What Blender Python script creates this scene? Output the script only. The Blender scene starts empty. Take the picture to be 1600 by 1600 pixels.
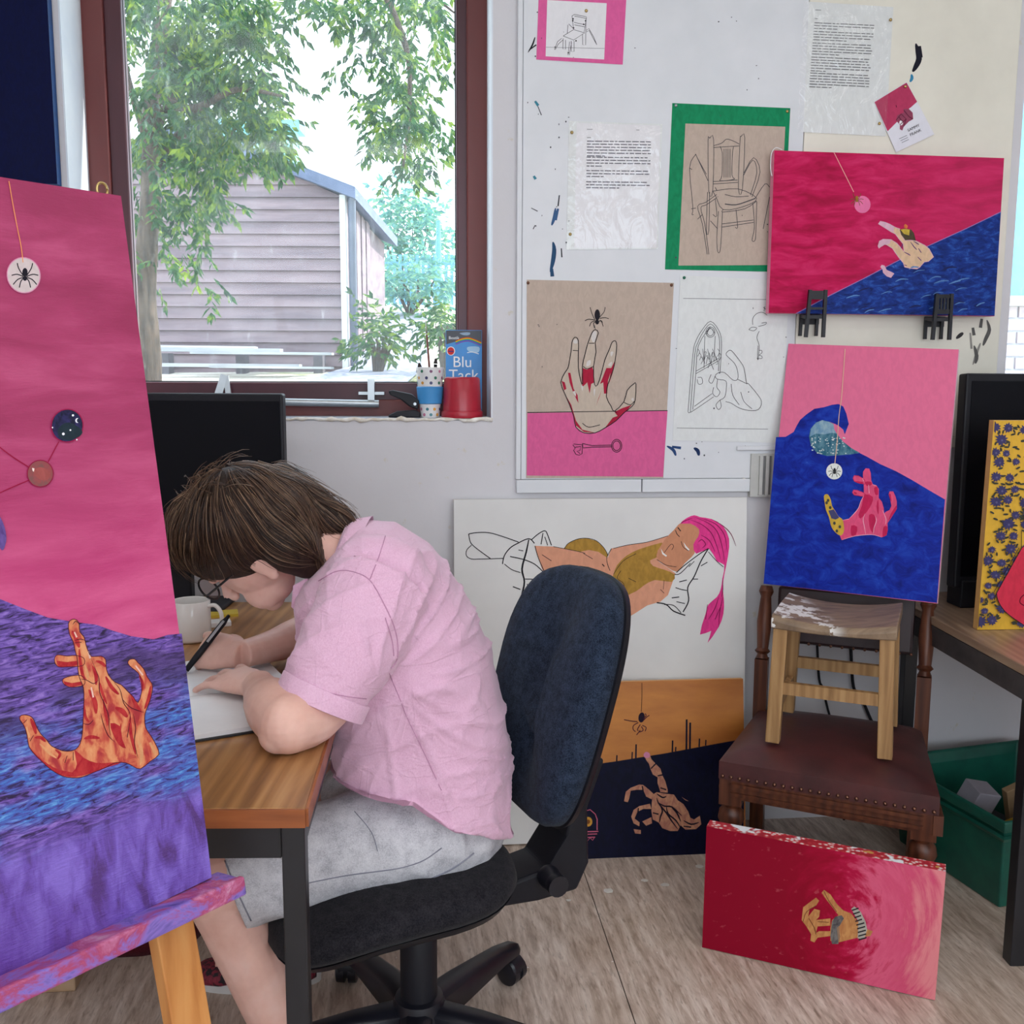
import bpy, bmesh, math, random
from math import sin, cos, pi, radians, sqrt
from mathutils import Vector, Matrix, Euler, noise as mnoise
from mathutils.geometry import tessellate_polygon

SC = bpy.context.scene
COL = SC.collection
V = Vector

# ------------------------------------------------------------------ camera
F = 1550.0                                  # focal length in pixels of the 1600 frame
EYE = V((0, 0, 1.25))
RCAM = Euler((radians(90 - 7.7), 0, 0)).to_matrix() @ Matrix.Rotation(radians(0.23), 3, 'Z')
cd = bpy.data.cameras.new('camera')
cd.sensor_width = 36.0
cd.lens = 36.0 * F / 1600.0
cd.clip_start = 0.02
cam = bpy.data.objects.new('camera', cd)
cam.matrix_world = Matrix.Translation(EYE) @ RCAM.to_4x4()
COL.objects.link(cam)
SC.camera = cam

# ------------------------------------------------------------------ colour management
vs = SC.view_settings
vs.view_transform = 'Standard'
vs.look = 'None'
vs.gamma = 1.0
vs.use_curve_mapping = False
vs.exposure = 0.38

# ------------------------------------------------------------------ world (bright hazy summer sky) and sun
world = bpy.data.worlds.new('sky')
SC.world = world
world.use_nodes = True
wn = world.node_tree
bg = wn.nodes['Background']
bg.inputs['Color'].default_value = (0.80, 0.91, 1.0, 1)
bg.inputs['Strength'].default_value = 3.0
sd = bpy.data.lights.new('sun', 'SUN')
sd.energy = 6.5
sd.angle = radians(1.0)
sd.color = (1.0, 0.95, 0.86)
sun = bpy.data.objects.new('sun', sd)
SUNDIR = V((0.95, 0.33, 0.95)).normalized()   # towards the sun: right of the window, beyond the shed
sun.rotation_euler = SUNDIR.to_track_quat('Z', 'Y').to_euler()
COL.objects.link(sun)

# ------------------------------------------------------------------ picking points in the place
def ray(px, py):
    return RCAM @ V(((px - 800) / F, (800 - py) / F, -1))
def at(px, py, Y):
    d = ray(px, py); return EYE + d * (Y / d.y)
def atz(px, py, z):
    d = ray(px, py); return EYE + d * ((z - EYE.z) / d.z)
def on(px, py, p0, n):
    d = ray(px, py); return EYE + d * ((p0 - EYE).dot(n) / d.dot(n))

# the window wall: runs along U, its room side faces NW
WA = radians(5.5)
U = V((cos(WA), sin(WA), 0)); NW = V((sin(WA), -cos(WA), 0)); ZZ = V((0, 0, 1))
W0 = V((0, 2.63, 0))
def W(s, z, d=0.0):                          # wall coordinates: along, up, out into the room
    return W0 + U * s + ZZ * z + NW * d
def ws(px, py, d=0.0):
    p = on(px, py, W0 + NW * d, NW) - W0
    return p.dot(U), p.z

# ------------------------------------------------------------------ mesh helpers
class MB:
    def __init__(self):
        self.v = []; self.f = []; self.m = []; self.uv = {}
    def add(self, vs_, fs, mi=0):
        o = len(self.v)
        self.v += [V(p) for p in vs_]
        for f in fs:
            self.f.append(tuple(i + o for i in f)); self.m.append(mi)
        return o
    def box(self, c, ax, ay, az, sx, sy, sz, mi=0):
        """c centre, axes, full sizes"""
        P = []
        for k in (-1, 1):
            for j in (-1, 1):
                for i in (-1, 1):
                    P.append(c + ax * (i * sx / 2) + ay * (j * sy / 2) + az * (k * sz / 2))
        return self.add(P, [(0, 2, 3, 1), (4, 5, 7, 6), (0, 1, 5, 4), (2, 6, 7, 3), (0, 4, 6, 2), (1, 3, 7, 5)], mi)
    def wbox(self, s0, s1, z0, z1, d0, d1, mi=0):      # box in wall coordinates
        c = W((s0 + s1) / 2, (z0 + z1) / 2, (d0 + d1) / 2)
        return self.box(c, U, NW, ZZ, abs(s1 - s0), abs(d1 - d0), abs(z1 - z0), mi)
    def abox(self, x0, x1, y0, y1, z0, z1, mi=0):
        return self.box(V(((x0 + x1) / 2, (y0 + y1) / 2, (z0 + z1) / 2)), V((1, 0, 0)), V((0, 1, 0)), ZZ, abs(x1 - x0), abs(y1 - y0), abs(z1 - z0), mi)
    def bar(self, a, b, w, h, up=None, mi=0):           # rectangular bar from a to b
        a = V(a); b = V(b); d = (b - a); L = d.length; d = d / L
        up = V(up) if up is not None else (ZZ if abs(d.z) < .9 else V((0, 1, 0)))
        x = d.cross(up).normalized(); y = x.cross(d).normalized()
        return self.box((a + b) / 2, x, y, d, w, h, L, mi)
    def rings(self, rs, cap0=True, cap1=True, closed=True, mi=0):
        n = len(rs[0]); fs = []
        for k in range(len(rs) - 1):
            for i in range(n if closed else n - 1):
                j = (i + 1) % n
                fs.append((k * n + i, k * n + j, (k + 1) * n + j, (k + 1) * n + i))
        if cap0: fs.append(tuple(range(n - 1, -1, -1)))
        if cap1: fs.append(tuple((len(rs) - 1) * n + i for i in range(n)))
        return self.add([p for r in rs for p in r], fs, mi)
    def tube(self, pts, rad, seg=10, mi=0, flat=1.0, ref=None, caps=True):
        pts = [V(p) for p in pts]; n = len(pts)
        if not hasattr(rad, '__len__'): rad = [rad] * n
        rs = []; prev = None
        for i, p in enumerate(pts):
            t = (pts[min(i + 1, n - 1)] - pts[max(i - 1, 0)])
            if t.length < 1e-9: t = V((0, 0, 1))
            t.normalize()
            if prev is None:
                r0 = V(ref) if ref is not None else (ZZ if abs(t.z) < .9 else V((1, 0, 0)))
                x = t.cross(r0).normalized()
            else:
                x = prev - t * prev.dot(t)
                x = x.normalized() if x.length > 1e-6 else t.orthogonal().normalized()
            y = t.cross(x); prev = x
            rs.append([p + (x * cos(2 * pi * k / seg) + y * (sin(2 * pi * k / seg) * flat)) * rad[i] for k in range(seg)])
        return self.rings(rs, caps, caps, True, mi)
    def lathe(self, c, prof, seg=24, ax=None, mi=0, cap0=True, cap1=True):
        """prof: (radius, height) along axis ax from c"""
        ax = V(ax).normalized() if ax is not None else ZZ
        x = ax.orthogonal().normalized() if abs(ax.z) < .99 else V((1, 0, 0)); y = ax.cross(x)
        rs = [[c + ax * h + (x * cos(2 * pi * k / seg) + y * sin(2 * pi * k / seg)) * r for k in range(seg)] for r, h in prof]
        return self.rings(rs, cap0, cap1, True, mi)
    def ball(self, c, rx, ry=None, rz=None, seg=16, ring=10, X=None, Y=None, Z=None, mi=0):
        ry = ry or rx; rz = rz or rx
        X = X or V((1, 0, 0)); Y = Y or V((0, 1, 0)); Z = Z or V((0, 0, 1))
        rs = []
        for j in range(ring + 1):
            t = pi * (j + .02) / (ring + .04) - pi / 2
            rs.append([c + X * (cos(t) * cos(2 * pi * k / seg) * rx) + Y * (cos(t) * sin(2 * pi * k / seg) * ry) + Z * (sin(t) * rz) for k in range(seg)])
        return self.rings(rs, True, True, True, mi)
    def prism(self, poly, ext, mi=0):                   # polygon (3D points) extruded along vector ext
        n = len(poly); a = [V(p) for p in poly]; b = [p + ext for p in a]
        tr = tessellate_polygon([a])
        fs = [tuple(t) for t in tr] + [tuple(i + n for i in reversed(t)) for t in tr]
        fs += [(i, (i + 1) % n, n + (i + 1) % n, n + i) for i in range(n)]
        return self.add(a + b, fs, mi)
    def flat(self, poly, mi=0):
        a = [V(p) for p in poly]
        return self.add(a, [tuple(t) for t in tessellate_polygon([a])], mi)

ORG = {}
def link(o): COL.objects.link(o); return o
def mesh(name, mb, mats, parent=None, smooth=False, origin=None, fix=True, auto=None):
    """links the collected shapes as one mesh object. Coordinates are world ones; a child sits in its thing's frame."""
    if not isinstance(mats, (list, tuple)): mats = [mats]
    if parent is not None: org = ORG[parent.name]
    elif origin is not None: org = V(origin)
    else:
        xs = [p.x for p in mb.v]; ys = [p.y for p in mb.v]; zs = [p.z for p in mb.v]
        org = V(((min(xs) + max(xs)) / 2, (min(ys) + max(ys)) / 2, min(zs)))
    me = bpy.data.meshes.new(name)
    me.from_pydata([tuple(p - org) for p in mb.v], [], mb.f)
    for mm in mats: me.materials.append(mm)
    if len(mats) > 1: me.polygons.foreach_set('material_index', mb.m)
    if fix:
        bm = bmesh.new(); bm.from_mesh(me)
        bmesh.ops.recalc_face_normals(bm, faces=bm.faces[:])
        bm.to_mesh(me); bm.free()
    if smooth:
        me.polygons.foreach_set('use_smooth', [True] * len(me.polygons))
        if auto: me.set_sharp_from_angle(angle=radians(auto))
    me.update()
    o = bpy.data.objects.new(name, me)
    if parent is not None: o.parent = parent
    else: o.location = org
    ORG_KEY = link(o).name
    ORG[ORG_KEY] = org
    return o
def tag(o, label=None, cat=None, group=None, kind=None):
    if label: o['label'] = label
    if cat: o['category'] = cat
    if group: o['group'] = group
    if kind: o['kind'] = kind
    return o
def thing(name, loc, label, cat, group=None):
    o = bpy.data.objects.new(name, None)
    o.location = V(loc); o.empty_display_size = .05
    link(o); ORG[o.name] = V(loc)
    return tag(o, label, cat, group)
def struct(name, mb, mats, parent=None, **k):
    o = mesh(name, mb, mats, parent, **k)
    if parent is None: o['kind'] = 'structure'
    return o
def bevel(o, w, seg=2, ang=30):
    m = o.modifiers.new('bevel', 'BEVEL'); m.width = w; m.segments = seg; m.limit_method = 'ANGLE'; m.angle_limit = radians(ang)
    m.harden_normals = False
    return o

# ------------------------------------------------------------------ curves in picture-tracing coordinates
def crv(pts, n=6, closed=False):                        # Catmull-Rom through 2D or 3D points
    P = [V(p) if len(p) == 3 else V((p[0], p[1], 0)) for p in pts]
    N = len(P); out = []
    rng = range(N) if closed else range(N - 1)
    for i in rng:
        if closed: a, b, c, d = P[(i - 1) % N], P[i], P[(i + 1) % N], P[(i + 2) % N]
        else: a, b, c, d = P[max(i - 1, 0)], P[i], P[i + 1], P[min(i + 2, N - 1)]
        for k in range(n):
            t = k / n
            out.append(.5 * ((2 * b) + (c - a) * t + (2 * a - 5 * b + 4 * c - d) * t * t + (3 * b - a - 3 * c + d) * t ** 3))
    if not closed: out.append(P[-1])
    return out
def cr(x0, y0, k, flat):                                # numbers read off an enlarged crop
    return [(x0 + flat[i] / k, y0 + flat[i + 1] / k) for i in range(0, len(flat), 2)]

# ------------------------------------------------------------------ materials
def lin(c):
    return tuple(((x / 255) / 12.92 if x <= 10.3 else (((x / 255) + .055) / 1.055) ** 2.4) for x in c)
GAIN = 1.0
def col(r, g, b, k=1.0):
    return tuple(min(.92, x * k * GAIN) for x in lin((r, g, b))) + (1.0,)
class NT:
    def __init__(s, name):
        s.m = bpy.data.materials.new(name); s.m.use_nodes = True
        s.t = s.m.node_tree; s.b = s.t.nodes['Principled BSDF']; s.out = s.t.nodes['Material Output']
    def new(s, k): return s.t.nodes.new(k)
    def set(s, sock, v):
        if isinstance(v, bpy.types.NodeSocket): s.t.links.new(v, sock)
        elif v is not None: sock.default_value = v
    def co(s, which='Object'):
        return s.new('ShaderNodeTexCoord').outputs[which]
    def map(s, v, scale=(1, 1, 1), rot=(0, 0, 0), loc=(0, 0, 0)):
        n = s.new('ShaderNodeMapping'); s.set(n.inputs['Vector'], v)
        n.inputs['Scale'].default_value = scale; n.inputs['Rotation'].default_value = rot; n.inputs['Location'].default_value = loc
        return n.outputs[0]
    def noise(s, v, scale=5, detail=4, rough=.55, dist=0.0, out='Fac'):
        n = s.new('ShaderNodeTexNoise'); s.set(n.inputs['Vector'], v)
        s.set(n.inputs['Scale'], scale); s.set(n.inputs['Detail'], detail); s.set(n.inputs['Roughness'], rough); s.set(n.inputs['Distortion'], dist)
        return n.outputs[out]
    def wave(s, v, scale=5, dist=2, detail=2, dscale=1.0, bands='X'):
        n = s.new('ShaderNodeTexWave'); s.set(n.inputs['Vector'], v); n.bands_direction = bands
        s.set(n.inputs['Scale'], scale); s.set(n.inputs['Distortion'], dist); s.set(n.inputs['Detail'], detail); s.set(n.inputs['Detail Scale'], dscale)
        return n.outputs['Fac']
    def voro(s, v, scale=5, feat='F1', out='Distance', rnd=1.0):
        n = s.new('ShaderNodeTexVoronoi'); n.feature = feat; s.set(n.inputs['Vector'], v); s.set(n.inputs['Scale'], scale); s.set(n.inputs['Randomness'], rnd)
        return n.outputs[out]
    def ramp(s, f, stops, ease='LINEAR'):
        n = s.new('ShaderNodeValToRGB'); n.color_ramp.interpolation = ease; s.set(n.inputs[0], f)
        e = n.color_ramp.elements
        while len(e) < len(stops): e.new(.5)
        for i, (p, c) in enumerate(stops):
            e[i].position = p; e[i].color = c if len(c) == 4 else tuple(c) + (1,)
        return n.outputs[0]
    def mix(s, f, a, b, mode='MIX'):
        n = s.new('ShaderNodeMix'); n.data_type = 'RGBA'; n.blend_type = mode
        s.set(n.inputs[0], f); s.set(n.inputs[6], a); s.set(n.inputs[7], b)
        return n.outputs[2]
    def math(s, op, a, b=None, clamp=False):
        n = s.new('ShaderNodeMath'); n.operation = op; n.use_clamp = clamp
        s.set(n.inputs[0], a)
        if b is not None: s.set(n.inputs[1], b)
        return n.outputs[0]
    def step(s, v, a, b):                                # smooth 0..1 between a and b
        n = s.new('ShaderNodeMapRange'); n.interpolation_type = 'SMOOTHSTEP'
        s.set(n.inputs['Value'], v); n.inputs['From Min'].default_value = a; n.inputs['From Max'].default_value = b
        return n.outputs[0]
    def sep(s, v):
        n = s.new('ShaderNodeSeparateXYZ'); s.set(n.inputs[0], v); return n.outputs
    def comb(s, x, y, z=0.0):
        n = s.new('ShaderNodeCombineXYZ'); s.set(n.inputs[0], x); s.set(n.inputs[1], y); s.set(n.inputs[2], z); return n.outputs[0]
    def bump(s, h, strength=.3, dist=.002):
        n = s.new('ShaderNodeBump'); s.set(n.inputs['Height'], h); n.inputs['Strength'].default_value = strength; n.inputs['Distance'].default_value = dist
        s.set(s.b.inputs['Normal'], n.outputs[0])
    def fin(s, color=None, rough=.6, metal=0.0, spec=.5, **kw):
        s.set(s.b.inputs['Base Color'], color); s.set(s.b.inputs['Roughness'], rough); s.set(s.b.inputs['Metallic'], metal)
        s.set(s.b.inputs['Specular IOR Level'], spec)
        for k, v in kw.items(): s.set(s.b.inputs[k.replace('_', ' ')], v)
        return s.m
CACHE = {}
def pm(name, c1, c2=None, scale=12, detail=4, rough=.6, bump=0.0, bscale=60, bdist=.001, metal=0.0, stretch=(1, 1, 1), spec=.5, lo=.35, hi=.65, dist=0.0, **kw):
    """general procedural material: two tones of one colour mottled by noise, fine relief"""
    if name in CACHE: return CACHE[name]
    t = NT(name); co = t.map(t.co(), stretch)
    if c2 is None: c2 = tuple(x * .86 for x in c1[:3]) + (1,)
    f = t.noise(co, scale, detail, .6, dist)
    c = t.ramp(f, [(lo, c2), (hi, c1)])
    if bump: t.bump(t.noise(co, bscale, 3), bump, bdist)
    CACHE[name] = t.fin(c, rough, metal, spec, **kw)
    return CACHE[name]

# ================================================================== THE ROOM
def m_wall():
    t = NT('painted_plaster'); co = t.co()
    a = t.noise(co, 2.2, 5, .6); b = t.noise(co, 26, 4, .6)
    c = t.ramp(a, [(.3, col(206, 204, 207)), (.7, col(215, 213, 217))])
    c = t.mix(t.step(b, .66, .74), c, col(206, 200, 190))
    t.bump(t.noise(co, 40, 4, .6), .25, .002)
    return t.fin(c, .75, 0, .25)
def m_floor():
    t = NT('vinyl_floor'); co = t.map(t.co(), (1, 1, 1), (0, 0, radians(-8)))
    a = t.noise(t.map(co, (56, 8, 1)), 1.0, 5, .65, .4)
    b = t.noise(t.map(co, (140, 26, 1)), 1.0, 4, .6)
    d = t.noise(co, 1.6, 3)
    c = t.ramp(a, [(.32, col(156, 137, 123)), (.5, col(196, 177, 163)), (.68, col(226, 212, 200))])
    c = t.mix(t.math('MULTIPLY', t.step(b, .55, .72), .5), c, col(222, 210, 196))
    c = t.mix(t.math('MULTIPLY', t.step(b, .46, .3), .45), c, col(104, 86, 70))
    c = t.mix(t.math('MULTIPLY', t.step(d, .35, .7), .25), c, col(176, 150, 120))
    s = t.voro(co, 11, 'F1'); c = t.mix(t.step(s, .035, .012), c, col(228, 224, 218))
    t.bump(b, .12, .001)
    return t.fin(c, .38, 0, .4)
M_WALL = m_wall()
M_FLOOR = m_floor()
M_CEIL = pm('ceiling_paint', col(238, 236, 230), rough=.8)
M_BOARD = pm('board_paint', col(222, 224, 228), col(214, 217, 221), scale=5, rough=.55, bump=.15, bscale=30)
M_FRAME = pm('stained_timber', col(116, 50, 46), col(94, 38, 38), scale=3, rough=.45, stretch=(1, 1, .25), bump=.15)
M_SASH = pm('dark_sash_timber', col(84, 34, 46), col(64, 25, 36), scale=3, rough=.4, stretch=(1, 1, .25))
M_GASKET = pm('black_gasket', col(22, 22, 26), rough=.5)
M_SILL = pm('grey_sill_tile', col(172, 176, 184), col(148, 152, 160), scale=14, rough=.5)
M_CAULK = pm('chipped_white_paint', col(238, 236, 230), col(206, 196, 180), scale=40, rough=.6, bump=.4, bscale=80)
M_STEEL = pm('satin_steel', col(176, 182, 186), rough=.35, metal=.9)
M_BRASS = pm('brass', col(196, 170, 112), rough=.3, metal=1.0)

def glass(name, tint=(.96, .98, 1.0), dirt=.03):
    t = NT(name); t.t.nodes.remove(t.b)
    tr = t.new('ShaderNodeBsdfTransparent'); tr.inputs[0].default_value = tint + (1,)
    gl = t.new('ShaderNodeBsdfGlossy'); gl.inputs['Roughness'].default_value = .03
    du = t.new('ShaderNodeBsdfTranslucent'); du.inputs[0].default_value = (.85, .93, 1, 1)
    fr = t.new('ShaderNodeFresnel'); fr.inputs[0].default_value = 1.45
    m1 = t.new('ShaderNodeMixShader'); t.set(m1.inputs[0], t.math('MULTIPLY', fr.outputs[0], .22)); t.set(m1.inputs[1], tr.outputs[0]); t.set(m1.inputs[2], gl.outputs[0])
    co = t.co(); n = t.noise(co, 4, 5, .7); sc_ = t.noise(t.map(co, (60, 1, 14), (.5, .8, .3)), 1, 3)
    d = t.math('MULTIPLY', t.step(n, .3, .8), dirt)
    d = t.math('ADD', d, t.math('MULTIPLY', t.step(sc_, .62, .75), dirt * 1.6))
    m2 = t.new('ShaderNodeMixShader'); t.set(m2.inputs[0], t.math('ADD', d, dirt * .35)); t.set(m2.inputs[1], m1.outputs[0]); t.set(m2.inputs[2], du.outputs[0])
    t.set(t.out.inputs[0], m2.outputs[0])
    return t.m
M_GLASS = glass('dusty_window_glass')

SL, SR, ZC, DB = -2.0, 2.5, 2.75, 4.9          # room extents in wall coordinates
o1a, _ = ws(98, 150); o1b, _ = ws(770, 300); _, o1z = ws(600, 657)
o1t = 2.56
o2a, _ = ws(1583, 400); o2b = o2a + .95; o2z = 1.22; o2t = 2.3
WT = .30
mb = MB()
for s0, s1, z0, z1 in ((SL, o1a, 0, ZC), (o1a, o1b, 0, o1z), (o1a, o1b, o1t, ZC), (o1b, o2a, 0, ZC), (o2a, o2b, 0, o2z), (o2a, o2b, o2t, ZC), (o2b, SR, 0, ZC)):
    mb.wbox(s0, s1, z0, z1, 0, -WT)
wall_w = struct('wall_window', mb, M_WALL)
# other walls: left, right, rear with its own row of windows
mb = MB(); mb.wbox(SL - .2, SL, 0, ZC, -WT, DB + .2); struct('wall_left', mb, M_WALL)
mb = MB(); mb.wbox(SR, SR + .2, 0, ZC, -WT, DB + .2); struct('wall_right', mb, M_WALL)
mb = MB()
for s0, s1, z0, z1 in ((SL, SR, 0, .85), (SL, SR, 2.45, ZC), (SL, SL + .3, .85, 2.45), (SR - .3, SR, .85, 2.45), (.17, .33, .85, 2.45)):
    mb.wbox(s0, s1, z0, z1, DB, DB + .2)
struct('wall_rear', mb, M_WALL)
mb = MB(); mb.wbox(SL - .2, SR + .2, ZC, ZC + .1, -WT, DB + .2); ceil_ = struct('ceiling', mb, M_CEIL)
# floor: a screed with vinyl sheets laid at right angles to the window wall
M_SCREED = pm('floor_screed', col(60, 52, 46), rough=.8)
mb = MB(); mb.wbox(SL - .2, SR + .2, -.12, -.004, -WT, DB + .2); fl = struct('floor', mb, M_SCREED)
p = atz(915, 1370, 0) - W0; seam = p.dot(U)
for s0, s1 in ((SL - .1, seam - .0012), (seam + .0012, SR + .1)):
    mb = MB(); mb.wbox(s0, s1, -.004, 0, 0, DB); mesh('vinyl_sheet', mb, M_FLOOR, fl)
# scraps trodden on the floor
M_SCRAP = pm('paper_scrap', col(226, 222, 214), rough=.8)

# ---- window 1
def ring(mb, s0, s1, z0, z1, w, d0, d1, mi=0, wb=None):
    wb = wb or w
    mb.wbox(s0, s0 + w, z0, z1, d0, d1, mi); mb.wbox(s1 - w, s1, z0, z1, d0, d1, mi)
    mb.wbox(s0 + w, s1 - w, z0, z0 + wb, d0, d1, mi); mb.wbox(s0 + w, s1 - w, z1 - w, z1, d0, d1, mi)
FD = -.16
fs0, _ = ws(134, 100, FD); fs1, _ = ws(757, 100, FD); _, fz0 = ws(600, 646, FD)
gs0, _ = ws(194, 100, FD - .02); gs1, _ = ws(711, 100, FD - .02); _, gz0 = ws(600, 598, FD - .02)
fz1 = o1t
win = thing('window_1', W((o1a + o1b) / 2, o1z, FD), 'large window in a dark red timber frame', 'window'); del win['category']; win['kind'] = 'structure'
mb = MB(); ring(mb, fs0 - .02, fs1 + .02, fz0 - .03, fz1, .068, FD - .07, FD, 0); f_ = mesh('window_frame', mb, M_FRAME, win); bevel(f_, .004)
mb = MB(); ring(mb, fs0 + .045, fs1 - .03, fz0 + .018, fz1 - .045, gs0 - fs0 - .045, FD - .055, FD - .012, 0, gz0 - (fz0 + .018)); f_ = mesh('sash', mb, M_SASH, win); bevel(f_, .004)
mb = MB(); ring(mb, gs0 - .008, gs1 + .008, gz0 - .006, fz1 - .09, .009, FD - .036, FD - .030); mesh('gasket', mb, M_GASKET, win)
mb = MB(); mb.wbox(gs0, gs1, gz0, fz1 - .09, FD - .038, FD - .034); mesh('pane', mb, M_GLASS, win)
# white reveal lining with chipped edge, grey sill tiles
mb = MB()
mb.wbox(o1a, o1a + .004, o1z, o1t, FD, 0); mb.wbox(o1b - .004, o1b, o1z, o1t, FD, 0)
mesh('reveal_lining', mb, pm('reveal_white', col(226, 232, 238), col(214, 222, 232), scale=6, rough=.6), win)
n = 5
for i in range(n):
    a = o1a + (o1b - o1a) * i / n; b = o1a + (o1b - o1a) * (i + 1) / n
    mb = MB(); mb.wbox(a + .001, b - .001, o1z, o1z + .006, FD, -.004); mesh('sill_tile', mb, M_SILL, win)
random.seed(4)
mb = MB()
pts = [W(o1a + (o1b - o1a) * i / 70, o1z + .003 + random.uniform(-.003, .003), .001) for i in range(71)]
mb.tube(pts, [.005 + random.uniform(-.002, .0025) for _ in pts], 6); mesh('chipped_edge', mb, M_CAULK, win, smooth=True)
# casement stays: grey metal rod and two pegs
mb = MB()
a = W(ws(380, 628, FD + .03)[0], ws(380, 627, FD + .03)[1], FD + .03); b = W(ws(592, 632, FD + .03)[0], ws(592, 631, FD + .03)[1], FD + .03)
stay = thing('casement_stay', (a + b) / 2, 'grey metal casement stay lying along the bottom window rail', 'window stay')
mb.tube([a, b], .0105, 10); mesh('rod', mb, M_STEEL, stay, smooth=True, auto=40)
mb = MB(); s_, z_ = ws(580, 610, FD + .02); mb.wbox(s_ - .009, s_ + .009, z_ - .03, z_ + .03, FD - .01, FD + .032); mesh('peg', mb, M_STEEL, stay)
mb = MB(); mb.wbox(s_ - .035, s_ + .035, z_ - .012, z_ - .004, FD - .012, FD + .012); mesh('bracket', mb, M_STEEL, stay)
mb = MB(); s_, z_ = ws(341, 612, FD + .03)
mb.bar(W(s_ - .02, z_ - .06, FD + .02), W(s_ + .015, z_ + .045, FD + .01), .02, .008, NW); mb.bar(W(s_ + .03, z_ - .06, FD + .02), W(s_ + .018, z_ + .042, FD + .01), .014, .008, NW)
o = mesh('window_latch', mb, M_STEEL); tag(o, 'small grey metal window latch behind the left monitor', 'latch')

# ---- window 2 at the right edge
win2 = thing('window_2', W((o2a + o2b) / 2, o2z, -.1), 'second window in the same wall beside the black screen', 'window'); del win2['category']; win2['kind'] = 'structure'
M_WHITEF = pm('white_window_frame', col(236, 238, 240), rough=.4)
mb = MB(); ring(mb, o2a, o2b, o2z, o2t, .03, -.16, -.11); mesh('window_frame', mb, M_WHITEF, win2)
mb = MB(); mb.wbox(o2a + .02, o2b - .02, o2z + .02, o2t - .02, -.14, -.136); mesh('pane', mb, M_GLASS, win2)

# ---- painted boards fixed on the wall for pinning work up
b1a, _ = ws(815, 400); b1b, _ = ws(1237, 600); _, b1z = ws(900, 748); _, b1y = ws(900, 769)
pb = thing('pin_board', W((b1a + b1b) / 2, b1y, 0), 'large white paint-spattered board fixed to the wall', 'pin board')
mb = MB(); mb.wbox(b1a, b1b, b1z, ZC - .02, 0, .012); bevel(mesh('panel', mb, M_BOARD, pb), .002)
c_, _ = ws(1001, 760)
for s0, s1 in ((b1a - .012, c_ - .0015), (c_ + .0015, b1b - .1)):
    mb = MB(); mb.wbox(s0, s1, b1y, b1z - .001, 0, .015); bevel(mesh('bottom_rail', mb, M_BOARD, pb), .002)
mb = MB(); mb.wbox(b1a - .014, b1a - .001, b1z, ZC - .02, 0, .016); bevel(mesh('edge_strip', mb, M_BOARD, pb), .002)
b2b, _ = ws(1560, 500); _, b2z = ws(1400, 682)
pb2 = thing('pin_board', W((b1b + b2b) / 2, b2z, 0), 'cream board on the wall behind the crimson and navy painting', 'pin board')
M_BOARD2 = pm('cream_board_paint', col(232, 228, 214), col(222, 218, 204), scale=5, rough=.55, bump=.12, bscale=30)
mb = MB(); mb.wbox(b1b + .002, b2b, b2z, ZC - .02, 0, .010); bevel(mesh('panel', mb, M_BOARD2, pb2), .002)
mb = MB(); mb.wbox(b1b + .002, b2b, b2z - .03, b2z - .001, 0, .014); bevel(mesh('bottom_rail', mb, M_BOARD2, pb2), .002)

# ---- added ceiling lamps, out of view, to brighten the room
M_TUBE = NT('fill_lamp_diffuser'); M_TUBE = M_TUBE.fin((1, 1, 1, 1), .5, Emission_Color=(1, .97, .92, 1), Emission_Strength=1.6)
M_LAMPB = pm('fill_lamp_housing', col(230, 230, 228), rough=.5)
for i, (s_, d_) in enumerate(((-.75, 1.55), (1.0, 1.55), (-.75, 3.5), (1.0, 3.5))):
    lt = thing('ceiling_fill_lamp', W(s_, ZC - .09, d_), ['added flat fill lamp, out of view above the desk', 'added flat fill lamp, out of view above the stacked chairs', 'added flat fill lamp, out of view near the rear wall on the left', 'added flat fill lamp, out of view near the rear wall on the right'][i], 'lamp', 'added ceiling fill lamps')
    mb = MB(); mb.wbox(s_ - .62, s_ + .62, ZC - .05, ZC, d_ - .17, d_ + .17); mesh('housing', mb, M_LAMPB, lt)
    mb = MB(); mb.wbox(s_ - .6, s_ + .6, ZC - .075, ZC - .05, d_ - .15, d_ + .15); mesh('diffuser', mb, M_TUBE, lt)
    al = bpy.data.lights.new('ceiling_fill_light', 'AREA'); al.shape = 'RECTANGLE'; al.size = 1.2; al.size_y = .3
    al.energy = (1.2, 1.2, 9.0, 9.0)[i]; al.color = (.97, .96, 1.0)
    lo_ = link(bpy.data.objects.new('ceiling_fill_light', al)); lo_.parent = lt; lo_.location = (0, 0, -.0)
    lo_.rotation_euler = (0, 0, WA)
# area lamps added in the unseen rear openings to boost the sky's fill
for s_ in (-.77, 1.26):
    al = bpy.data.lights.new('rear_fill_light', 'AREA'); al.shape = 'RECTANGLE'; al.size = 1.85; al.size_y = 1.55
    al.energy = 6.0; al.color = (.93, .94, 1.0)
    lo_ = link(bpy.data.objects.new('rear_fill_light', al)); lo_.location = W(s_, 1.65, DB + .02)
    lo_.rotation_euler = (-NW).to_track_quat('-Z', 'Y').to_euler()

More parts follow.
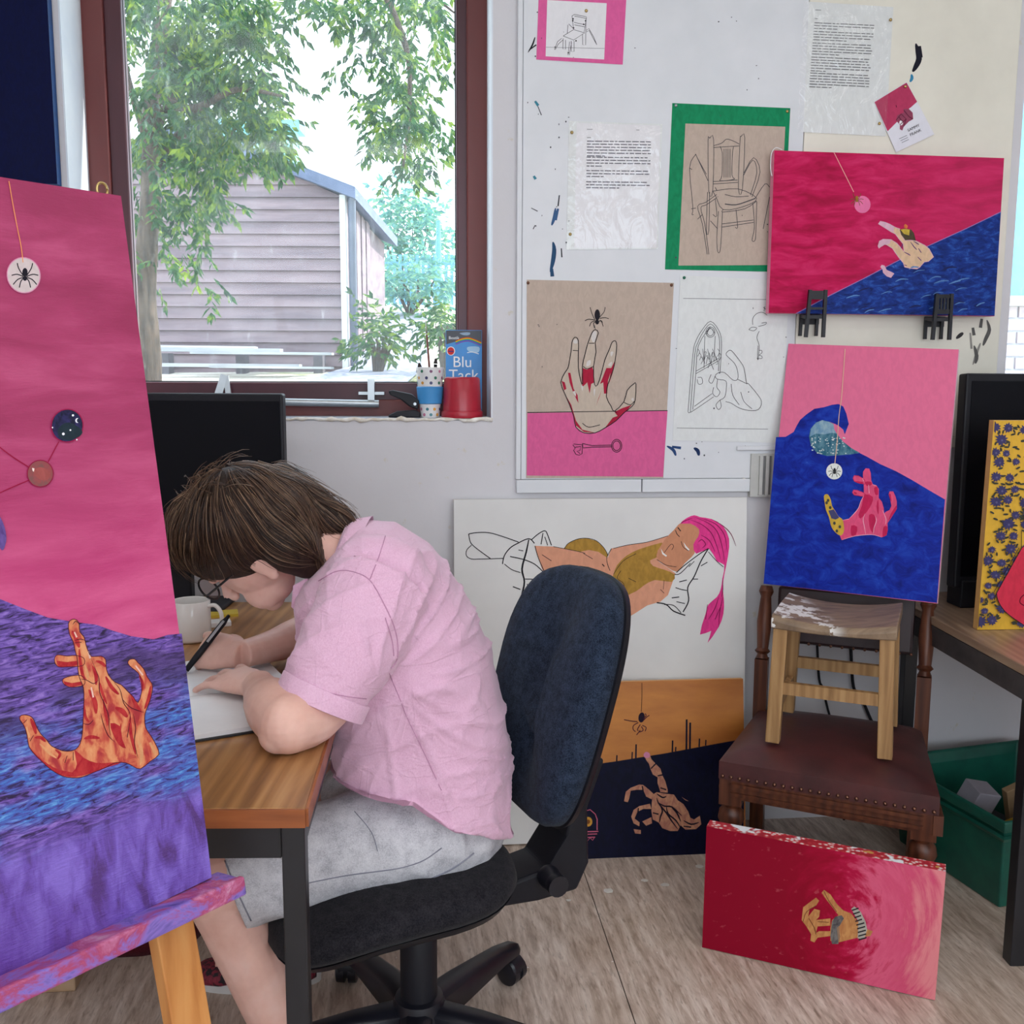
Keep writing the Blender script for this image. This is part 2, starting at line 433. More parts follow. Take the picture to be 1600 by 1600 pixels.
# ================================================================== OUTSIDE THE WINDOW
def gz(Y):
    if Y < 9: return .84 + .0733 * (Y - 3)
    if Y < 16: return 1.28 + .16 * (Y - 9)
    return 2.4 + .01 * (Y - 16)
def m_ground():
    t = NT('rough_grass_ground'); co = t.co()
    a = t.noise(co, .7, 4); b = t.noise(co, 9, 4, .7)
    c = t.ramp(b, [(.35, col(120, 132, 84)), (.6, col(176, 178, 140)), (.75, col(226, 220, 200))])
    c = t.mix(t.step(a, .42, .58), c, col(232, 226, 214))
    t.bump(b, .5, .05)
    return t.fin(c, .9)
mb = MB()
ys = [3.05, 5, 7, 9, 11, 13, 16, 22, 34]; xs = [-16, -9, -5, -3, -1.5, 0, 3, 8]
for y in ys:
    for x in xs: mb.v.append(V((x, y, gz(y) + .05 * mnoise.noise(V((x * .7, y * .7, 0))))))
nx = len(xs)
for j in range(len(ys) - 1):
    for i in range(nx - 1):
        mb.f.append((j * nx + i, j * nx + i + 1, (j + 1) * nx + i + 1, (j + 1) * nx + i)); mb.m.append(0)
g = struct('ground_outside', mb, m_ground(), smooth=True)
# grey path climbing the bank
M_PATH = pm('tarmac_path', col(150, 152, 166), col(126, 130, 146), scale=30, rough=.9)
mb = MB()
for k, (y, x0, x1) in enumerate(((6.5, -1.6, -.75), (9, -1.45, -.78), (11.5, -1.55, -.95), (14, -1.75, -1.2))):
    mb.v += [V((x0, y, gz(y) + .07)), V((x1, y, gz(y) + .07))]
    if k: mb.f.append((2 * k - 2, 2 * k - 1, 2 * k + 1, 2 * k)); mb.m.append(0)
struct('path_outside', mb, M_PATH)

# ---- timber shed
SY = 9.0
M_CLAP = pm('weathered_cladding', col(138, 121, 126), col(108, 94, 102), scale=3.5, rough=.8, stretch=(.35, 1, 3), bump=.2, bscale=30)
M_TRIMW = pm('white_corner_trim', col(206, 208, 212), rough=.6)
M_ROOF = pm('slate_blue_roof', col(96, 108, 136), col(78, 90, 116), scale=8, rough=.7)
M_PIPE = pm('grey_downpipe', col(110, 118, 138), rough=.5)
xr = at(538, 400, SY).x; zr = at(543, 305, SY).z; sl = .37
zb = gz(SY) - .25; xpk = xr - 1.35; zpk = zr + sl * (xr - xpk) ; xl = 2 * xpk - xr
shed = thing('timber_shed', (xpk, SY + .7, zb), 'weathered timber shed with horizontal cladding beyond the window', 'shed')
mb = MB(); mb.prism([V((xl + .03, SY + .05, zb)), V((xr - .03, SY + .05, zb)), V((xr - .03, SY + .05, zr - .02)), V((xpk, SY + .05, zpk - .03)), V((xl + .03, SY + .05, zr - .02))], V((0, 3.0, 0)))
mesh('body', mb, M_CLAP, shed)
bh = .105; k = 0; z = zb
while z < zpk - .06:
    za, zt = z, min(z + bh, zpk)
    def hw(zz): return (xr - xpk) if zz <= zr else max(.02, (xr - xpk) * (zpk - zz) / (zpk - zr))
    mb = MB(); w0, w1 = hw(za), hw(zt)
    y0, y1 = SY - .012, SY + .05
    mb.add([V((xpk - w0, y0, za)), V((xpk + w0, y0, za)), V((xpk + w1, SY + .012, zt - .002)), V((xpk - w1, SY + .012, zt - .002)),
            V((xpk - w0, y1, za)), V((xpk + w0, y1, za)), V((xpk + w1, y1, zt - .002)), V((xpk - w1, y1, zt - .002))],
           [(0, 1, 2, 3), (4, 7, 6, 5), (0, 4, 5, 1), (2, 6, 7, 3), (0, 3, 7, 4), (1, 5, 6, 2)])
    mesh('clapboard', mb, M_CLAP, shed); z += bh; k += 1
for i in range(9):                                       # upright boards of the sunlit side
    mb = MB(); y = SY + .12 + i * .16
    mb.abox(xr - .03, xr + .012 + .01 * (i % 2), y, y + .145, zb, zr - .03); mesh('side_board', mb, M_CLAP, shed)
mb = MB(); mb.abox(xr - .03, xr + .02, SY - .03, SY + .06, zb, zr); mesh('corner_trim', mb, M_TRIMW, shed)
mb = MB(); mb.tube([V((xr + .07, SY + .02, zb)), V((xr + .07, SY + .02, zr - .05)), V((xr + .10, SY - .02, zr))], .035, 10); mesh('downpipe', mb, M_PIPE, shed, smooth=True)
for sgn in (1, -1):
    e = xpk + sgn * (xr - xpk + .12); ze = zr - sl * .12
    mb = MB()
    mb.prism([V((xpk, SY - .1, zpk)), V((e, SY - .1, ze)), V((e, SY - .1, ze + .10)), V((xpk, SY - .1, zpk + .10))], V((0, 3.2, 0)))
    mesh('roof_slope', mb, M_ROOF, shed)
# planks stacked along the shed's foot
M_PLANK = pm('pale_planks', col(176, 178, 180), col(146, 150, 156), scale=5, rough=.7, stretch=(.3, 1, 1))
for i, (x0, x1, yy, th) in enumerate(((245, 440, 546, 9), (300, 520, 551, 6), (240, 470, 570, 8), (330, 520, 573, 5), (250, 400, 541, 4))):
    a = at(x0, yy, SY - .30 - .14 * i); b = at(x1, yy + 2, SY - .30 - .14 * i)
    mb = MB(); mb.bar(a, b, .12, th * .62 / F * SY, ZZ)
    o = mesh('plank', mb, M_PLANK); tag(o, ['long white plank, middle layer at the left of the stack by the shed', 'thin white plank at the right of the upper stack by the shed', 'long white plank in the lower stack by the shed', 'short thin plank at the right of the lower stack by the shed', 'thin short plank on top of the stack by the shed'][i], 'plank', 'planks at the foot of the shed')
M_BEARER = pm('dark_bearer', col(96, 92, 100), rough=.9)
for i, px in enumerate((262, 380, 500)):
    a = at(px, 600, SY - .13); b = at(px, 543, SY - .13)
    mb = MB(); mb.bar(V((a.x, a.y, gz(SY) - .1)), V((a.x, a.y, b.z - .05)), .08, .14, V((0, 1, 0)))
    o = mesh('rack_post', mb, M_BEARER); tag(o, ['left post of the plank rack beside the tree trunk', 'middle post of the plank rack by the shed', 'right post of the plank rack by the shed corner'][i], 'post', 'posts of the plank rack')

# ---- leaves
def m_leaf(name, a, b, c):
    t = NT(name); co = t.co()
    oi = t.noise(co, 9, 3, .7)
    k = t.ramp(oi, [(.3, a), (.5, b), (.7, c)])
    t.fin(k, .45, 0, .5)
    tl = t.new('ShaderNodeBsdfTranslucent'); t.set(tl.inputs[0], k)
    mx = t.new('ShaderNodeMixShader'); mx.inputs[0].default_value = .5
    t.set(mx.inputs[1], t.b.outputs[0]); t.set(mx.inputs[2], tl.outputs[0]); t.set(t.out.inputs[0], mx.outputs[0])
    return t.m
M_LEAF = m_leaf('ash_leaves', col(14, 42, 40), col(46, 90, 48), col(138, 160, 50))  # dark teal leaf shade and sunlit yellow-green mixed into the colour by noise
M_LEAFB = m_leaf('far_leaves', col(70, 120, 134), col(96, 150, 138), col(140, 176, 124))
M_BARK = pm('tree_bark', col(92, 78, 68), col(52, 44, 40), scale=14, stretch=(3, 3, .5), rough=.95, bump=.6, bscale=20, bdist=.01)
def leaf(mb, p, d, n, L, w):
    x = d.cross(n).normalized() * w
    m_ = p + d * (L * .45) + n * (L * .08)
    mb.add([p, m_ + x, p + d * L, m_ - x], [(0, 1, 2), (0, 2, 3)])
def twig(mb, p, d, length, nl, L, rnd):
    q = V(p); d = V(d).normalized(); st = length / nl; out = [V(p)]
    side = d.cross(ZZ)
    side = side.normalized() if side.length > .1 else V((1, 0, 0))
    for i in range(nl):
        d = (d + V((0, 0, -.10)) + V((rnd.uniform(-.1, .1), rnd.uniform(-.1, .1), rnd.uniform(-.08, .08)))).normalized()
        q = q + d * st; out.append(V(q))
        for sg in (-1, 1):
            ld = (d * .6 + side * (sg * .7) + V((rnd.uniform(-.4, .4), rnd.uniform(-.4, .4), rnd.uniform(-.9, -.1)))).normalized()
            nn = V((rnd.uniform(-1, 1), rnd.uniform(-1, .2), rnd.uniform(-.3, 1))).normalized()
            leaf(mb, q, ld, nn, L * rnd.uniform(.7, 1.2), L * .18)
    leaf(mb, q, d, V((0, -1, .3)).normalized(), L, L * .18)
    return out
rnd = random.Random(11)
TY = 5.6
tree = thing('ash_tree', at(228, 640, TY), 'leafy tree with a slim grey trunk just outside the window', 'tree')
mb = MB()
tp = crv([tuple(at(*q)) for q in ((232, 660, TY), (233, 560, TY), (226, 470, TY), (230, 380, TY), (236, 300, TY), (233, 220, TY), (240, 150, TY), (252, 60, TY + .1), (262, -60, TY + .2), (270, -160, TY + .3))], 5)
rr = [.072 - .04 * i / (len(tp) - 1) + .006 * mnoise.noise(V((i * .7, 0, 3))) for i in range(len(tp))]
mb.tube(tp, rr, 12); mesh('trunk', mb, M_BARK, tree, smooth=True)
branches = [((235, 210, TY), (300, 110, TY + .3), (380, 30, TY + .6), (470, -40, TY + .8)),
            ((240, 150, TY), (300, 170, TY - .2), (370, 140, TY - .4), (440, 150, TY - .5)),
            ((236, 300, TY), (280, 210, TY + .2), (330, 230, TY + .5), (400, 170, TY + .6)),
            ((262, -60, TY), (420, -90, TY), (560, -60, TY - .2), (630, 60, TY - .3), (640, 160, TY - .3), (630, 260, TY - .3)),
            ((262, -60, TY), (460, -60, TY + .3), (620, -40, TY + .3), (710, 20, TY + .3)),
            ((233, 220, TY), (210, 160, TY - .2), (195, 90, TY - .3))]
for br in branches:
    mb = MB(); q = crv([tuple(at(*b)) for b in br], 6); mb.tube(q, [.03 - .024 * i / (len(q) - 1) for i in range(len(q))], 7)
    mesh('branch', mb, M_BARK, tree, smooth=True)
blobs = [(255, 40, 90, 70, 70), (330, 60, 90, 80, 90), (400, 40, 45, 45, 34), (260, 160, 60, 60, 44), (340, 160, 80, 60, 66), (405, 150, 40, 50, 26), (432, 205, 22, 30, 16),
         (280, 240, 60, 40, 34), (350, 250, 60, 40, 26), (410, 245, 40, 26, 14), (300, 310, 45, 40, 22), (225, 260, 20, 70, 14), (250, 350, 30, 40, 9), (300, 380, 30, 40, 9), (335, 330, 24, 40, 6),
         (255, 430, 16, 50, 6), (215, 420, 12, 60, 4), (325, 460, 14, 18, 2), (525, 8, 50, 18, 18), (590, 20, 60, 45, 40), (655, 30, 50, 50, 34), (570, 85, 30, 30, 6), (600, 110, 40, 40, 14), (640, 130, 40, 40, 14),
         (610, 170, 50, 40, 26), (640, 200, 45, 40, 26), (600, 220, 35, 30, 14), (650, 245, 35, 25, 12), (690, 215, 16, 20, 4), (625, 270, 25, 20, 6), (535, 125, 18, 12, 3), (690, 100, 18, 30, 5), (465, 5, 30, 16, 9)]
mb = MB()
for (bx, by, rx, ry, n) in blobs:
    for _ in range(int(n * (1.75 if bx < 480 else 1.3))):
        a = rnd.uniform(0, 2 * pi); r = sqrt(rnd.random())
        Y = TY + rnd.uniform(-.6, .9)
        p = at(bx + rx * r * cos(a), by - 18 + ry * r * sin(a), Y)
        d = V((rnd.uniform(-1, 1), rnd.uniform(-1, 1), rnd.uniform(-1.2, .1)))
        twig(mb, p, d, rnd.uniform(.10, .19), 4, .07, rnd)
o = mesh('foliage', mb, M_LEAF, tree, fix=False); o['kind'] = 'stuff'
# ---- bushes and far greenery
def bush(name, label, px, py, rx, ry, Y, n, L, m, seed):
    r_ = random.Random(seed); b0 = at(px, py + ry, Y); t = thing(name, b0, label, 'bush')
    mb = MB()
    for _ in range(n):
        a = r_.uniform(0, 2 * pi); r = sqrt(r_.random())
        p = at(px + rx * r * cos(a), py + ry * r * sin(a), Y + r_.uniform(-.6, .6))
        twig(mb, p, V((r_.uniform(-1, 1), r_.uniform(-1, 1), r_.uniform(-.4, 1))), L * 3, 4, L, r_)
    o = mesh('foliage', mb, m, t, fix=False); o['kind'] = 'stuff'
    mb = MB()
    for k in range(4):
        mb2 = MB(); e = at(px + rx * (k - 1.5) / 2.5, py - ry * .3, Y)
        mb2.tube([b0 - ZZ * .2, (b0 + e) / 2 + V((.03 * k, 0, 0)), e], [.03, .02, .008], 6); mesh('stem', mb2, M_BARK, t)
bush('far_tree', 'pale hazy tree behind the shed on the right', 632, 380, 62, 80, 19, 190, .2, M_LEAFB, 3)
bush('shrub', 'low shrub at the foot of the shed corner', 588, 528, 18, 28, 8.3, 50, .09, M_LEAF, 5)
bush('shrub', 'sunlit yellow-green shrub beside the path on the right', 694, 520, 22, 34, 8.0, 60, .08, M_LEAF, 6)
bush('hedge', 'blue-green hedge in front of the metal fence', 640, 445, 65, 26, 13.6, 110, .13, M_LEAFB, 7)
# fence
M_FENCE = pm('blue_steel_fence', col(92, 150, 190), rough=.5)
fe = thing('palisade_fence', at(640, 470, 15.8), 'blue steel palisade fence across the bank', 'fence')
for i, px in enumerate(range(580, 716, 9)):
    a = at(px, 478, 15.8); b = at(px, 398, 15.8); mb = MB(); mb.bar(a, b, .05, .02, V((0, 1, 0))); mesh('pale', mb, M_FENCE, fe)
for y in (412, 460):
    mb = MB(); mb.bar(at(575, y, 15.83), at(716, y, 15.83), .06, .05); mesh('rail', mb, M_FENCE, fe)
mb = MB(); a = at(685, 480, 15.5); b = at(685, 345, 15.5); mb.tube([a, (a + b) / 2, b], [.07, .05, .03], 8); o = mesh('mast', mb, M_FENCE); tag(o, 'slim blue mast standing by the fence', 'mast')
# far house
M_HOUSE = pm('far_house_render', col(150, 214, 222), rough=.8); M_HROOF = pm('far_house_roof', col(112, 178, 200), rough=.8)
a = at(330, 330, 30); b = at(462, 205, 30)
ho = thing('far_house', ((a.x + b.x) / 2, 31, gz(30)), 'pale blue-green house top above the shed roof', 'house')
mb = MB(); mb.abox(a.x, b.x, 30, 30.5, gz(30), b.z); mesh('wall', mb, M_HOUSE, ho)
mb = MB(); mb.abox(a.x - .2, b.x + .15, 29.8, 30.7, b.z, b.z + .28); mesh('roof', mb, M_HROOF, ho)
mb = MB(); mb.abox(b.x - 1.0, b.x - .4, 29.95, 30.02, b.z - 1.3, b.z - .5); mesh('window', mb, M_HROOF, ho)

# ---- brick building seen through the right-hand window
M_BRICK = pm('sunlit_brick', col(206, 190, 190), col(170, 160, 176), scale=6, rough=.85, bump=.3)
M_MORTAR = pm('mortar', col(226, 230, 236), rough=.9)
BY = 6.2
bb = thing('brick_building', at(1640, 700, BY), 'sunlit brick building seen through the right window', 'building')
x0 = at(1540, 400, BY).x; x1 = x0 + 3.0
mb = MB(); mb.abox(x0, x1, BY + .02, BY + .4, -.2, 5.0); mesh('wall', mb, M_MORTAR, bb)
bm0 = None
zt = at(1600, 520, BY).z
for r in range(7):
    for c in range(5):
        X = x0 + c * .23 + (.115 if r % 2 else 0); z = zt - .075 * 5 + r * .078
        if bm0 is None:
            mb = MB(); mb.abox(X, X + .215, BY, BY + .03, z, z + .066); b0 = mesh('brick', mb, M_BRICK, bb); bm0 = (X, z)
        else:
            o = b0.copy(); link(o); o.location = (X - bm0[0], 0, z - bm0[1])
M_PANEW = pm('reflective_blue_pane', col(120, 200, 236), rough=.2)
mb = MB(); mb.abox(x0 + .1, x0 + 1.2, BY - .03, BY + .05, zt + .2, zt + 1.5); wv = mesh('window', mb, M_PANEW, bb)
mb = MB()
mb.abox(x0 + .06, x0 + .12, BY - .05, BY + .05, zt + .16, zt + 1.54); mb.abox(x0 + .06, x0 + 1.2, BY - .05, BY + .05, zt + .16, zt + .22); mb.abox(x0 + .6, x0 + .66, BY - .05, BY + .05, zt + .16, zt + 1.54)
mesh('window_frame', mb, M_TRIMW, bb)
mb = MB(); mb.abox(x0, x0 + 1.3, BY - .05, BY + .03, zt - .62, zt - .42); mesh('lintel', mb, M_TRIMW, bb)

# ================================================================== FURNITURE
def m_wood(name, a, b, c, ax='Y', sc_=1.0, rough=.35):
    t = NT(name); co = t.co()
    st = {'X': (.6, 9, 9), 'Y': (9, .6, 9), 'Z': (9, 9, .6)}[ax]
    g = t.noise(t.map(co, tuple(x * sc_ for x in st)), 3.2, 6, .6, .8)
    w = t.wave(t.map(co, tuple(x * sc_ for x in st)), 1.4, 7, 3, 1.2, 'X')
    c_ = t.ramp(t.mix(.18, g, w), [(.25, a), (.5, b), (.75, c)])
    t.bump(g, .08, .001)
    return t.fin(c_, rough, 0, .45)
M_DESKTOP = m_wood('wood_laminate', col(118, 80, 48), col(164, 116, 70), col(194, 148, 98), 'Y', 1.0, .28)
M_DESKEDGE = m_wood('teak_edging', col(112, 58, 30), col(150, 84, 44), col(170, 104, 60), 'X', 1.0, .4)
M_BLACKM = pm('black_metal', col(30, 31, 36), col(24, 24, 28), rough=.38, bump=.05)
M_BLACKP = pm('black_plastic', col(24, 25, 32), col(19, 19, 26), rough=.5, bump=.1, bscale=400, spec=.3)
M_SCREEN = pm('black_screen', col(5, 6, 14), col(4, 5, 12), rough=.35, spec=.15)
M_WHITECER = pm('white_glaze', col(236, 234, 230), col(230, 228, 224), rough=.15)

# ---- desk in front of the window
DZ = .70
dc = [atz(478, 1264, DZ), None, None, None]               # near right corner of the top
nr = atz(477, 1263, DZ); fr = W(-.50, 0, .08); fr = V((nr.x + (1 - 0) * .14, W0.y - .1 + U.y / U.x * (nr.x), DZ))
edge = V((-.075, 1, 0)).normalized()                          # runs away from the camera
acr = V((-1, -.02, 0)).normalized()
LEN = 1.19; DEP = .78
q0 = nr; q1 = nr + edge * LEN; q2 = q1 + acr * DEP; q3 = q0 + acr * DEP
desk = thing('desk', V(((q0.x + q2.x) / 2, (q0.y + q2.y) / 2, 0)), 'wood laminate desk with black metal legs by the window', 'desk')
mb = MB(); mb.prism([q0 - ZZ * .024, q1 - ZZ * .024, q2 - ZZ * .024, q3 - ZZ * .024], ZZ * .024); bevel(mesh('tabletop', mb, M_DESKTOP, desk), .002)
mb = MB(); e = -edge * .004
mb.prism([q0 - ZZ * .025, q3 - ZZ * .025, q3 - ZZ * .025 + e, q0 - ZZ * .025 + e], ZZ * .0245); mesh('edge_band', mb, M_DESKEDGE, desk)
mb = MB(); e = -acr * .004
mb.prism([q0 - ZZ * .025, q1 - ZZ * .025, q1 - ZZ * .025 + e, q0 - ZZ * .025 + e], ZZ * .0245); mesh('edge_band', mb, M_DESKEDGE, desk)
legs = [q0 + edge * .016 + acr * .017, q1 - edge * .03 + acr * .017, q2 - edge * .03 - acr * .03, q3 + edge * .016 - acr * .03]
for l in legs:
    mb = MB(); mb.bar(V((l.x, l.y, 0)), V((l.x, l.y, DZ - .025)), .030, .030, edge); bevel(mesh('leg', mb, M_BLACKM, desk), .002)
for i in range(4):
    a, b = legs[i], legs[(i + 1) % 4]; d = (b - a).normalized()
    mb = MB(); mb.bar(a + d * .016 - ZZ * .048, b - d * .016 - ZZ * .048, .02, .045, ZZ); mesh('apron', mb, M_BLACKM, desk)

# ---- monitor on the desk
def monitor(label, tl, tr, bl, depth_dir, th, stand):
    t = thing('monitor', stand, label, 'monitor')
    x = (tr - tl); w = x.length; x = x / w; y = (bl - tl); h = y.length; y = y / h; n = depth_dir
    mb = MB(); mb.box(tl + x * (w / 2) + y * (h / 2) + n * (th / 2), x, n, -y, w, th, h); bevel(mesh('casing', mb, M_BLACKP, t), .005)
    mb = MB(); mb.box(tl + x * (w / 2) + y * (h / 2 - .008) - n * .0005, x, n, -y, w - .014, .003, h - .05); mesh('screen', mb, M_SCREEN, t)
    return t, x, y, n, w, h
tr = at(441, 615, 2.26); bl_z = at(441, 893, 2.26).z
tl = V((tr.x - .56, tr.y + .03, tr.z)); bl = V((tl.x, tl.y, bl_z))
ctr = (tl + tr) / 2
mo, x, y, n, w, h = monitor('black flat-screen monitor on the desk under the window', tl, tr, bl, V((0, 1, 0)), .035, V((ctr.x, ctr.y + .06, DZ)))
mb = MB(); c = V((ctr.x, ctr.y + .065, DZ)); mb.bar(c + ZZ * .012, c + ZZ * .30, .07, .03, V((0, 1, 0))); bevel(mesh('stand_post', mb, M_BLACKP, mo), .004)
mb = MB(); mb.box(c + ZZ * .006, V((1, 0, 0)), V((0, 1, 0)), ZZ, .24, .15, .012); bevel(mesh('stand_base', mb, M_BLACKP, mo), .005)

# ---- right-hand desk
RZ = .66
ra = atz(1452, 962, RZ); rb_ = atz(1600, 1041, RZ)
d = (rb_ - ra); d.z = 0; d.normalize()
wk = (W0 + NW * .015 - ra).dot(NW) / d.dot(NW)
back = ra + d * wk; front = rb_ + d * .35; px_ = V((-d.y, d.x, 0)); px_ = px_ if px_.x > 0 else -px_
rd = thing('desk', (back + front) / 2 + px_ * .5 - ZZ * RZ, 'side desk with worn wooden top and dark edge on the right', 'desk')
M_RTOP = m_wood('worn_laminate', col(120, 96, 78), col(152, 126, 104), col(176, 152, 128), 'Y', 1.0, .3)
back2 = W((back - W0).dot(U) + 1.1, RZ, .015)
mb = MB(); mb.prism([back - ZZ * .02, front - ZZ * .02, front + px_ * 1.1 - ZZ * .02, back2 - ZZ * .02], ZZ * .02); bevel(mesh('tabletop', mb, M_RTOP, rd), .002)
M_RDARK = pm('dark_worn_edge', col(44, 42, 46), col(70, 66, 66), scale=20, lo=.3, hi=.75, rough=.6)
mb = MB(); mb.prism([back - ZZ * .021, front - ZZ * .021, front + px_ * .02 - ZZ * .021, back + px_ * .02 - ZZ * .021], -ZZ * .05); mesh('side_apron', mb, M_RDARK, rd)
mb = MB(); mb.prism([front - ZZ * .021, front + px_ * 1.1 - ZZ * .021, front + px_ * 1.1 - d * .02 - ZZ * .021, front - d * .02 - ZZ * .021], -ZZ * .05); mesh('front_apron', mb, M_RDARK, rd)
lp = atz(1584, 1503, 0)
for l in (V((lp.x, lp.y, 0)), V((back.x + .05, back.y - .06, 0)), V((lp.x + .95, lp.y, 0)), V((back.x + 1.0, back.y - .02, 0))):
    mb = MB(); mb.bar(l, V((l.x, l.y, RZ - .071)), .034, .034, d); bevel(mesh('leg', mb, M_BLACKM, rd), .002)

# ---- black screen standing on the right-hand desk
TV = 2.56
a = at(1511, 583, TV); b = at(1479, 915, TV)
tl = V((a.x, a.y, a.z)); bl = V((b.x - .0, b.y - .0, b.z)); tr = tl + U * .95
tv = thing('television', V((tl.x + .4, tl.y + .05, RZ)), 'large black flat screen leaning at the back of the right desk', 'television')
bl = V((tl.x - .012, tl.y - .03, b.z)); yv = (bl - tl); hh = yv.length; yv.normalize(); xv = U; nv = xv.cross(yv); nv = nv if nv.y > 0 else -nv
mb = MB(); mb.box(tl + xv * .475 + yv * (hh / 2) + nv * .02, xv, nv, -yv, .95, .04, hh); bevel(mesh('casing', mb, M_BLACKP, tv), .005)
mb = MB(); mb.box(tl + xv * .475 + yv * (hh / 2 - .005) - nv * .0005, xv, nv, -yv, .92, .003, hh - .05); mesh('screen', mb, M_SCREEN, tv)
for k in (.06, .8):
    f0 = tl + xv * k + yv * (hh + .0)
    mb = MB(); mb.box(V((f0.x, f0.y + .03, (RZ + f0.z) / 2 + .01)), U, NW, ZZ, .09, .07, f0.z - RZ + .02); bevel(mesh('foot', mb, M_BLACKP, tv), .004)

# ---- upholstered dining chair
CZ = .39
LF, RF = atz(1124, 1176, CZ), atz(1470, 1232, CZ); BL, BR = atz(1188, 1096, CZ), atz(1440, 1128, CZ)
fx = (RF - LF).normalized(); bk = ((BL + BR) / 2 - (LF + RF) / 2); bk.z = 0; bk.normalize()
cc = (LF + RF + BL + BR) / 4
M_LEATHER = pm('oxblood_leather', col(84, 40, 40), col(62, 31, 32), scale=9, rough=.42, bump=.25, bscale=160)
M_OAK = m_wood('dark_oak', col(58, 28, 17), col(88, 46, 28), col(112, 66, 42), 'Z', 1.2, .4)
ch = thing('dining_chair', V((cc.x, cc.y, 0)), 'old oak dining chair with oxblood leather seat and turned legs', 'chair')
def grid_pad(mb, c00, c10, c11, c01, z0, zt, crown, n=10, rim=.02):
    vs_ = []
    for j in range(n + 1):
        for i in range(n + 1):
            u, v = i / n, j / n
            p = (c00 * (1 - u) + c10 * u) * (1 - v) + (c01 * (1 - u) + c11 * u) * v
            e = min(u, 1 - u, v, 1 - v)
            k = 1 - (1 - min(1, e / .16)) ** 2
            vs_.append(V((p.x, p.y, zt - rim * (1 - k) + crown * sin(pi * u) * sin(pi * v))))
    fs = [(j * (n + 1) + i, j * (n + 1) + i + 1, (j + 1) * (n + 1) + i + 1, (j + 1) * (n + 1) + i) for j in range(n) for i in range(n)]
    o = mb.add(vs_, fs)
    per = [i for i in range(n + 1)] + [(j) * (n + 1) + n for j in range(1, n + 1)] + [n * (n + 1) + i for i in range(n - 1, -1, -1)] + [j * (n + 1) for j in range(n - 1, 0, -1)]
    low = [V((vs_[k].x, vs_[k].y, z0)) for k in per]
    o2 = len(mb.v); mb.v += low
    m_ = len(per)
    for k in range(m_):
        mb.f.append((o + per[k], o + per[(k + 1) % m_], o2 + (k + 1) % m_, o2 + k)); mb.m.append(0)
    mb.f.append(tuple(o2 + k for k in range(m_))); mb.m.append(0)
mb = MB(); grid_pad(mb, LF, RF, BR, BL, CZ - .062, CZ, .016); seat = mesh('seat', mb, M_LEATHER, ch, smooth=True, auto=60)
# nail heads along the front and left edge
M_NAIL = pm('dark_nail', col(120, 84, 68), rough=.3, metal=.8)
nf = 24
mbn = MB(); mbn.ball(V((0, 0, 0)), .0045, seg=8, ring=5)
first = None
for i in range(nf):
    p = LF.lerp(RF, (i + .5) / nf); p = V((p.x, p.y, CZ - .054)) - bk * .002
    if first is None:
        mb = MB(); mb.ball(p, .0045, seg=8, ring=5); first = mesh('nail_head', mb, M_NAIL, seat, smooth=True); fp = p
    else:
        o = first.copy(); link(o); o.location = p - fp
for k in range(2):                                       # seat rails
    a, b = (LF, RF) if k == 0 else (LF, BL)
    dd = (b - a).normalized(); nn = V((dd.y, -dd.x, 0)); nn = -nn if nn.dot(bk if k == 0 else fx) > 0 else nn
    for zc, hh_, off in ((CZ - .085, .045, -.012), (CZ - .072, .008, -.004), (CZ - .094, .008, -.004)):
        mb = MB(); mb.bar(V((a.x, a.y, zc)) + nn * off + dd * .03, V((b.x, b.y, zc)) + nn * off - dd * .03, .02, hh_, ZZ); mesh('seat_rail' if hh_ > .02 else 'rail_moulding', mb, M_OAK, ch)
for a, b in ((RF, BR), (BL, BR)):
    mb = MB(); mb.bar(V((a.x, a.y, CZ - .085)), V((b.x, b.y, CZ - .085)), .02, .045, ZZ); mesh('seat_rail', mb, M_OAK, ch)
for p in (LF + fx * .028 + bk * .028, RF - fx * .028 + bk * .028):
    mb = MB(); ax = bk
    mb.bar(V((p.x, p.y, CZ - .125)), V((p.x, p.y, CZ - .062)), .052, .052, bk)
    mb.lathe(V((p.x, p.y, 0)), [(.014, 0), (.018, .02), (.013, .05), (.02, .10), (.024, .17), (.016, .195), (.022, .205), (.031, .225), (.028, .245), (.018, .255), (.022, CZ - .124)], 16)
    mesh('front_leg', mb, M_OAK, ch, smooth=True, auto=40)
for p, px1 in ((BL, (1197, 930)), (BR, (1452, 930))):
    top = at(px1[0], px1[1], p.y + .04); top = V((top.x, top.y, .95))
    mb = MB(); up_ = V((p.x, p.y, CZ - .1))
    mb.bar(V((p.x + bk.x * .03, p.y + bk.y * .03, 0)), up_, .036, .036, bk)
    mb.bar(up_, V((p.x, p.y, CZ + .12)), .034, .034, bk)
    a = V((p.x, p.y, CZ + .12)); b_ = V((p.x, p.y, .70)) + bk * .04
    mb.tube([a, a.lerp(b_, .06), a.lerp(b_, .1), a.lerp(b_, .14), a.lerp(b_, .5), a.lerp(b_, .85), a.lerp(b_, .92), b_], [.017, .013, .021, .015, .02, .014, .02, .015], 12)
    mesh('back_post', mb, M_OAK, ch, smooth=True, auto=40)
a = BL + bk * .03; b = BR + bk * .03
M_LEATHERD = pm('dark_back_leather', col(52, 30, 32), col(40, 24, 26), rough=.45, bump=.2, bscale=160)
ax = (b - a).normalized()
mb = MB(); mb.box(V(((a.x + b.x) / 2, (a.y + b.y) / 2, CZ + .235)) + bk * .02, ax, (bk + ZZ * -.15).normalized(), (ZZ + bk * .15).normalized(), (b - a).length - .06, .03, .15); bp = bevel(mesh('back_pad', mb, M_LEATHERD, ch), .008)
first = None
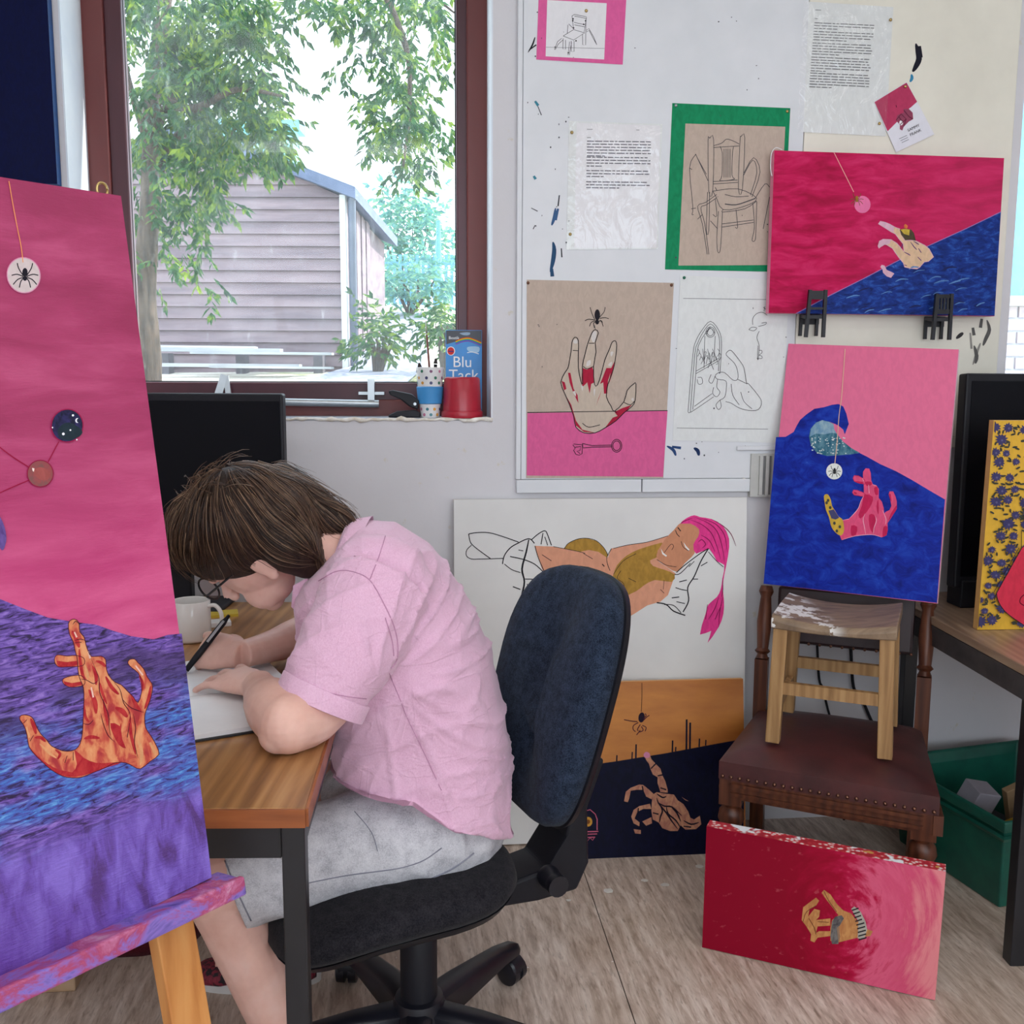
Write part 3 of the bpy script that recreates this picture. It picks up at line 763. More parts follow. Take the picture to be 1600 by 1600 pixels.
for i in range(13):
    p = V((a.x, a.y, CZ + .168)).lerp(V((b.x, b.y, CZ + .168)), (i + 1.2) / 14.4) - bk * .017
    if first is None:
        mb = MB(); mb.ball(p, .004, seg=8, ring=5); first = mesh('nail_head', mb, M_NAIL, bp, smooth=True); fp = p
    else:
        o = first.copy(); link(o); o.location = p - fp
mb = MB(); mb.bar(V((a.x, a.y, .14)), V((b.x, b.y, .14)), .02, .03, ZZ); mesh('stretcher', mb, M_OAK, ch)

# ---- child's stool standing on that chair
M_PINE = m_wood('worn_beech', col(122, 88, 52), col(160, 122, 78), col(184, 148, 102), 'Z', 1.4, .5)
def m_stooltop():
    t = NT('paint_spotted_stool_top'); co = t.co()
    g = t.noise(t.map(co, (4, 14, 4)), 3, 5, .6, .6)
    c = t.ramp(g, [(.3, col(104, 84, 68)), (.7, col(156, 132, 106))])
    x_ = t.sep(co)[0]
    s_ = t.math('MULTIPLY', t.step(t.noise(co, 22, 4, .6), .5, .54), t.step(x_, -.02, -.07))
    c = t.mix(s_, c, col(232, 230, 226))
    return t.fin(c, .55)
L0, R0 = atz(1207, 1167, CZ), atz(1382, 1193, CZ); RB0 = atz(1408, 1136, CZ)
sx = (R0 - L0); sw = sx.length; sx.normalize(); sy = V((-sx.y, sx.x, 0))
sh = .322; dep = .235
so = (L0 + R0) / 2
st = thing('child_stool', V((so.x, so.y, CZ)) + sy * dep / 2, "small worn beech child's stool standing on the leather chair seat", 'stool')
def S(x, y, z): return V((so.x, so.y, CZ + .002)) + sx * x + sy * y + ZZ * z
for (x, y) in ((-sw / 2, 0), (sw / 2, 0), (-sw / 2, dep), (sw / 2, dep)):
    mb = MB(); k = .93
    mb.bar(S(x, y, .012 if y == 0 else .012), S(x * k, y * .97 + .004, sh - .03), .032, .028, sy); bevel(mesh('leg', mb, M_PINE, st), .002)
for y in (0, dep):
    mb = MB(); mb.bar(S(-sw / 2 * .96, y, .145), S(sw / 2 * .96, y, .145), .016, .028, ZZ); mesh('rung', mb, M_PINE, st)
for x in (-sw / 2, sw / 2):
    mb = MB(); mb.bar(S(x * .95, .01, .10), S(x * .95, dep - .01, .10), .014, .022, ZZ); mesh('side_rung', mb, M_PINE, st)
rs = []
for k in range(15):
    x = -sw / 2 - .012 + (sw + .024) * k / 14; u = 2 * k / 14 - 1
    dz = -.016 * (1 - u * u)
    rs.append([S(x, -.018, sh - .034 + dz * .3), S(x, dep + .02, sh - .034 + dz * .3), S(x, dep + .02, sh - .004 + dz), S(x, dep * .5, sh + dz), S(x, -.010, sh - .002 + dz), S(x, -.02, sh - .012 + dz)])
mb = MB(); mb.rings(rs); bevel(mesh('seat', mb, m_stooltop(), st, smooth=True, auto=40), .003)

# ---- swivel office chair
CA = radians(24)
cf = V((-cos(CA), -sin(CA), 0)); cl = V((sin(CA), -cos(CA), 0))     # forward, and its left (towards the camera)
hub = atz(655, 1598, .07); hub = V((hub.x, hub.y, 0)); 
def m_fabric(name, a, b):
    t = NT(name); co = t.co()
    n1 = t.noise(co, 420, 2, .8); n2 = t.noise(co, 60, 3, .7)
    c = t.ramp(t.mix(.4, n1, n2), [(.38, a), (.62, b)])
    t.bump(n1, .5, .001)
    return t.fin(c, .95, 0, .1, Sheen_Weight=.05)
M_CHAIRF = m_fabric('charcoal_blue_fabric', col(20, 26, 38), col(50, 62, 82))
M_CHAIRF2 = m_fabric('charcoal_fabric', col(20, 20, 25), col(46, 44, 48))
M_CASTOR = pm('black_nylon', col(26, 27, 36), col(20, 20, 28), rough=.35)
oc = thing('office_chair', hub, 'black fabric office swivel chair the person is sitting on', 'chair')
def K(f, l, z): return hub + cf * f + cl * l + ZZ * z
for k in range(5):
    an = radians(54 + 72 * k); dv = V((cos(an), sin(an), 0)); sv = V((-dv.y, dv.x, 0))
    mb = MB(); rs = []
    for t_, w_, z0, z1 in ((.02, .032, .06, .115), (.12, .028, .065, .112), (.24, .022, .07, .10), (.29, .02, .068, .088), (.305, .012, .068, .08)):
        c = hub + dv * t_
        rs.append([c - sv * w_ + ZZ * z0, c + sv * w_ + ZZ * z0, c + sv * w_ * .9 + ZZ * (z1 - .008), c + sv * w_ * .5 + ZZ * z1, c - sv * w_ * .5 + ZZ * z1, c - sv * w_ * .9 + ZZ * (z1 - .008)])
    mb.rings(rs); mesh('base_arm', mb, M_CASTOR, oc, smooth=True, auto=50)
    c = hub + dv * .29
    ca = thing_c = None
    mb = MB(); mb.tube([c + ZZ * .05, c + ZZ * .072], .009, 8)
    wd = V((cos(an + .9 * k), sin(an + .9 * k), 0))
    mb.lathe(c + wd * -.022 + ZZ * .026 + V((0, 0, 0)), [(.018, 0), (.025, .003), (.026, .018), (.018, .020)], 16, wd)
    mb.lathe(c + wd * .004 + ZZ * .026, [(.018, 0), (.026, .002), (.025, .017), (.018, .02)], 16, wd)
    mb.lathe(c + wd * -.02 + ZZ * .034, [(.02, 0), (.024, .004), (.024, .036), (.02, .04)], 16, wd)
    mesh('castor', mb, M_CASTOR, oc, smooth=True, auto=40)
mb = MB(); mb.lathe(hub, [(.05, .055), (.052, .10), (.044, .125), (.036, .128)], 24); mesh('hub', mb, M_CASTOR, oc, smooth=True, auto=40)
mb = MB(); mb.lathe(hub, [(.034, .12), (.034, .26), (.030, .266), (.026, .266)], 24); mesh('column_cover', mb, M_BLACKP, oc, smooth=True, auto=40)
mb = MB(); mb.lathe(hub, [(.025, .25), (.025, .34)], 20); mesh('gas_lift', mb, M_BLACKP, oc, smooth=True, auto=40)
mb = MB(); mb.box(K(0, 0, .333), cf, cl, ZZ, .22, .16, .02); bevel(mesh('mechanism', mb, M_BLACKP, oc), .006)
# seat: rounded, waterfall front; plastic pan below
SZ = .420; SF, SB, SH = .275, -.15, .212
def seat_ring(zf, inset, n=48):
    out = []
    for k in range(n):
        a = 2 * pi * k / n; c_, s_ = cos(a), sin(a)
        ex = 2 / 3.4
        fx_ = (abs(c_) ** ex) * (1 if c_ > 0 else -1); ly = (abs(s_) ** ex) * (1 if s_ > 0 else -1)
        f = (SF + SB) / 2 + fx_ * ((SF - SB) / 2 - inset); l = ly * (SH - inset) * (1 - .08 * (fx_ < 0) * fx_ * fx_)
        drop = -.045 * max(0, (f - .08) / .18) ** 2 + .02 * max(0, (-f - .05) / .17) ** 2
        out.append(K(f, l, zf + drop))
    return out
mb = MB()
rs = [seat_ring(SZ - .052, .004), seat_ring(SZ - .038, -.004), seat_ring(SZ - .02, 0), seat_ring(SZ - .006, .014), seat_ring(SZ, .04), seat_ring(SZ + .002, .12)]
mb.rings(rs); mesh('seat_cushion', mb, M_CHAIRF2, oc, smooth=True, auto=70)
mb = MB(); rs = [seat_ring(SZ - .078, .05), seat_ring(SZ - .068, .012), seat_ring(SZ - .053, .002)]; mb.rings(rs); mesh('seat_pan', mb, M_BLACKP, oc, smooth=True, auto=50)
# backrest: tall rounded pad leaning back, plastic shell behind
B0 = K(-.225, 0, .435)
bup = (ZZ * cos(radians(15)) - cf * sin(radians(15))).normalized(); bfw = (cf * cos(radians(15)) + ZZ * sin(radians(15))).normalized()
def back_ring(inset, off, n=56, H=.475, wb=.18, wt=.195):
    out = []
    for k in range(n):
        a = 2 * pi * k / n; c_, s_ = cos(a), sin(a); ex = 2 / 2.9
        l = (abs(c_) ** ex) * (1 if c_ > 0 else -1); h = (abs(s_) ** ex) * (1 if s_ > 0 else -1)
        w = wb + (wt - wb) * (h + 1) / 2
        ll = l * (w - inset); hh_ = H / 2 + h * (H / 2 - inset)
        curve = .045 * (l ** 2) + .03 * ((h * .5) ** 2) - .02 * (h < -.2) * 0
        out.append(B0 + bup * hh_ + cl * ll + bfw * (off + curve * .8))
    return out
mb = MB(); rs = [back_ring(.02, -.03), back_ring(.002, -.022), back_ring(0, .0), back_ring(.006, .016), back_ring(.025, .028), back_ring(.08, .032), back_ring(.15, .026)]
mb.rings(rs); mesh('backrest', mb, M_CHAIRF, oc, smooth=True, auto=70)
mb = MB(); rs = [back_ring(.05, -.052), back_ring(.02, -.048), back_ring(.002, -.036), back_ring(-.002, -.024), back_ring(.01, -.02)]
mb.rings(rs); mesh('back_shell', mb, M_BLACKP, oc, smooth=True, auto=60)
# J-bar cover and adjusting knob
mb = MB(); prof = [(-.05, .295), (-.22, .285), (-.30, .29), (-.325, .34), (-.32, .45), (-.355, .54), (-.32, .55), (-.29, .47), (-.275, .40), (-.235, .345), (-.05, .315)]
mb.prism([K(f, -.05, z) for f, z in prof], cl * .10); bevel(mesh('back_bracket', mb, M_BLACKP, oc), .010, 3)
mb = MB(); mb.lathe(K(-.235, .05, .335), [(.02, 0), (.022, .012), (.018, .03), (.02, .034), (.02, .05)], 16, cl); mesh('knob', mb, M_CASTOR, oc, smooth=True, auto=40)

# ---- mug, notebook, loose things on the desk
mc = atz(300, 1000, DZ); mc = V((mc.x, mc.y, DZ))
mug = thing('mug', mc, 'plain white mug standing behind the pen', 'mug')
mR = .040; mH = .086
mb = MB(); mb.lathe(mc, [(.030, .0), (mR - .003, .002), (mR, .008), (mR, mH - .002), (mR - .0015, mH), (mR - .003, mH - .001), (mR - .0035, .008), (.02, .006)], 36); mesh('body', mb, M_WHITECER, mug, smooth=True, auto=50)
mb = MB(); hv = V((1, -.12, 0)).normalized()
mb.tube(crv([tuple(mc + hv * a + ZZ * b) for a, b in ((mR - .003, .074), (mR + .014, .076), (mR + .026, .06), (mR + .026, .036), (mR + .014, .018), (mR - .003, .016))], 5), .006, 10, flat=.7); mesh('handle', mb, M_WHITECER, mug, smooth=True)
M_PAPER = pm('white_paper', col(236, 237, 238), col(230, 231, 233), rough=.7)
M_COVER = pm('black_notebook_cover', col(34, 34, 38), rough=.5)
NB = DZ + .001
p00 = atz(305, 1160, NB); p10 = atz(392, 1146, NB); gut = atz(296, 1083, NB + .012); p01 = atz(292, 1040, NB)
ex_ = (p10 - p00).normalized(); ey_ = V((-ex_.y, ex_.x, 0))
L_ = .30; o0 = p00 - ex_ * .10; gy = (atz(300, 1084, NB + .01) - p00).dot(ey_); fy = gy * 2
nb = thing('notebook', o0 + ex_ * L_ / 2 + ey_ * fy / 2, 'open white sketchbook under the writing hands', 'notebook')
mb = MB(); mb.prism([o0, o0 + ex_ * L_, o0 + ex_ * L_ + ey_ * fy, o0 + ey_ * fy], ZZ * .003); mesh('cover', mb, M_COVER, nb)
for a, b in ((.003, gy - .001), (gy + .001, fy - .003)):
    mb = MB(); rs = []
    for k in range(7):
        yy = a + (b - a) * k / 6; g_ = abs(yy - gy) / gy; zt = .004 + .008 * min(1, (g_ * 6) ** .5) * (1 - .25 * g_)
        rs.append([o0 + ex_ * .003 + ey_ * yy + ZZ * .0032, o0 + ex_ * (L_ - .003) + ey_ * yy + ZZ * .0032, o0 + ex_ * (L_ - .003) + ey_ * yy + ZZ * zt, o0 + ex_ * .003 + ey_ * yy + ZZ * zt])
    mb.rings(rs); mesh('page_block', mb, M_PAPER, nb)
M_YELLOW = pm('yellow_card', col(206, 178, 58), rough=.6)
c = atz(330, 962, DZ); mb = MB(); mb.box(V((c.x, c.y, DZ + .003)), V((.95, .3, 0)).normalized(), V((-.3, .95, 0)).normalized(), ZZ, .12, .05, .006); o = mesh('notepad', mb, [M_YELLOW]); tag(o, 'thin yellow pad lying behind the white mug', 'notepad')
c = atz(333, 973, DZ); mb = MB(); mb.box(V((c.x + .012, c.y - .03, DZ + .006)), V((.9, .35, 0)).normalized(), V((-.35, .9, 0)).normalized(), ZZ, .07, .035, .012); o = mesh('eraser', mb, [M_PAPER]); tag(o, 'small white block seen through the mug handle', 'eraser'); bevel(o, .002)

# ---- green crate of offcuts under the right desk
M_GREEN = pm('green_plastic', col(22, 96, 80), col(16, 80, 68), rough=.4)
g0 = atz(1560, 1428, 0); gl = atz(1470, 1352, 0)
gz0 = .0; gy_ = V((.0, 1, 0))
cA = V((g0.x, g0.y, 0)); cB = V((g0.x - .11, g0.y + .36, 0)); ey2 = (cB - cA).normalized(); ex2 = V((ey2.y, -ey2.x, 0))
cr_ = thing('storage_crate', cA + ex2 * .2 + ey2 * .2, 'green plastic crate of offcuts under the right desk', 'crate')
GH = .235
def crate_ring(z, g, inset):
    a = cA - ex2 * g - ey2 * g + (ex2 + ey2) * inset; w = .42 + 2 * g - 2 * inset; l = .40 + 2 * g - 2 * inset
    return [a + ZZ * z, a + ex2 * w + ZZ * z, a + ex2 * w + ey2 * l + ZZ * z, a + ey2 * l + ZZ * z]
mb = MB(); mb.rings([crate_ring(.0, -.02, 0), crate_ring(GH - .03, .0, 0), crate_ring(GH - .03, .012, 0), crate_ring(GH, .014, 0), crate_ring(GH, .004, 0), crate_ring(GH - .03, -.006, 0), crate_ring(.008, -.026, 0)], True, True)
bevel(mesh('tub', mb, M_GREEN, cr_), .006)
mb = MB(); mb.rings([crate_ring(GH - .055, .004, 0), crate_ring(GH - .045, .010, 0), crate_ring(GH - .04, .004, 0)], False, False); mesh('rim_rib', mb, M_GREEN, cr_)
M_GREYB = pm('grey_offcut', col(150, 146, 156), rough=.7); M_YEL2 = pm('yellow_offcut', col(188, 150, 40), rough=.6); M_TAN = pm('plywood_offcut', col(150, 122, 90), rough=.7); M_DKB = pm('dark_offcut', col(60, 60, 70), rough=.7)
for i, (px, py, Y, sxx, syy, szz, rot, m, lab) in enumerate((
        (1524, 1252, g0.y + .22, .07, .06, .09, (.3, .25, .3), M_GREYB, 'grey block standing in the green crate'),
        (1578, 1302, g0.y + .12, .12, .05, .14, (.9, .1, .5), M_YEL2, 'yellow offcut lying in the green crate'),
        (1586, 1262, g0.y + .22, .05, .02, .14, (.2, -.35, .2), M_TAN, 'plywood offcut upright in the green crate'),
        (1550, 1290, g0.y + .33, .05, .05, .07, (.2, .1, .8), M_DKB, 'dark blue-grey offcut at the back of the green crate'))):
    c = at(px, py, Y); rm = Euler(rot).to_matrix()
    mb = MB(); mb.box(c, rm @ V((1, 0, 0)), rm @ V((0, 1, 0)), rm @ V((0, 0, 1)), sxx, syy, szz)
    o = mesh('offcut', mb, m); tag(o, lab, 'offcut', 'offcuts in the green crate'); bevel(o, .002)

# ---- things on the window sill
SIZ = o1z + .006
def sill(px, py, d): s_, _ = ws(px, py, d); return W(s_, SIZ, d)
# polka-dot travel cup with blue sleeve
cu = sill(672, 651, -.055)
cup = thing('travel_cup', cu, 'polka-dot cup with a blue sleeve holding brushes on the sill', 'cup')
M_CUPW = pm('white_cup', col(236, 236, 236), rough=.3); M_SLEEVE = pm('blue_silicone', col(66, 150, 214), rough=.5)
cH = abs(at(672, 574, cu.y).z - SIZ); r0, r1 = 15.0 / F * cu.y, 21.5 / F * cu.y
mb = MB(); mb.lathe(cu, [(r0 * .95, 0), (r0, .004), (r1, cH - .003), (r1, cH), (r1 - .002, cH), (r0 - .002, .006)], 28); mesh('body', mb, M_CUPW, cup, smooth=True, auto=40)
def rz_(z): return r0 + (r1 - r0) * z / cH
za, zb_ = cH * .27, cH * .62
mb = MB(); mb.lathe(cu, [(rz_(za) + .0005, za), (rz_(za) + .003, za + .002), (rz_(zb_) + .003, zb_ - .002), (rz_(zb_) + .0005, zb_)], 28, cap0=False, cap1=False); mesh('sleeve', mb, M_SLEEVE, cup, smooth=True, auto=40)
dots = [col(196, 122, 150), col(70, 130, 140), col(220, 160, 70), col(60, 60, 110), col(46, 120, 92), col(120, 60, 100)]
random.seed(8)
for row, z in enumerate((.06, .17, .69, .79, .92)):
    for k in range(9):
        a = 2 * pi * (k + .5 * (row % 2)) / 9; zz = z * cH; r = rz_(zz) + .0004
        nrm = V((cos(a), sin(a), 0)); tv_ = V((-sin(a), cos(a), 0)); c = cu + nrm * r + ZZ * zz
        if nrm.y > .3: continue
        mb = MB(); mb.flat([c + tv_ * (.0042 * cos(2 * pi * j / 10)) + ZZ * (.0042 * sin(2 * pi * j / 10)) for j in range(10)])
        mesh('dot', mb, pm('dot_%d' % ((k + row) % 6), dots[(k + row) % 6], rough=.4), cup)
M_BRUSHW = pm('brush_handle', col(120, 62, 54), rough=.3); M_BRISTLE = pm('dark_bristle', col(50, 44, 44), rough=.9); M_FERR = pm('ferrule', col(190, 186, 176), rough=.3, metal=.9)
for i, (p0, p1, lab) in enumerate((((676, 600), (665, 502), 'tall thin brush with a red-brown handle in the dotted cup'), ((660, 585), (655, 567), 'short dark brush leaning left in the dotted cup'), ((678, 590), (681, 560), 'short dark brush leaning right in the dotted cup'))):
    a = at(p0[0], p0[1], cu.y); b = at(p1[0], p1[1], cu.y + (.03 if i == 0 else .0)); a = V((a.x, a.y, SIZ + .02)) if i == 0 else a - ZZ * .05
    br = thing('paint_brush', a, lab, 'brush', 'brushes in the dotted cup')
    mb = MB(); mb.tube([a, a.lerp(b, .5), a.lerp(b, .85)], [.0022, .0032, .0025] if i == 0 else [.003, .005, .005], 8); mesh('handle', mb, M_BRUSHW if i == 0 else M_BLACKP, br, smooth=True)
    mb = MB(); mb.tube([a.lerp(b, .86), a.lerp(b, 1.0)], [.0025, .0012] if i == 0 else [.006, .003], 8); mesh('tip', mb, M_BRISTLE if i else M_FERR, br, smooth=True)
# red upturned pot
po = sill(722, 655, -.045)
pH = abs(at(722, 589, po.y).z - SIZ); pr0, pr1 = 31.5 / F * po.y, 26.5 / F * po.y
M_REDP = pm('red_plastic', col(176, 30, 52), col(164, 26, 46), rough=.3)
pot = thing('upturned_pot', po, 'red plastic pot standing upside down on the sill', 'pot')
mb = MB(); mb.lathe(po, [(pr0 - .003, 0), (pr0, .001), (pr0 - .001, .018), (pr0 - .003, .019), (pr1 + .002, pH - .006), (pr1 - .002, pH - .001), (pr1 - .006, pH), (.02, pH), (.018, pH - .003), (.004, pH - .003)], 36); mesh('body', mb, M_REDP, pot, smooth=True, auto=40)
mb = MB(); mb.lathe(po, [(pr0 + .0005, .0), (pr0 + .0015, .002), (pr0 + .0015, .014), (pr0, .017)], 36, cap0=False, cap1=False); mesh('rim', mb, M_REDP, pot, smooth=True, auto=40)
# packet of tack
tk_d = -.12
s0, z0 = ws(697, 652, tk_d); s1, z1 = ws(753, 516, tk_d)
M_PKT = pm('packet_blue', col(20, 132, 206), rough=.35); M_PKTD = pm('packet_dark', col(28, 28, 44), rough=.35)
pk = thing('tack_packet', W((s0 + s1) / 2, SIZ, tk_d), 'blue and black packet of adhesive putty behind the red pot', 'packet')
mb = MB(); mb.wbox(s0, s1, SIZ, z1, tk_d - .006, tk_d); mesh('card', mb, M_PKT, pk)
# hole punch
hp = sill(632, 650, -.055); 
pu = thing('hole_punch', hp, 'black two-hole punch beside the dotted cup', 'hole punch')
hx = U; 
mb = MB(); mb.prism([hp + hx * a + ZZ * b - NW * .02 for a, b in ((-.042, .0), (.042, .0), (.042, .012), (.03, .02), (-.02, .016), (-.042, .006))], NW * .04); bevel(mesh('base', mb, M_BLACKP, pu), .003)
mb = MB(); mb.prism([hp + hx * a + ZZ * b - NW * .016 for a, b in ((.036, .02), (.040, .044), (.02, .062), (-.03, .072), (-.042, .070), (-.038, .060), (-.01, .048), (.012, .03))], NW * .032); bevel(mesh('lever', mb, M_BLACKP, pu), .004, 3)
mb = MB(); mb.lathe(hp + hx * .028 + ZZ * .036 + NW * .015, [(.004, 0), (.004, .004)], 12, NW); mesh('pin', mb, M_STEEL, pu)
# slatted vent on the wall
s0, z0 = ws(1168, 775); s1, z1 = ws(1206, 708)
ve = thing('wall_vent', W((s0 + s1) / 2, z0, 0), 'grey slatted vent on the wall beside the small arched drawing', 'vent')
M_VENT = pm('grey_vent_plastic', col(196, 196, 192), rough=.5)
mb = MB(); mb.wbox(s0, s1 + .06, z0, z1, .0, .02); mesh('box', mb, M_VENT, ve)
M_VSLOT = pm('vent_slot', col(120, 120, 120), rough=.6)
for i in range(6):
    a = s0 + .022 + i * .017; mb = MB(); mb.wbox(a, a + .009, z0 + .006, z1 - .006, .02, .027); mesh('slat', mb, M_VENT, ve)
    mb = MB(); mb.wbox(a + .0095, a + .0165, z0 + .006, z1 - .006, .0195, .0215); mesh('slot', mb, M_VSLOT, ve)
# white conduit under the board
s0, z0 = ws(1135, 697, .02); s1, z1 = ws(1215, 706, .02)
mb = MB(); mb.wbox(s0 + .03, s1, min(z0, z1) + .004, max(z0, z1), .0152, .020); o = mesh('cable_trunking', mb, M_BOARD); tag(o, 'short white cable trunking below the small arched drawing', 'trunking'); bevel(o, .002)
# black leads hanging on the wall behind the stool
for i, q in enumerate((((1279, 1050), (1286, 1076), (1294, 1110)), ((1332, 1062), (1343, 1085), (1358, 1118)))):
    P = [at(a, b, 2.67 - .0) for a, b in q]; P = [on(a, b, W0 + NW * .012, NW) for a, b in q]
    P = [P[0] + V((-.02, 0, .25))] + P + [V((P[-1].x + .03, P[-1].y - .01, .22)), V((P[-1].x + .05, P[-1].y - .03, .01))]
    mb = MB(); mb.tube(crv([tuple(p) for p in P], 6), .0035 + .001 * i, 7); o = mesh('power_lead', mb, M_BLACKP, smooth=True)
    tag(o, ['thin black lead hanging down the wall, left of the two behind the stool', 'thicker black lead hanging down the wall, right of the two behind the stool'][i], 'cable', 'leads behind the stool')

# ================================================================== PAINTINGS, DRAWINGS AND PAPERS
PM = {}
def paint(r, g, b, var=.12, rough=.6, sc_=.35, second=None):
    """a brushed colour; the paint's own mottling follows the picture's surface coordinates"""
    key = (r, g, b, var, rough, second)
    if key in PM: return PM[key]
    t = NT('paint_%d_%d_%d' % (r, g, b)); uv = t.co('UV')
    c1 = col(r, g, b); c2 = col(*second) if second else tuple(x * (1 - var * 1.6) for x in c1[:3]) + (1,)
    f = t.noise(t.map(uv, (6, 3, 1), (0, 0, .5)), 2.2, 5, .6, .6)
    c = t.ramp(f, [(.38, c2), (.62, c1)])
    t.bump(t.noise(t.map(uv, (30, 12, 1)), 1.0, 3), .2, .001)
    PM[key] = t.fin(c, rough, 0, .14); return PM[key]
INK = paint(34, 32, 38, 0, .7)

class Art:
    """flat painted shapes lying on the plane (p0, n) of a picture; traced outlines are carried onto that plane"""
    def __init__(s, p0, n, parent, aff=None): s.p0, s.n, s.parent, s.k, s.parts, s.aff = V(p0), V(n).normalized(), parent, 0, {}, aff
    def pt(s, q, lift): return on(q[0], q[1], s.p0 + s.n * lift, s.n)
    def part(s, name):
        s.cur = s.parts.setdefault(name, dict(v=[], f=[], m=[], uv=[], mats=[])); return s
    def _slot(s, m):
        if m not in s.cur['mats']: s.cur['mats'].append(m)
        return s.cur['mats'].index(m)
    def _push(s, pts2, tris, m, lift):
        c = s.cur; o = len(c['v']); W3 = [s.pt(q, lift) for q in pts2]; c['v'] += W3; c['uv'] += [s.aff(p) if s.aff else (p.dot(U) * 6, -p.z * 6) for p in W3]
        mi = s._slot(m)
        for t in tris: c['f'].append(tuple(i + o for i in t)); c['m'].append(mi)
    def fill(s, pts, m, smooth=0):
        s.k += 1; P = [(p[0], p[1]) for p in (crv(pts, smooth, True) if smooth else pts)]
        s._push(P, tessellate_polygon([[V((a, b, 0)) for a, b in P]]), m, .0005 + .00003 * s.k); return s
    def ell(s, cx, cy, rx, ry, m, n=24, rot=0):
        P = []
        for i in range(n):
            a = 2 * pi * i / n; x, y = rx * cos(a), ry * sin(a); P.append((cx + x * cos(rot) - y * sin(rot), cy + x * sin(rot) + y * cos(rot)))
        return s.fill(P, m)
    def line(s, pts, w, m=None, smooth=4, closed=False, taper=False):
        s.k += .2; m = m or INK
        P = crv(pts, smooth, closed) if smooth and len(pts) > 2 else [V((p[0], p[1], 0)) for p in pts]
        n = len(P)
        if n < 2: return s
        L, R = [], []
        for i in range(n):
            a = P[(i - 1) % n] if closed else P[max(i - 1, 0)]; b = P[(i + 1) % n] if closed else P[min(i + 1, n - 1)]
            t = b - a; t = t.normalized() if t.length > 1e-6 else V((1, 0, 0)); x = V((-t.y, t.x, 0)); h = w / 2
            if taper: h *= max(.12, sin(pi * (i + .4) / n) ** .7)
            L.append(P[i] + x * h); R.append(P[i] - x * h)
        pts2 = [(p.x, p.y) for p in L] + [(p.x, p.y) for p in R]; tr = []
        for i in range(n if closed else n - 1):
            j = (i + 1) % n; tr.append((i, j, n + j, n + i))
        s._push(pts2, tr, m, .0006 + .00003 * s.k); return s
    def done(s):
        for name, c in s.parts.items():
            me = bpy.data.meshes.new(name); org = ORG[s.parent.name]
            me.from_pydata([tuple(p - org) for p in c['v']], [], c['f'])
            for m in c['mats']: me.materials.append(m)
            me.polygons.foreach_set('material_index', c['m'])
            ul = me.uv_layers.new(name='uv')
            for lp in me.loops: ul.data[lp.index].uv = c['uv'][lp.vertex_index]
            me.update(); o = bpy.data.objects.new(name, me)
            if name in ('painted_sunflowers', 'painted_drapery', 'paint_specks'): o['kind'] = 'stuff'
            o.parent = s.parent; link(o); ORG[o.name] = org
M_CEDGE = pm('raw_canvas_edge', col(226, 222, 212), rough=.8)
def canvas(name, label, quad, th, front, side=None, cat='painting', px=None, rounded=None):
    """stretched canvas or sheet: quad TL,TR,BR,BL in the place; px the traced corners (for the paint's coordinates)"""
    TL, TR, BR, BL = [V(p) for p in quad]
    n = (TR - TL).cross(BL - TL).normalized()
    if n.dot(EYE - TL) < 0: n = -n
    base = (BL + BR) / 2
    t = thing(name, base, label, cat)
    me_v = [TL, TR, BR, BL] + [p - n * th for p in (TL, TR, BR, BL)]
    mb = MB(); mb.add(me_v, [(0, 3, 2, 1)], 0); mb.f += [(4, 5, 6, 7), (0, 1, 5, 4), (1, 2, 6, 5), (2, 3, 7, 6), (3, 0, 4, 7)]; mb.m += [1] * 5
    o = mesh('canvas' if th > .004 else 'sheet', mb, [front, side or M_CEDGE], t)
    ul = o.data.uv_layers.new(name='uv')
    def pix(p):
        q = RCAM.transposed() @ (p - EYE); return (800 + F * q.x / -q.z, 800 - F * q.y / -q.z)
    ex, ey = TR - TL, BL - TL; A, B, C_ = [V((q[0], q[1], 0)) / 100 for q in (pix(TL), pix(TR), pix(BL))]
    if px: A, B, C_ = [V((q[0], q[1], 0)) / 100 for q in px]
    g11, g12, g22 = ex.dot(ex), ex.dot(ey), ey.dot(ey); dt = g11 * g22 - g12 * g12
    def aff(p):                                          # flat coordinates of the picture's own surface
        r = p - TL; a, b = r.dot(ex), r.dot(ey); i, j = (a * g22 - b * g12) / dt, (b * g11 - a * g12) / dt
        q = A + (B - A) * i + (C_ - A) * j; return (q.x, q.y)
    for lp in o.data.loops: ul.data[lp.index].uv = aff(me_v[lp.vertex_index])
    return t, Art(TL, n, t, aff), n
def spider(a, cx, cy, s, m, legm=None, body=1.0):
    legm = legm or m
    a.ell(cx, cy - .35 * s, .26 * s * body, .42 * s * body, m); a.ell(cx, cy + .25 * s, .2 * s * body, .24 * s * body, m)
    for sg in (-1, 1):
        for k, (x1, y1, x2, y2) in enumerate(((.6, -.7, .75, -1.25), (.75, -.15, 1.3, -.05), (.7, .35, 1.15, .85), (.4, .55, .55, 1.15))):
            a.line([(cx + sg * .15 * s, cy + (.0 + .08 * k) * s), (cx + sg * x1 * s, cy + y1 * s), (cx + sg * x2 * s, cy + y2 * s)], max(.9, s * .1), legm, 3)
def words(a, x0, y0, x1, rows, dy, sl, m, w=1.6, seed=1, skew=0.0):
    r = random.Random(seed)
    for k in range(rows):
        y = y0 + k * dy; xe = x1 if k < rows - 1 else x0 + (x1 - x0) * r.uniform(.25, .6); x = x0 + skew * k
        while x < xe + skew * k - 3:
            L = min(r.uniform(4, 13), xe + skew * k - x); a.line([(x, y + sl * (x - x0)), (x + L, y + sl * (x + L - x0))], w, m, 0); x += L + 1.6
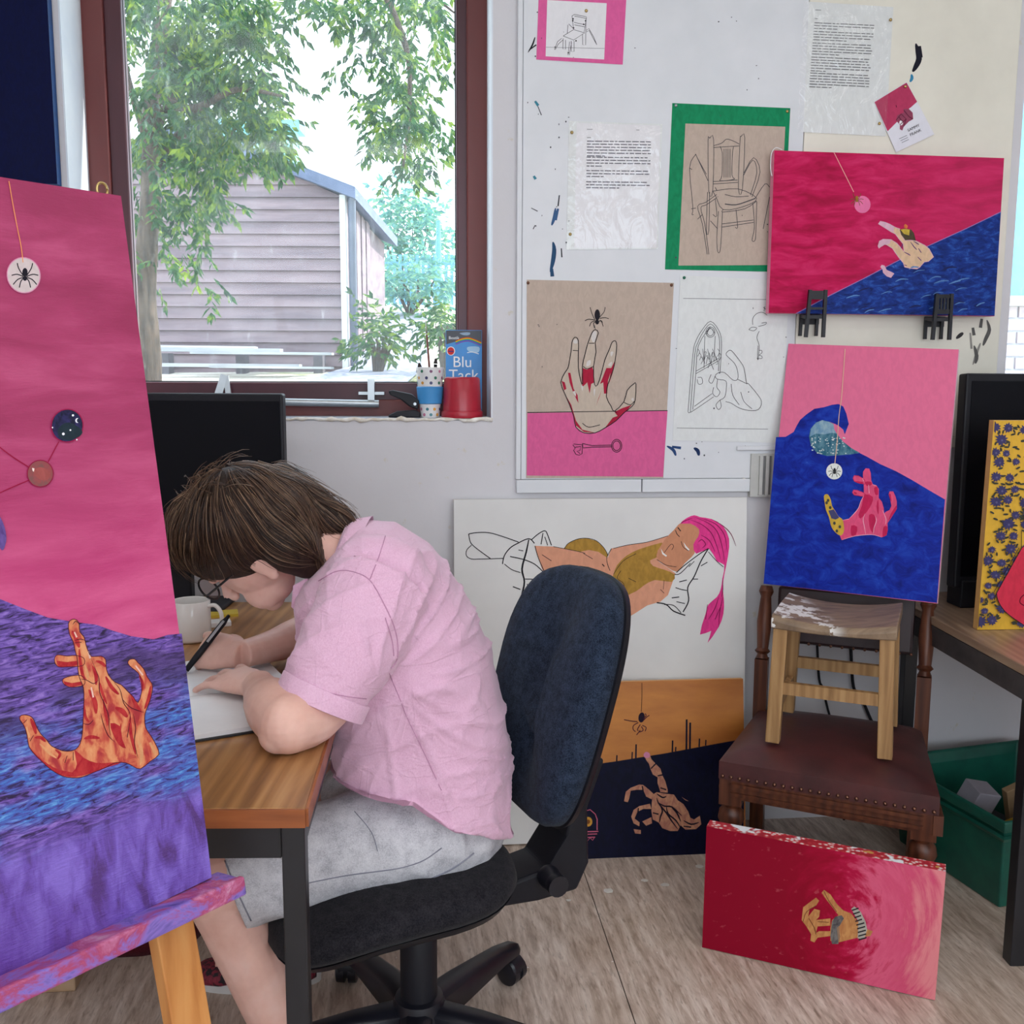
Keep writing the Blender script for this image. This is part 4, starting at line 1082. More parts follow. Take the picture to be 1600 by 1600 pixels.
def lettering(parent, body, size, p0, x, y, m, name='lettering', shear=0):
    """raised print: built-in type laid on the surface at p0 along x, upright y"""
    cu_ = bpy.data.curves.new(name, 'FONT'); cu_.body = body; cu_.size = size; cu_.shear = shear; cu_.resolution_u = 3
    tmp = bpy.data.objects.new('tmp_text', cu_); link(tmp); dg = bpy.context.evaluated_depsgraph_get(); tm = bpy.data.meshes.new_from_object(tmp.evaluated_get(dg))
    bpy.data.objects.remove(tmp)
    org = ORG[parent.name]
    for v in tm.vertices: v.co = p0 + x * v.co.x + y * v.co.y - org
    tm.materials.clear(); tm.materials.append(m); tm.name = name
    o = bpy.data.objects.new(name, tm); o.parent = parent; link(o); ORG[o.name] = org; return o
def pin(parent, px, py, d, m=None, r=.0042):
    c = on(px, py, W0 + NW * d, NW); mb = MB(); mb.lathe(c, [(r * .9, 0), (r, .001), (r * .7, .003), (r * .2, .0036)], 12, NW); mesh('drawing_pin', mb, m or M_BRASS, parent, smooth=True)
def wq(pts, d): return [on(a, b, W0 + NW * d, NW) for a, b in pts]

# ---------------------------------------------------------------- 1 easel painting
hE = V((sin(radians(38.4)), cos(radians(38.4)), 0))
eBR = at(331, 1371, 1.08); eTR = on(189, 306, eBR, hE)
eW = .62; eTL, eBL = eTR - hE * eW, eBR - hE * eW
def m_pinksky():
    t = NT('rose_sky_paint'); uv = t.co('UV')
    f = t.noise(t.map(uv, (.5, 1.3, 1), (0, 0, .25)), 1.3, 5, .6, .4); v = t.sep(uv)[1]
    c = t.ramp(f, [(.36, col(152, 44, 86)), (.52, col(166, 54, 98)), (.66, col(182, 72, 114))])
    c = t.mix(t.step(v, 6.2, 9.6), c, t.ramp(f, [(.36, col(190, 60, 116)), (.66, col(214, 92, 140))]))
    t.bump(t.noise(t.map(uv, (5, 16, 1), (0, 0, -.3)), 2.0, 4, .7), .35, .002)
    return t.fin(c, .42, 0, .4)
ep, ea, en = canvas('easel_painting', 'tall rose and violet painting of a hand in waves on the easel', (eTL, eTR, eBR, eBL), .012, m_pinksky(), pm('pale_board_edge', col(214, 150, 160), rough=.6), px=((-330, 300), (270, 300), (-330, 1400)))
def m_sea():
    t = NT('violet_sea_paint'); uv = t.co('UV'); u_, v_ = t.sep(uv)[0], t.sep(uv)[1]
    a = t.noise(t.map(uv, (2.2, 7.5, 1), (0, 0, .35)), 2.2, 5, .65, .9); b = t.noise(t.map(uv, (1.2, 1.8, 1)), 1.1, 3, .5)
    c1 = t.ramp(a, [(.38, col(44, 30, 66)), (.45, col(84, 60, 130)), (.54, col(116, 86, 174)), (.66, col(150, 118, 200))])
    c2 = t.ramp(a, [(.38, col(50, 40, 90)), (.44, col(80, 82, 168)), (.53, col(70, 112, 194)), (.66, col(106, 162, 220))])
    band = t.math('MULTIPLY', t.step(v_, 10.3, 11.3), t.step(v_, 12.9, 12.35))
    c = t.mix(t.math('MULTIPLY', band, t.step(b, .38, .56)), c1, c2)
    dk = t.math('MULTIPLY', t.math('MULTIPLY', t.step(v_, 9.8, 10.2), t.step(v_, 11.2, 10.6)), t.step(b, .42, .6))
    c = t.mix(t.math('MULTIPLY', dk, .65), c, col(60, 44, 86))
    s_ = t.noise(t.map(uv, (2.6, .6, 1), (0, 0, .75)), 1.7, 4, .6, .5)
    c3 = t.ramp(s_, [(.36, col(90, 58, 126)), (.47, col(114, 84, 178)), (.64, col(138, 112, 206))])
    c3 = t.mix(t.math('MULTIPLY', t.step(t.math('SUBTRACT', v_, t.math('MULTIPLY', u_, .9)), 11.8, 14.3), .8), c3, col(92, 46, 140))
    c = t.mix(t.step(v_, 12.25, 12.75), c, c3)
    t.bump(t.noise(t.map(uv, (3, 10, 1), (0, 0, .35)), 2.0, 5, .7), .7, .004)
    return t.fin(c, .36, 0, .3)
ea.part('painted_sea').fill([(-420, 700), (-200, 860), (-60, 915), (0, 936), (40, 952), (75, 965), (117, 972), (150, 976), (175, 985), (205, 994), (240, 999), (262, 992), (284, 990), (331, 1371), (0, 1532), (-420, 1735)], m_sea())
O5 = (0, 950, 5.333)
def m_flesh():
    t = NT('streaked_flesh_paint'); uv = t.co('UV'); v_ = t.sep(uv)[1]
    a = t.noise(t.map(uv, (4.2, 1.5, 1), (0, 0, -.25)), 1.9, 4, .55, .5)
    c = t.ramp(a, [(.34, col(164, 40, 46)), (.43, col(190, 76, 58)), (.51, col(210, 122, 80)), (.64, col(224, 154, 104))])
    t.bump(a, .35, .002); return t.fin(c, .42)
ORA = m_flesh(); REDH = paint(158, 28, 42, .1, .45, second=(186, 56, 56)); PEA = paint(224, 160, 112, .1, .45)
ea.part('painted_hand')
f1 = cr(*O5, [455, 420, 480, 390, 560, 400, 630, 395, 700, 420, 690, 480, 560, 490, 490, 490, 460, 460]); f2 = cr(*O5, [520, 600, 560, 575, 650, 560, 700, 580, 700, 640, 600, 660, 540, 640])
ea.fill(f1, ORA, 3).fill(f2, ORA, 3)
ea.fill(cr(*O5, [470, 440, 560, 450, 640, 440, 640, 475, 560, 490, 490, 490]), REDH).fill(cr(*O5, [530, 610, 600, 625, 690, 610, 690, 640, 600, 660, 540, 640]), REDH)
HAND = cr(*O5, [570, 130, 600, 95, 640, 100, 660, 140, 665, 200, 700, 240, 715, 300, 735, 360, 765, 405, 840, 400, 880, 430, 885, 490, 905, 560, 960, 620, 1010, 640, 1060, 690, 1110, 740, 1150, 790, 1180, 700, 1180, 610, 1150, 540, 1100, 500, 1065, 460, 1080, 430, 1120, 425, 1145, 450, 1200, 510, 1225, 570, 1265, 630, 1270, 680, 1250, 770, 1215, 860, 1205, 920, 1215, 1000, 1260, 1070, 1300, 1140, 1325, 1220, 1250, 1280, 1170, 1340, 1110, 1320, 1050, 1290, 960, 1290, 880, 1330, 780, 1370, 680, 1410, 600, 1415, 520, 1400, 430, 1350, 350, 1280, 280, 1210, 240, 1150, 225, 1060, 200, 980, 165, 930, 170, 900, 200, 890, 250, 900, 280, 930, 305, 990, 340, 1050, 390, 1100, 430, 1150, 520, 1190, 600, 1190, 650, 1160, 680, 1090, 690, 1000, 695, 880, 700, 760, 695, 660, 665, 590, 650, 520, 645, 430, 625, 350, 610, 280, 580, 220])
ea.fill(HAND, ORA, 2)
for P in ([620, 1180, 700, 1250, 800, 1290, 900, 1290, 1020, 1285, 900, 1325, 700, 1395, 560, 1405, 480, 1380, 600, 1370, 640, 1300], [250, 1160, 300, 1220, 400, 1300, 500, 1350, 600, 1370, 560, 1405, 430, 1350, 300, 1230], [480, 440, 560, 455, 640, 450, 640, 475, 560, 490, 490, 490], [920, 960, 1000, 985, 1020, 1100, 1050, 1170, 990, 1140, 940, 1050]):
    ea.fill(cr(*O5, P), REDH, 2)
for w, P in ((9, [600, 190, 640, 270, 660, 330]), (7, [660, 340, 670, 450, 690, 560, 720, 600]), (8, [770, 480, 800, 560, 800, 640]), (10, [740, 680, 790, 780, 800, 880]), (7, [800, 440, 850, 460, 880, 490]), (8, [880, 570, 930, 660, 990, 720]), (11, [960, 830, 1020, 860, 1060, 910]), (7, [1085, 900, 1090, 1040, 1130, 1220]), (8, [700, 1090, 760, 1075, 830, 1085]), (8, [255, 920, 280, 980, 300, 1050]), (7, [290, 1080, 340, 1080, 380, 1115]), (6, [460, 1180, 500, 1215, 480, 1260]), (6, [1160, 560, 1185, 620, 1185, 690]), (7, [1255, 650, 1240, 750, 1205, 840]), (7, [1090, 720, 1130, 800, 1180, 870]), (6, [860, 760, 880, 880, 900, 980]), (6, [700, 800, 710, 900, 740, 950]), (6, [830, 620, 850, 700, 890, 800]), (5, [1010, 960, 1000, 1060, 1040, 1160])):
    ea.line(cr(*O5, P), w * .75, REDH, 4, False, True)
for w, P in ((4, [620, 200, 640, 245]), (6, [705, 470, 725, 540, 735, 585]), (4, [760, 660, 778, 745]), (4, [735, 360, 752, 420]), (7, [1150, 1100, 1180, 1200, 1170, 1310]), (6, [1250, 1120, 1290, 1210]), (5, [330, 1130, 400, 1200, 470, 1250]), (5, [220, 990, 245, 1080]), (4, [1130, 480, 1190, 560])):
    ea.line(cr(*O5, P), w * .8, PEA if w > 4 else paint(232, 190, 176, .05, .4), 4, False, True)
DK = paint(84, 24, 40, 0, .5)
ea.line(HAND, 1.1, DK, 2, True).line(f1, 1.0, DK, 3, True).line(f2, 1.0, DK, 3, True)
for P in ([760, 420, 800, 520, 825, 590, 830, 700, 870, 800, 905, 900, 910, 1000, 930, 1100], [950, 620, 1000, 680, 1030, 790, 1080, 870, 1085, 960], [1020, 760, 1090, 830, 1200, 870], [840, 880, 860, 960, 900, 1060, 960, 1120], [665, 590, 720, 600, 780, 630, 820, 600], [620, 270, 670, 260, 710, 270], [625, 290, 680, 285], [605, 140, 630, 110, 655, 130], [690, 960, 740, 970, 780, 930], [1110, 880, 1130, 1000, 1120, 1120, 1150, 1250], [1080, 960, 1060, 1080], [225, 930, 195, 960], [280, 1060, 250, 1110], [610, 1200, 610, 1270], [560, 1230, 540, 1290]):
    ea.line(cr(*O5, P), 1.3, DK, 4, False, True)
def disc(a, cx, cy, rx, ry, rot, rim, m): a.ell(cx, cy, rx + 1.6, ry + 1.6, rim, 28, rot); a.ell(cx, cy, rx, ry, m, 28, rot)
ea.part('painted_spider_disc'); ea.line([(14, 283), (20, 318), (27, 355), (33, 385), (36, 410)], 1.3, paint(232, 150, 90, 0), 4)
disc(ea, 37, 430, 25, 27, -.3, paint(214, 140, 170, .05), paint(206, 190, 188, .06)); spider(ea, 39, 431, 16, paint(28, 26, 36, 0), None, 1.0)
ea.part('painted_star_disc'); ea.line([(92, 690), (75, 722)], 1.6, paint(150, 20, 60, 0), 0); disc(ea, 105, 665, 24, 25, .3, paint(150, 24, 70, 0), paint(30, 32, 50, .1, .35, second=(52, 48, 92)))
ea.fill([(92, 668), (108, 660), (128, 672), (124, 682), (106, 688), (92, 682)], paint(38, 52, 60, .1, .3), 3)
for x, y, r in ((114, 649, 1.8), (99, 678, 2.2), (110, 672, 1.4), (120, 687, 1.2), (82, 668, 1.2)): ea.ell(x, y, r, r, paint(236, 236, 240, 0), 10)
ea.ell(121, 657, 3.4, 3.8, paint(230, 230, 236, 0), 14); ea.ell(123, 657, 3, 3.4, paint(34, 38, 60, 0), 14)
ea.part('painted_amber_disc'); ea.line([(0, 699), (20, 714), (45, 730)], 1.8, paint(150, 20, 60, 0), 3).line([(-60, 655), (0, 699)], 1.8, paint(150, 20, 60, 0), 0).line([(0, 770), (22, 760), (46, 750)], 1.6, paint(150, 20, 60, 0), 3).line([(-60, 800), (0, 770)], 1.6, paint(150, 20, 60, 0), 0)
disc(ea, 63, 740, 19.5, 20, 0, paint(140, 24, 60, 0), paint(122, 82, 80, .15, .4, second=(150, 74, 76))); ea.fill([(52, 736), (64, 730), (78, 738), (74, 750), (60, 748)], paint(164, 84, 80, .1), 3); ea.fill([(50, 731), (54, 732), (53, 737), (51, 736)], paint(232, 210, 200, 0))
ea.part('painted_wave_crest').fill([(-40, 770), (-12, 790), (4, 815), (10, 838), (8, 852), (3, 860), (-8, 846), (-40, 840)], paint(84, 60, 120, .2, .4, second=(108, 84, 150)), 3)
ea.done()
mb = MB(); c = on(164, 294, eTR, en); mb2 = MB()
ringp = [c + hE * (.0062 * cos(a)) + ZZ * (.0075 * sin(a)) - en * .006 for a in [2 * pi * i / 20 for i in range(21)]]
mb.tube(ringp, .0016, 6); mesh('screw_eye', mb, M_BRASS, ep, smooth=True)
# the easel
M_EASEL = m_wood('orange_pine', col(176, 108, 50), col(204, 138, 74), col(216, 156, 92), 'Z', 1.0, .45)
def m_ledge():
    t = NT('paint_caked_ledge'); co = t.co()
    f = t.noise(t.map(co, (14, 14, 22)), 1.0, 5, .7, 1.0)
    c = t.ramp(f, [(.28, col(58, 52, 120)), (.42, col(134, 108, 190)), (.52, col(168, 66, 104)), (.62, col(190, 112, 150)), (.74, col(206, 180, 190))])
    t.bump(f, .6, .004); return t.fin(c, .4)
eb = (eBR + eBL) / 2
lean = (eTR - eBR).normalized()
ez = thing('easel', V((eb.x, eb.y, 0)) - en * 0 + V((-.1, .1, 0)), 'orange pine easel with a paint-caked ledge', 'easel')
lr = on(345, 1392, eBR + en * .0, hE.cross(en)) if False else eBR + hE * .018
la = lr - hE * (eW + .03)
mb = MB(); mb.bar(la - lean * .006 + en * .010, lr - lean * .006 + en * .010, .050, .008, lean); bevel(mesh('ledge_shelf', mb, m_ledge(), ez), .002)
mb = MB(); mb.bar(la - lean * .010 + en * .034, lr - lean * .010 + en * .034, .010, .022, lean); bevel(mesh('ledge_lip', mb, m_ledge(), ez), .003)
# legs: two front legs splay down from the mast; a rear leg
def leg(a, b, w, t_): 
    mb = MB(); mb.bar(a, b, w, t_, en); bevel(mesh('leg', mb, M_EASEL, ez), .002)
k0 = on(265, 1440, eBR - en * .045, en); k1 = on(300, 1640, eBR - en * .045, en); dv = (k1 - k0).normalized()
kf = k0 + dv * ((0 - k0.z) / dv.z); kt = k0 - dv * .42
leg(kt, kf, .048, .022)
mid = eb - hE * .0
rk = mid - (k0 - mid) * 1.0
m0 = eb - en * .045 - hE * (k0 - eb).dot(hE); d2 = dv - hE * (2 * dv.dot(hE)); leg(m0 - d2 * .42, m0 + d2 * ((0 - m0.z) / d2.z), .048, .022)
mt = eb + lean * .95 - en * .07; mb = MB(); mb.bar(eb - lean * .05 - en * .055, mt, .045, .022, en); mesh('mast', mb, M_EASEL, ez)
rl = V((mt.x, mt.y, mt.z)) - lean * .3 - en * .02; nh = V((en.x, en.y, 0)).normalized()
kk = (rl.y - 1.19) / nh.y; leg(rl, V((rl.x - nh.x * kk, rl.y - nh.y * kk, 0)), .04, .022)
# ---------------------------------------------------------------- 2 navy canvas top left
M_NAVYF = paint(2, 10, 58, .15, .6); M_NAVYS = paint(18, 66, 122, .1, .5)
nd = .034; s1, _ = ws(82, 150, nd); _, z0 = ws(60, 287, nd)
canvas('dark_blue_painting', 'plain dark blue canvas hanging left of the window', (W(s1 - .5, 2.3, nd), W(s1, 2.3, nd), W(s1, z0, nd), W(s1 - .5, z0, nd)), .03, M_NAVYF, M_NAVYS)
# ---------------------------------------------------------------- 3 white canvas with the reclining figure
def lean_quad(pTL, pTR, dt, db, zb):
    a = on(*pTL, W0 + NW * dt, NW); b = on(*pTR, W0 + NW * dt, NW)
    sa, sb = (a - W0).dot(U), (b - W0).dot(U); z = (a.z + b.z) / 2
    return W(sa, z, dt), W(sb, z, dt), W(sb, zb, db), W(sa, zb, db)
M_CANW = pm('primed_canvas', col(226, 225, 222), col(216, 215, 213), scale=3, rough=.75, bump=.15, bscale=500)
fp_, fa, fn = canvas('figure_painting', 'large white canvas with an unfinished reclining pink-haired woman', lean_quad((709, 779), (1167, 779), .03, .10, .004), .02, M_CANW)
C7 = (700, 780, 3.404)
SK = paint(222, 158, 128, .06, .6); GO = paint(180, 138, 60, .15, .6); HP = paint(236, 62, 146, .12, .55); SK2 = paint(206, 142, 108, .06, .6)
fa.part('painted_figure').fill(cr(*C7, [462, 248, 560, 252, 680, 275, 780, 268, 850, 310, 870, 262, 960, 243, 1060, 228, 1170, 195, 1200, 300, 1120, 330, 1210, 395, 1195, 440, 1170, 510, 1130, 545, 1060, 565, 990, 610, 900, 660, 760, 640, 620, 560, 545, 460, 500, 370, 475, 300]), SK)
fa.fill(cr(*C7, [615, 262, 640, 235, 690, 212, 740, 208, 790, 222, 830, 260, 852, 300, 845, 310, 800, 280, 750, 270, 700, 280]), GO)
fa.fill(cr(*C7, [880, 400, 900, 350, 950, 300, 1020, 265, 1120, 235, 1140, 235, 1115, 275, 1110, 310, 1075, 325, 1090, 355, 1150, 375, 1205, 400, 1190, 440, 1100, 430, 1040, 460, 1000, 490, 930, 515, 895, 480, 875, 430]), GO, 2)
fa.fill(cr(*C7, [1165, 200, 1200, 165, 1240, 125, 1300, 130, 1340, 160, 1325, 230, 1310, 290, 1260, 340, 1215, 385, 1150, 350, 1110, 310, 1120, 270, 1150, 220]), SK2, 3)
fa.fill(cr(*C7, [1132, 262, 1145, 285, 1165, 300, 1160, 306, 1140, 292]), paint(236, 234, 230, 0))
fa.fill(cr(*C7, [1252, 228, 1268, 250, 1285, 268, 1280, 274, 1262, 256]), paint(236, 234, 230, 0))
for P, w in (([1150, 285, 1185, 240, 1200, 250, 1190, 270], .8), ([1210, 165, 1218, 185, 1232, 200], 1.2), ([1240, 225, 1252, 255, 1280, 275], .9), ([1222, 150, 1238, 170], 1.6), ([1110, 320, 1160, 350, 1215, 360], .8), ([870, 262, 845, 310, 850, 350, 862, 380], 1.0), ([820, 345, 832, 358], 1.6), ([500, 295, 550, 328], 1.0), ([720, 288, 770, 318], .9), ([880, 262, 960, 243, 1060, 228, 1170, 195], .9), ([620, 262, 640, 235, 690, 212, 740, 208, 790, 222, 830, 260, 852, 300], 1.0), ([462, 248, 480, 310, 510, 380, 545, 450], 1.2), ([560, 252, 680, 275, 730, 288], .9), ([920, 380, 900, 420, 935, 450, 930, 500], .8), ([960, 420, 1000, 440], .8), ([1130, 480, 1150, 500], .8), ([880, 400, 930, 330, 1000, 290], .8), ([1150, 430, 1145, 480], .7)):
    fa.line(cr(*C7, P), w, INK, 4)
fa.part('painted_hair').fill(cr(*C7, [1235, 130, 1270, 100, 1310, 85, 1340, 95, 1400, 105, 1460, 140, 1495, 210, 1490, 300, 1470, 400, 1462, 470, 1468, 540, 1465, 610, 1440, 680, 1380, 765, 1400, 700, 1340, 720, 1370, 610, 1385, 560, 1430, 520, 1450, 480, 1460, 420, 1470, 350, 1430, 330, 1390, 265, 1320, 290, 1305, 240, 1330, 200, 1335, 160, 1290, 130]), HP, 2)
for P in ([1310, 95, 1380, 125, 1430, 170, 1460, 260, 1470, 340], [1290, 110, 1350, 135, 1400, 180, 1430, 250, 1450, 320], [1340, 100, 1420, 130, 1470, 190, 1485, 280], [1345, 190, 1390, 220, 1420, 280], [1330, 230, 1350, 215, 1370, 240, 1350, 262], [1400, 105, 1460, 140, 1505, 185, 1532, 250], [1440, 520, 1420, 580, 1385, 640], [1462, 520, 1445, 600, 1440, 680], [1455, 560, 1420, 640], [1300, 100, 1250, 120, 1240, 130], [1380, 560, 1370, 640], [1460, 420, 1462, 480, 1455, 520]):
    fa.line(cr(*C7, P), 1.3, paint(120, 14, 66, 0), 4, False, True)
fa.part('painted_drapery')
for P, w in (([110, 185, 150, 178, 215, 178, 280, 195, 375, 228], 1.4), ([110, 185, 120, 230, 150, 260, 190, 290, 225, 315], 1.3), ([125, 245, 100, 270, 98, 300, 125, 318, 180, 318, 295, 315], 1.2), ([290, 345, 300, 300, 330, 260, 370, 235, 430, 210, 460, 235], 1.6), ([430, 215, 415, 280, 392, 370, 405, 440, 390, 520, 385, 610], 1.8), ([430, 218, 419, 280, 397, 370, 409, 440, 395, 520, 388, 600], 1.0), ([385, 610, 440, 580, 480, 565], 1.4), ([445, 215, 480, 185, 515, 168, 530, 190, 550, 245], 1.5), ([505, 180, 495, 240], 1.4), ([515, 200, 530, 245], 1.2), ([300, 345, 340, 375, 385, 390], 1.2), ([330, 305, 400, 320, 460, 345, 505, 385], 1.5), ([345, 465, 385, 480], 1.6), ([410, 425, 470, 430, 525, 470], 1.5), ([420, 450, 440, 480, 478, 480], 1.2), ([445, 515, 480, 528], 1.2), ([375, 270, 400, 275], 1.2),
             ([1385, 262, 1345, 330, 1310, 410, 1275, 470, 1280, 540, 1250, 600], 1.8), ([1385, 262, 1340, 290, 1260, 350, 1215, 390], 1.4), ([1385, 280, 1430, 330, 1465, 360], 1.0), ([1110, 550, 1160, 560, 1200, 595, 1262, 618], 1.8), ([1150, 560, 1200, 565, 1240, 605], 1.2), ([1205, 400, 1235, 395, 1290, 340], 1.2), ([1210, 470, 1240, 480, 1270, 485], 1.2), ([1230, 440, 1270, 430], 1.4), ([1300, 425, 1330, 425], 1.3), ([1190, 525, 1230, 520], 1.5), ([1345, 355, 1380, 335], 1.3), ([1215, 545, 1260, 555], 1.2), ([1280, 360, 1310, 330], 1.0)):
    fa.line(cr(*C7, P), w, INK, 4)
fa.done()
# ---------------------------------------------------------------- 4 orange and midnight canvas on the floor
def m_amber():
    t = NT('amber_sky_paint'); uv = t.co('UV'); f = t.noise(t.map(uv, (1.0, 3, 1)), 1.2, 4); u_ = t.sep(uv)[0]
    c = t.ramp(f, [(.3, col(176, 104, 34)), (.7, col(204, 130, 48))]); c = t.mix(t.step(u_, 9.6, 11.8), c, t.mix(.35, c, col(140, 74, 30)))
    return t.fin(c, .5)
q = list(lean_quad((890, 1064), (1161, 1064), .118, .19, .004))
dp, da, dn = canvas('night_painting', 'orange and midnight-blue canvas standing on the floor behind the chair', q, .02, m_amber(), pm('orange_canvas_edge', col(226, 170, 110), rough=.7))
MID = paint(10, 12, 42, .25, .5)
da.part('painted_night').fill([(880, 1201), (960, 1190), (1040, 1177), (1120, 1162), (1165, 1154), (1160, 1360), (880, 1365)], MID)
for x, y0, y1, w in ((964, 1180, 1190, 2), (988, 1175, 1186, 2), (994, 1163, 1185, 2.4), (1051, 1157, 1175, 2.4), (1056, 1167, 1174, 2), (1073, 1124, 1172, 2.8), (1078.5, 1129, 1170, 2.8), (1093, 1154, 1167, 2.2), (1103, 1156, 1165, 2)): da.line([(x, y0), (x - .5, y1)], w, MID, 0)
da.part('painted_spider').line([(1003, 1067), (1003, 1090), (1002, 1112)], .9, paint(60, 36, 30, 0), 3)
C6 = (960, 1090, 6.667)
da.ell(1002.5, 1121, 5, 8, paint(30, 14, 34, 0), 16, .15)
for P in ([240, 250, 180, 245, 100, 230], [250, 260, 200, 290, 195, 330, 220, 355], [270, 280, 240, 330, 250, 345], [290, 290, 330, 310, 320, 350], [300, 240, 340, 200, 365, 185], [300, 220, 330, 190, 320, 165], [270, 340, 230, 390], [280, 300, 300, 340, 260, 360]): da.line(cr(*C6, P), 1.4, paint(70, 24, 40, 0), 3)
HT = paint(196, 142, 110, .12, .55, second=(166, 108, 92)); HK = paint(24, 14, 30, 0)
da.part('painted_hand')
for P in ([305, 590, 330, 565, 365, 580, 385, 640, 430, 690, 480, 740, 500, 810, 530, 870, 555, 960, 555, 990, 480, 985, 450, 890, 450, 830, 400, 800, 375, 740, 360, 690, 330, 650],
          [100, 1080, 120, 980, 170, 940, 260, 905, 300, 910, 350, 950, 405, 1000, 390, 1060, 330, 1030, 300, 960, 230, 960, 170, 970, 155, 1050, 140, 1090],
          [400, 1010, 440, 985, 520, 1000, 620, 1010, 660, 1070, 720, 1110, 770, 1190, 790, 1250, 830, 1270, 890, 1230, 905, 1320, 850, 1370, 740, 1375, 690, 1330, 660, 1390, 580, 1390, 500, 1360, 460, 1300, 400, 1270, 385, 1180, 390, 1090],
          [175, 1240, 200, 1170, 260, 1130, 370, 1105, 385, 1160, 300, 1160, 240, 1190, 210, 1260, 262, 1300, 260, 1340, 200, 1310], [290, 1290, 385, 1245, 392, 1310, 330, 1335], [200, 1370, 275, 1380, 275, 1420, 215, 1415], [700, 1035, 775, 1080, 740, 1070]): da.fill(cr(*C6, P), HT)
da.fill(cr(*C6, [305, 590, 330, 565, 365, 580, 370, 615, 340, 630, 312, 620]), paint(206, 130, 160, .05), 3)
for P in ([450, 1090, 520, 1130, 600, 1140, 700, 1230], [440, 1040, 460, 1100, 540, 1200, 600, 1290, 660, 1370], [470, 1110, 500, 1180, 480, 1240, 470, 1300], [540, 1130, 560, 1210, 640, 1280, 690, 1360], [600, 1150, 650, 1200, 690, 1290], [380, 740, 430, 690], [450, 815, 500, 805], [480, 940, 540, 960], [290, 920, 300, 980], [440, 1000, 500, 1040, 540, 1030], [720, 1280, 800, 1320, 880, 1300], [720, 1340, 800, 1350], [250, 1150, 245, 1200], [400, 1200, 460, 1215]): da.line(cr(*C6, P), 2.6, HK, 3, False, True)
da.part('painted_clock'); CLK = paint(196, 96, 122, .1)
da.line([(905, 1298), (905, 1282), (912, 1268), (922, 1265), (930, 1272), (933, 1280), (933, 1297)], 1.6, CLK, 0).ell(919, 1284, 6.5, 7.5, paint(206, 150, 60, .1)).ell(919, 1284, 3, 3.5, paint(120, 70, 30, 0))
for x0, x1, y in ((903, 935, 1300), (905, 933, 1304), (908, 930, 1309)): da.line([(x0, y), (x1, y - 1)], 1.8, CLK, 0)
da.line([(908, 1310), (911, 1314), (914, 1309), (918, 1314), (922, 1309), (926, 1313), (929, 1308)], 1.2, CLK, 0)
da.done()
# ---------------------------------------------------------------- 5 crimson and navy painting on the wall
def m_crimson():
    t = NT('crimson_paint'); uv = t.co('UV'); f = t.noise(t.map(uv, (1.0, 3.4, 1), (0, 0, .45)), 1.5, 5, .6, .5); u_ = t.sep(uv)[0]
    c = t.ramp(f, [(.34, col(158, 8, 58)), (.52, col(194, 20, 82)), (.7, col(214, 48, 106))]); c = t.mix(t.step(u_, 12.4, 15.6), c, t.mix(.4, c, col(206, 60, 110)))
    t.bump(t.noise(t.map(uv, (6, 20, 1), (0, 0, .45)), 1.5, 4), .3, .002); return t.fin(c, .5, 0, .12)
def m_navysea(name='navy_sea_paint', hi=(130, 170, 216)):
    t = NT(name); uv = t.co('UV'); f = t.noise(t.map(uv, (3.2, 7, 1), (0, 0, .3)), 1.8, 5, .65, .6); v_ = t.sep(uv)[1]
    c = t.ramp(f, [(.3, col(14, 28, 84)), (.52, col(24, 52, 132)), (.66, col(40, 84, 168)), (.78, col(*hi))])
    t.bump(f, .4, .003); return t.fin(c, .45, 0, .15)
q5 = wq([(1210, 235), (1569, 247), (1554, 494), (1201, 489)], .052)
cp, ca_, cn = canvas('crimson_painting', 'landscape crimson and navy painting of a falling hand on the wall', q5, .022, m_crimson(), paint(236, 150, 176, .05))
ca_.part('painted_sea').fill([(1244, 489.8), (1300, 460), (1348, 436), (1400, 409), (1453, 383), (1510, 357), (1564, 331), (1554, 493.5)], m_navysea())
ca_.line([(1244, 489.8), (1300, 460), (1348, 436), (1400, 409), (1453, 383), (1510, 357), (1564, 331)], 1.2, paint(150, 120, 180, 0), 0)
rw = random.Random(6)
for _ in range(26):
    x = rw.uniform(1330, 1545); y = rw.uniform(max(415, 490 - (x - 1244) * .42), 487); ca_.line([(x - rw.uniform(6, 12), y + 2), (x, y - 2), (x + rw.uniform(6, 12), y - rw.uniform(1, 4))], rw.uniform(1, 3), paint(98, 142, 200, .2) if rw.random() > .3 else paint(30, 36, 84, 0), 3, False, True)
C8 = (1300, 280, 8.889); CH = paint(226, 190, 156, .1, .5); CL_ = paint(222, 178, 196, .08)
ca_.part('painted_hand')
h5 = cr(*C8, [645, 620, 670, 585, 740, 600, 800, 625, 880, 670, 940, 690, 960, 760, 1010, 850, 1070, 850, 1150, 850, 1210, 880, 1290, 920, 1350, 970, 1410, 1080, 1340, 1140, 1280, 1150, 1220, 1220, 1180, 1245, 1080, 1235, 1010, 1220, 990, 1160, 930, 1090, 880, 1020, 840, 960, 760, 910, 700, 900, 650, 960, 640, 930, 660, 860, 710, 835, 820, 840, 900, 890, 960, 960, 1000, 1010, 990, 900, 940, 840, 880, 760, 820, 730, 760, 690, 680, 640])
ca_.fill(h5, CH).line(h5, 1.1, CL_, 0, True)
ca_.fill(cr(*C8, [645, 620, 670, 585, 740, 600, 800, 625, 860, 665, 860, 740, 760, 690, 680, 640]), CL_).fill(cr(*C8, [650, 960, 640, 930, 660, 860, 710, 835, 820, 840, 800, 900, 740, 905]), CL_)
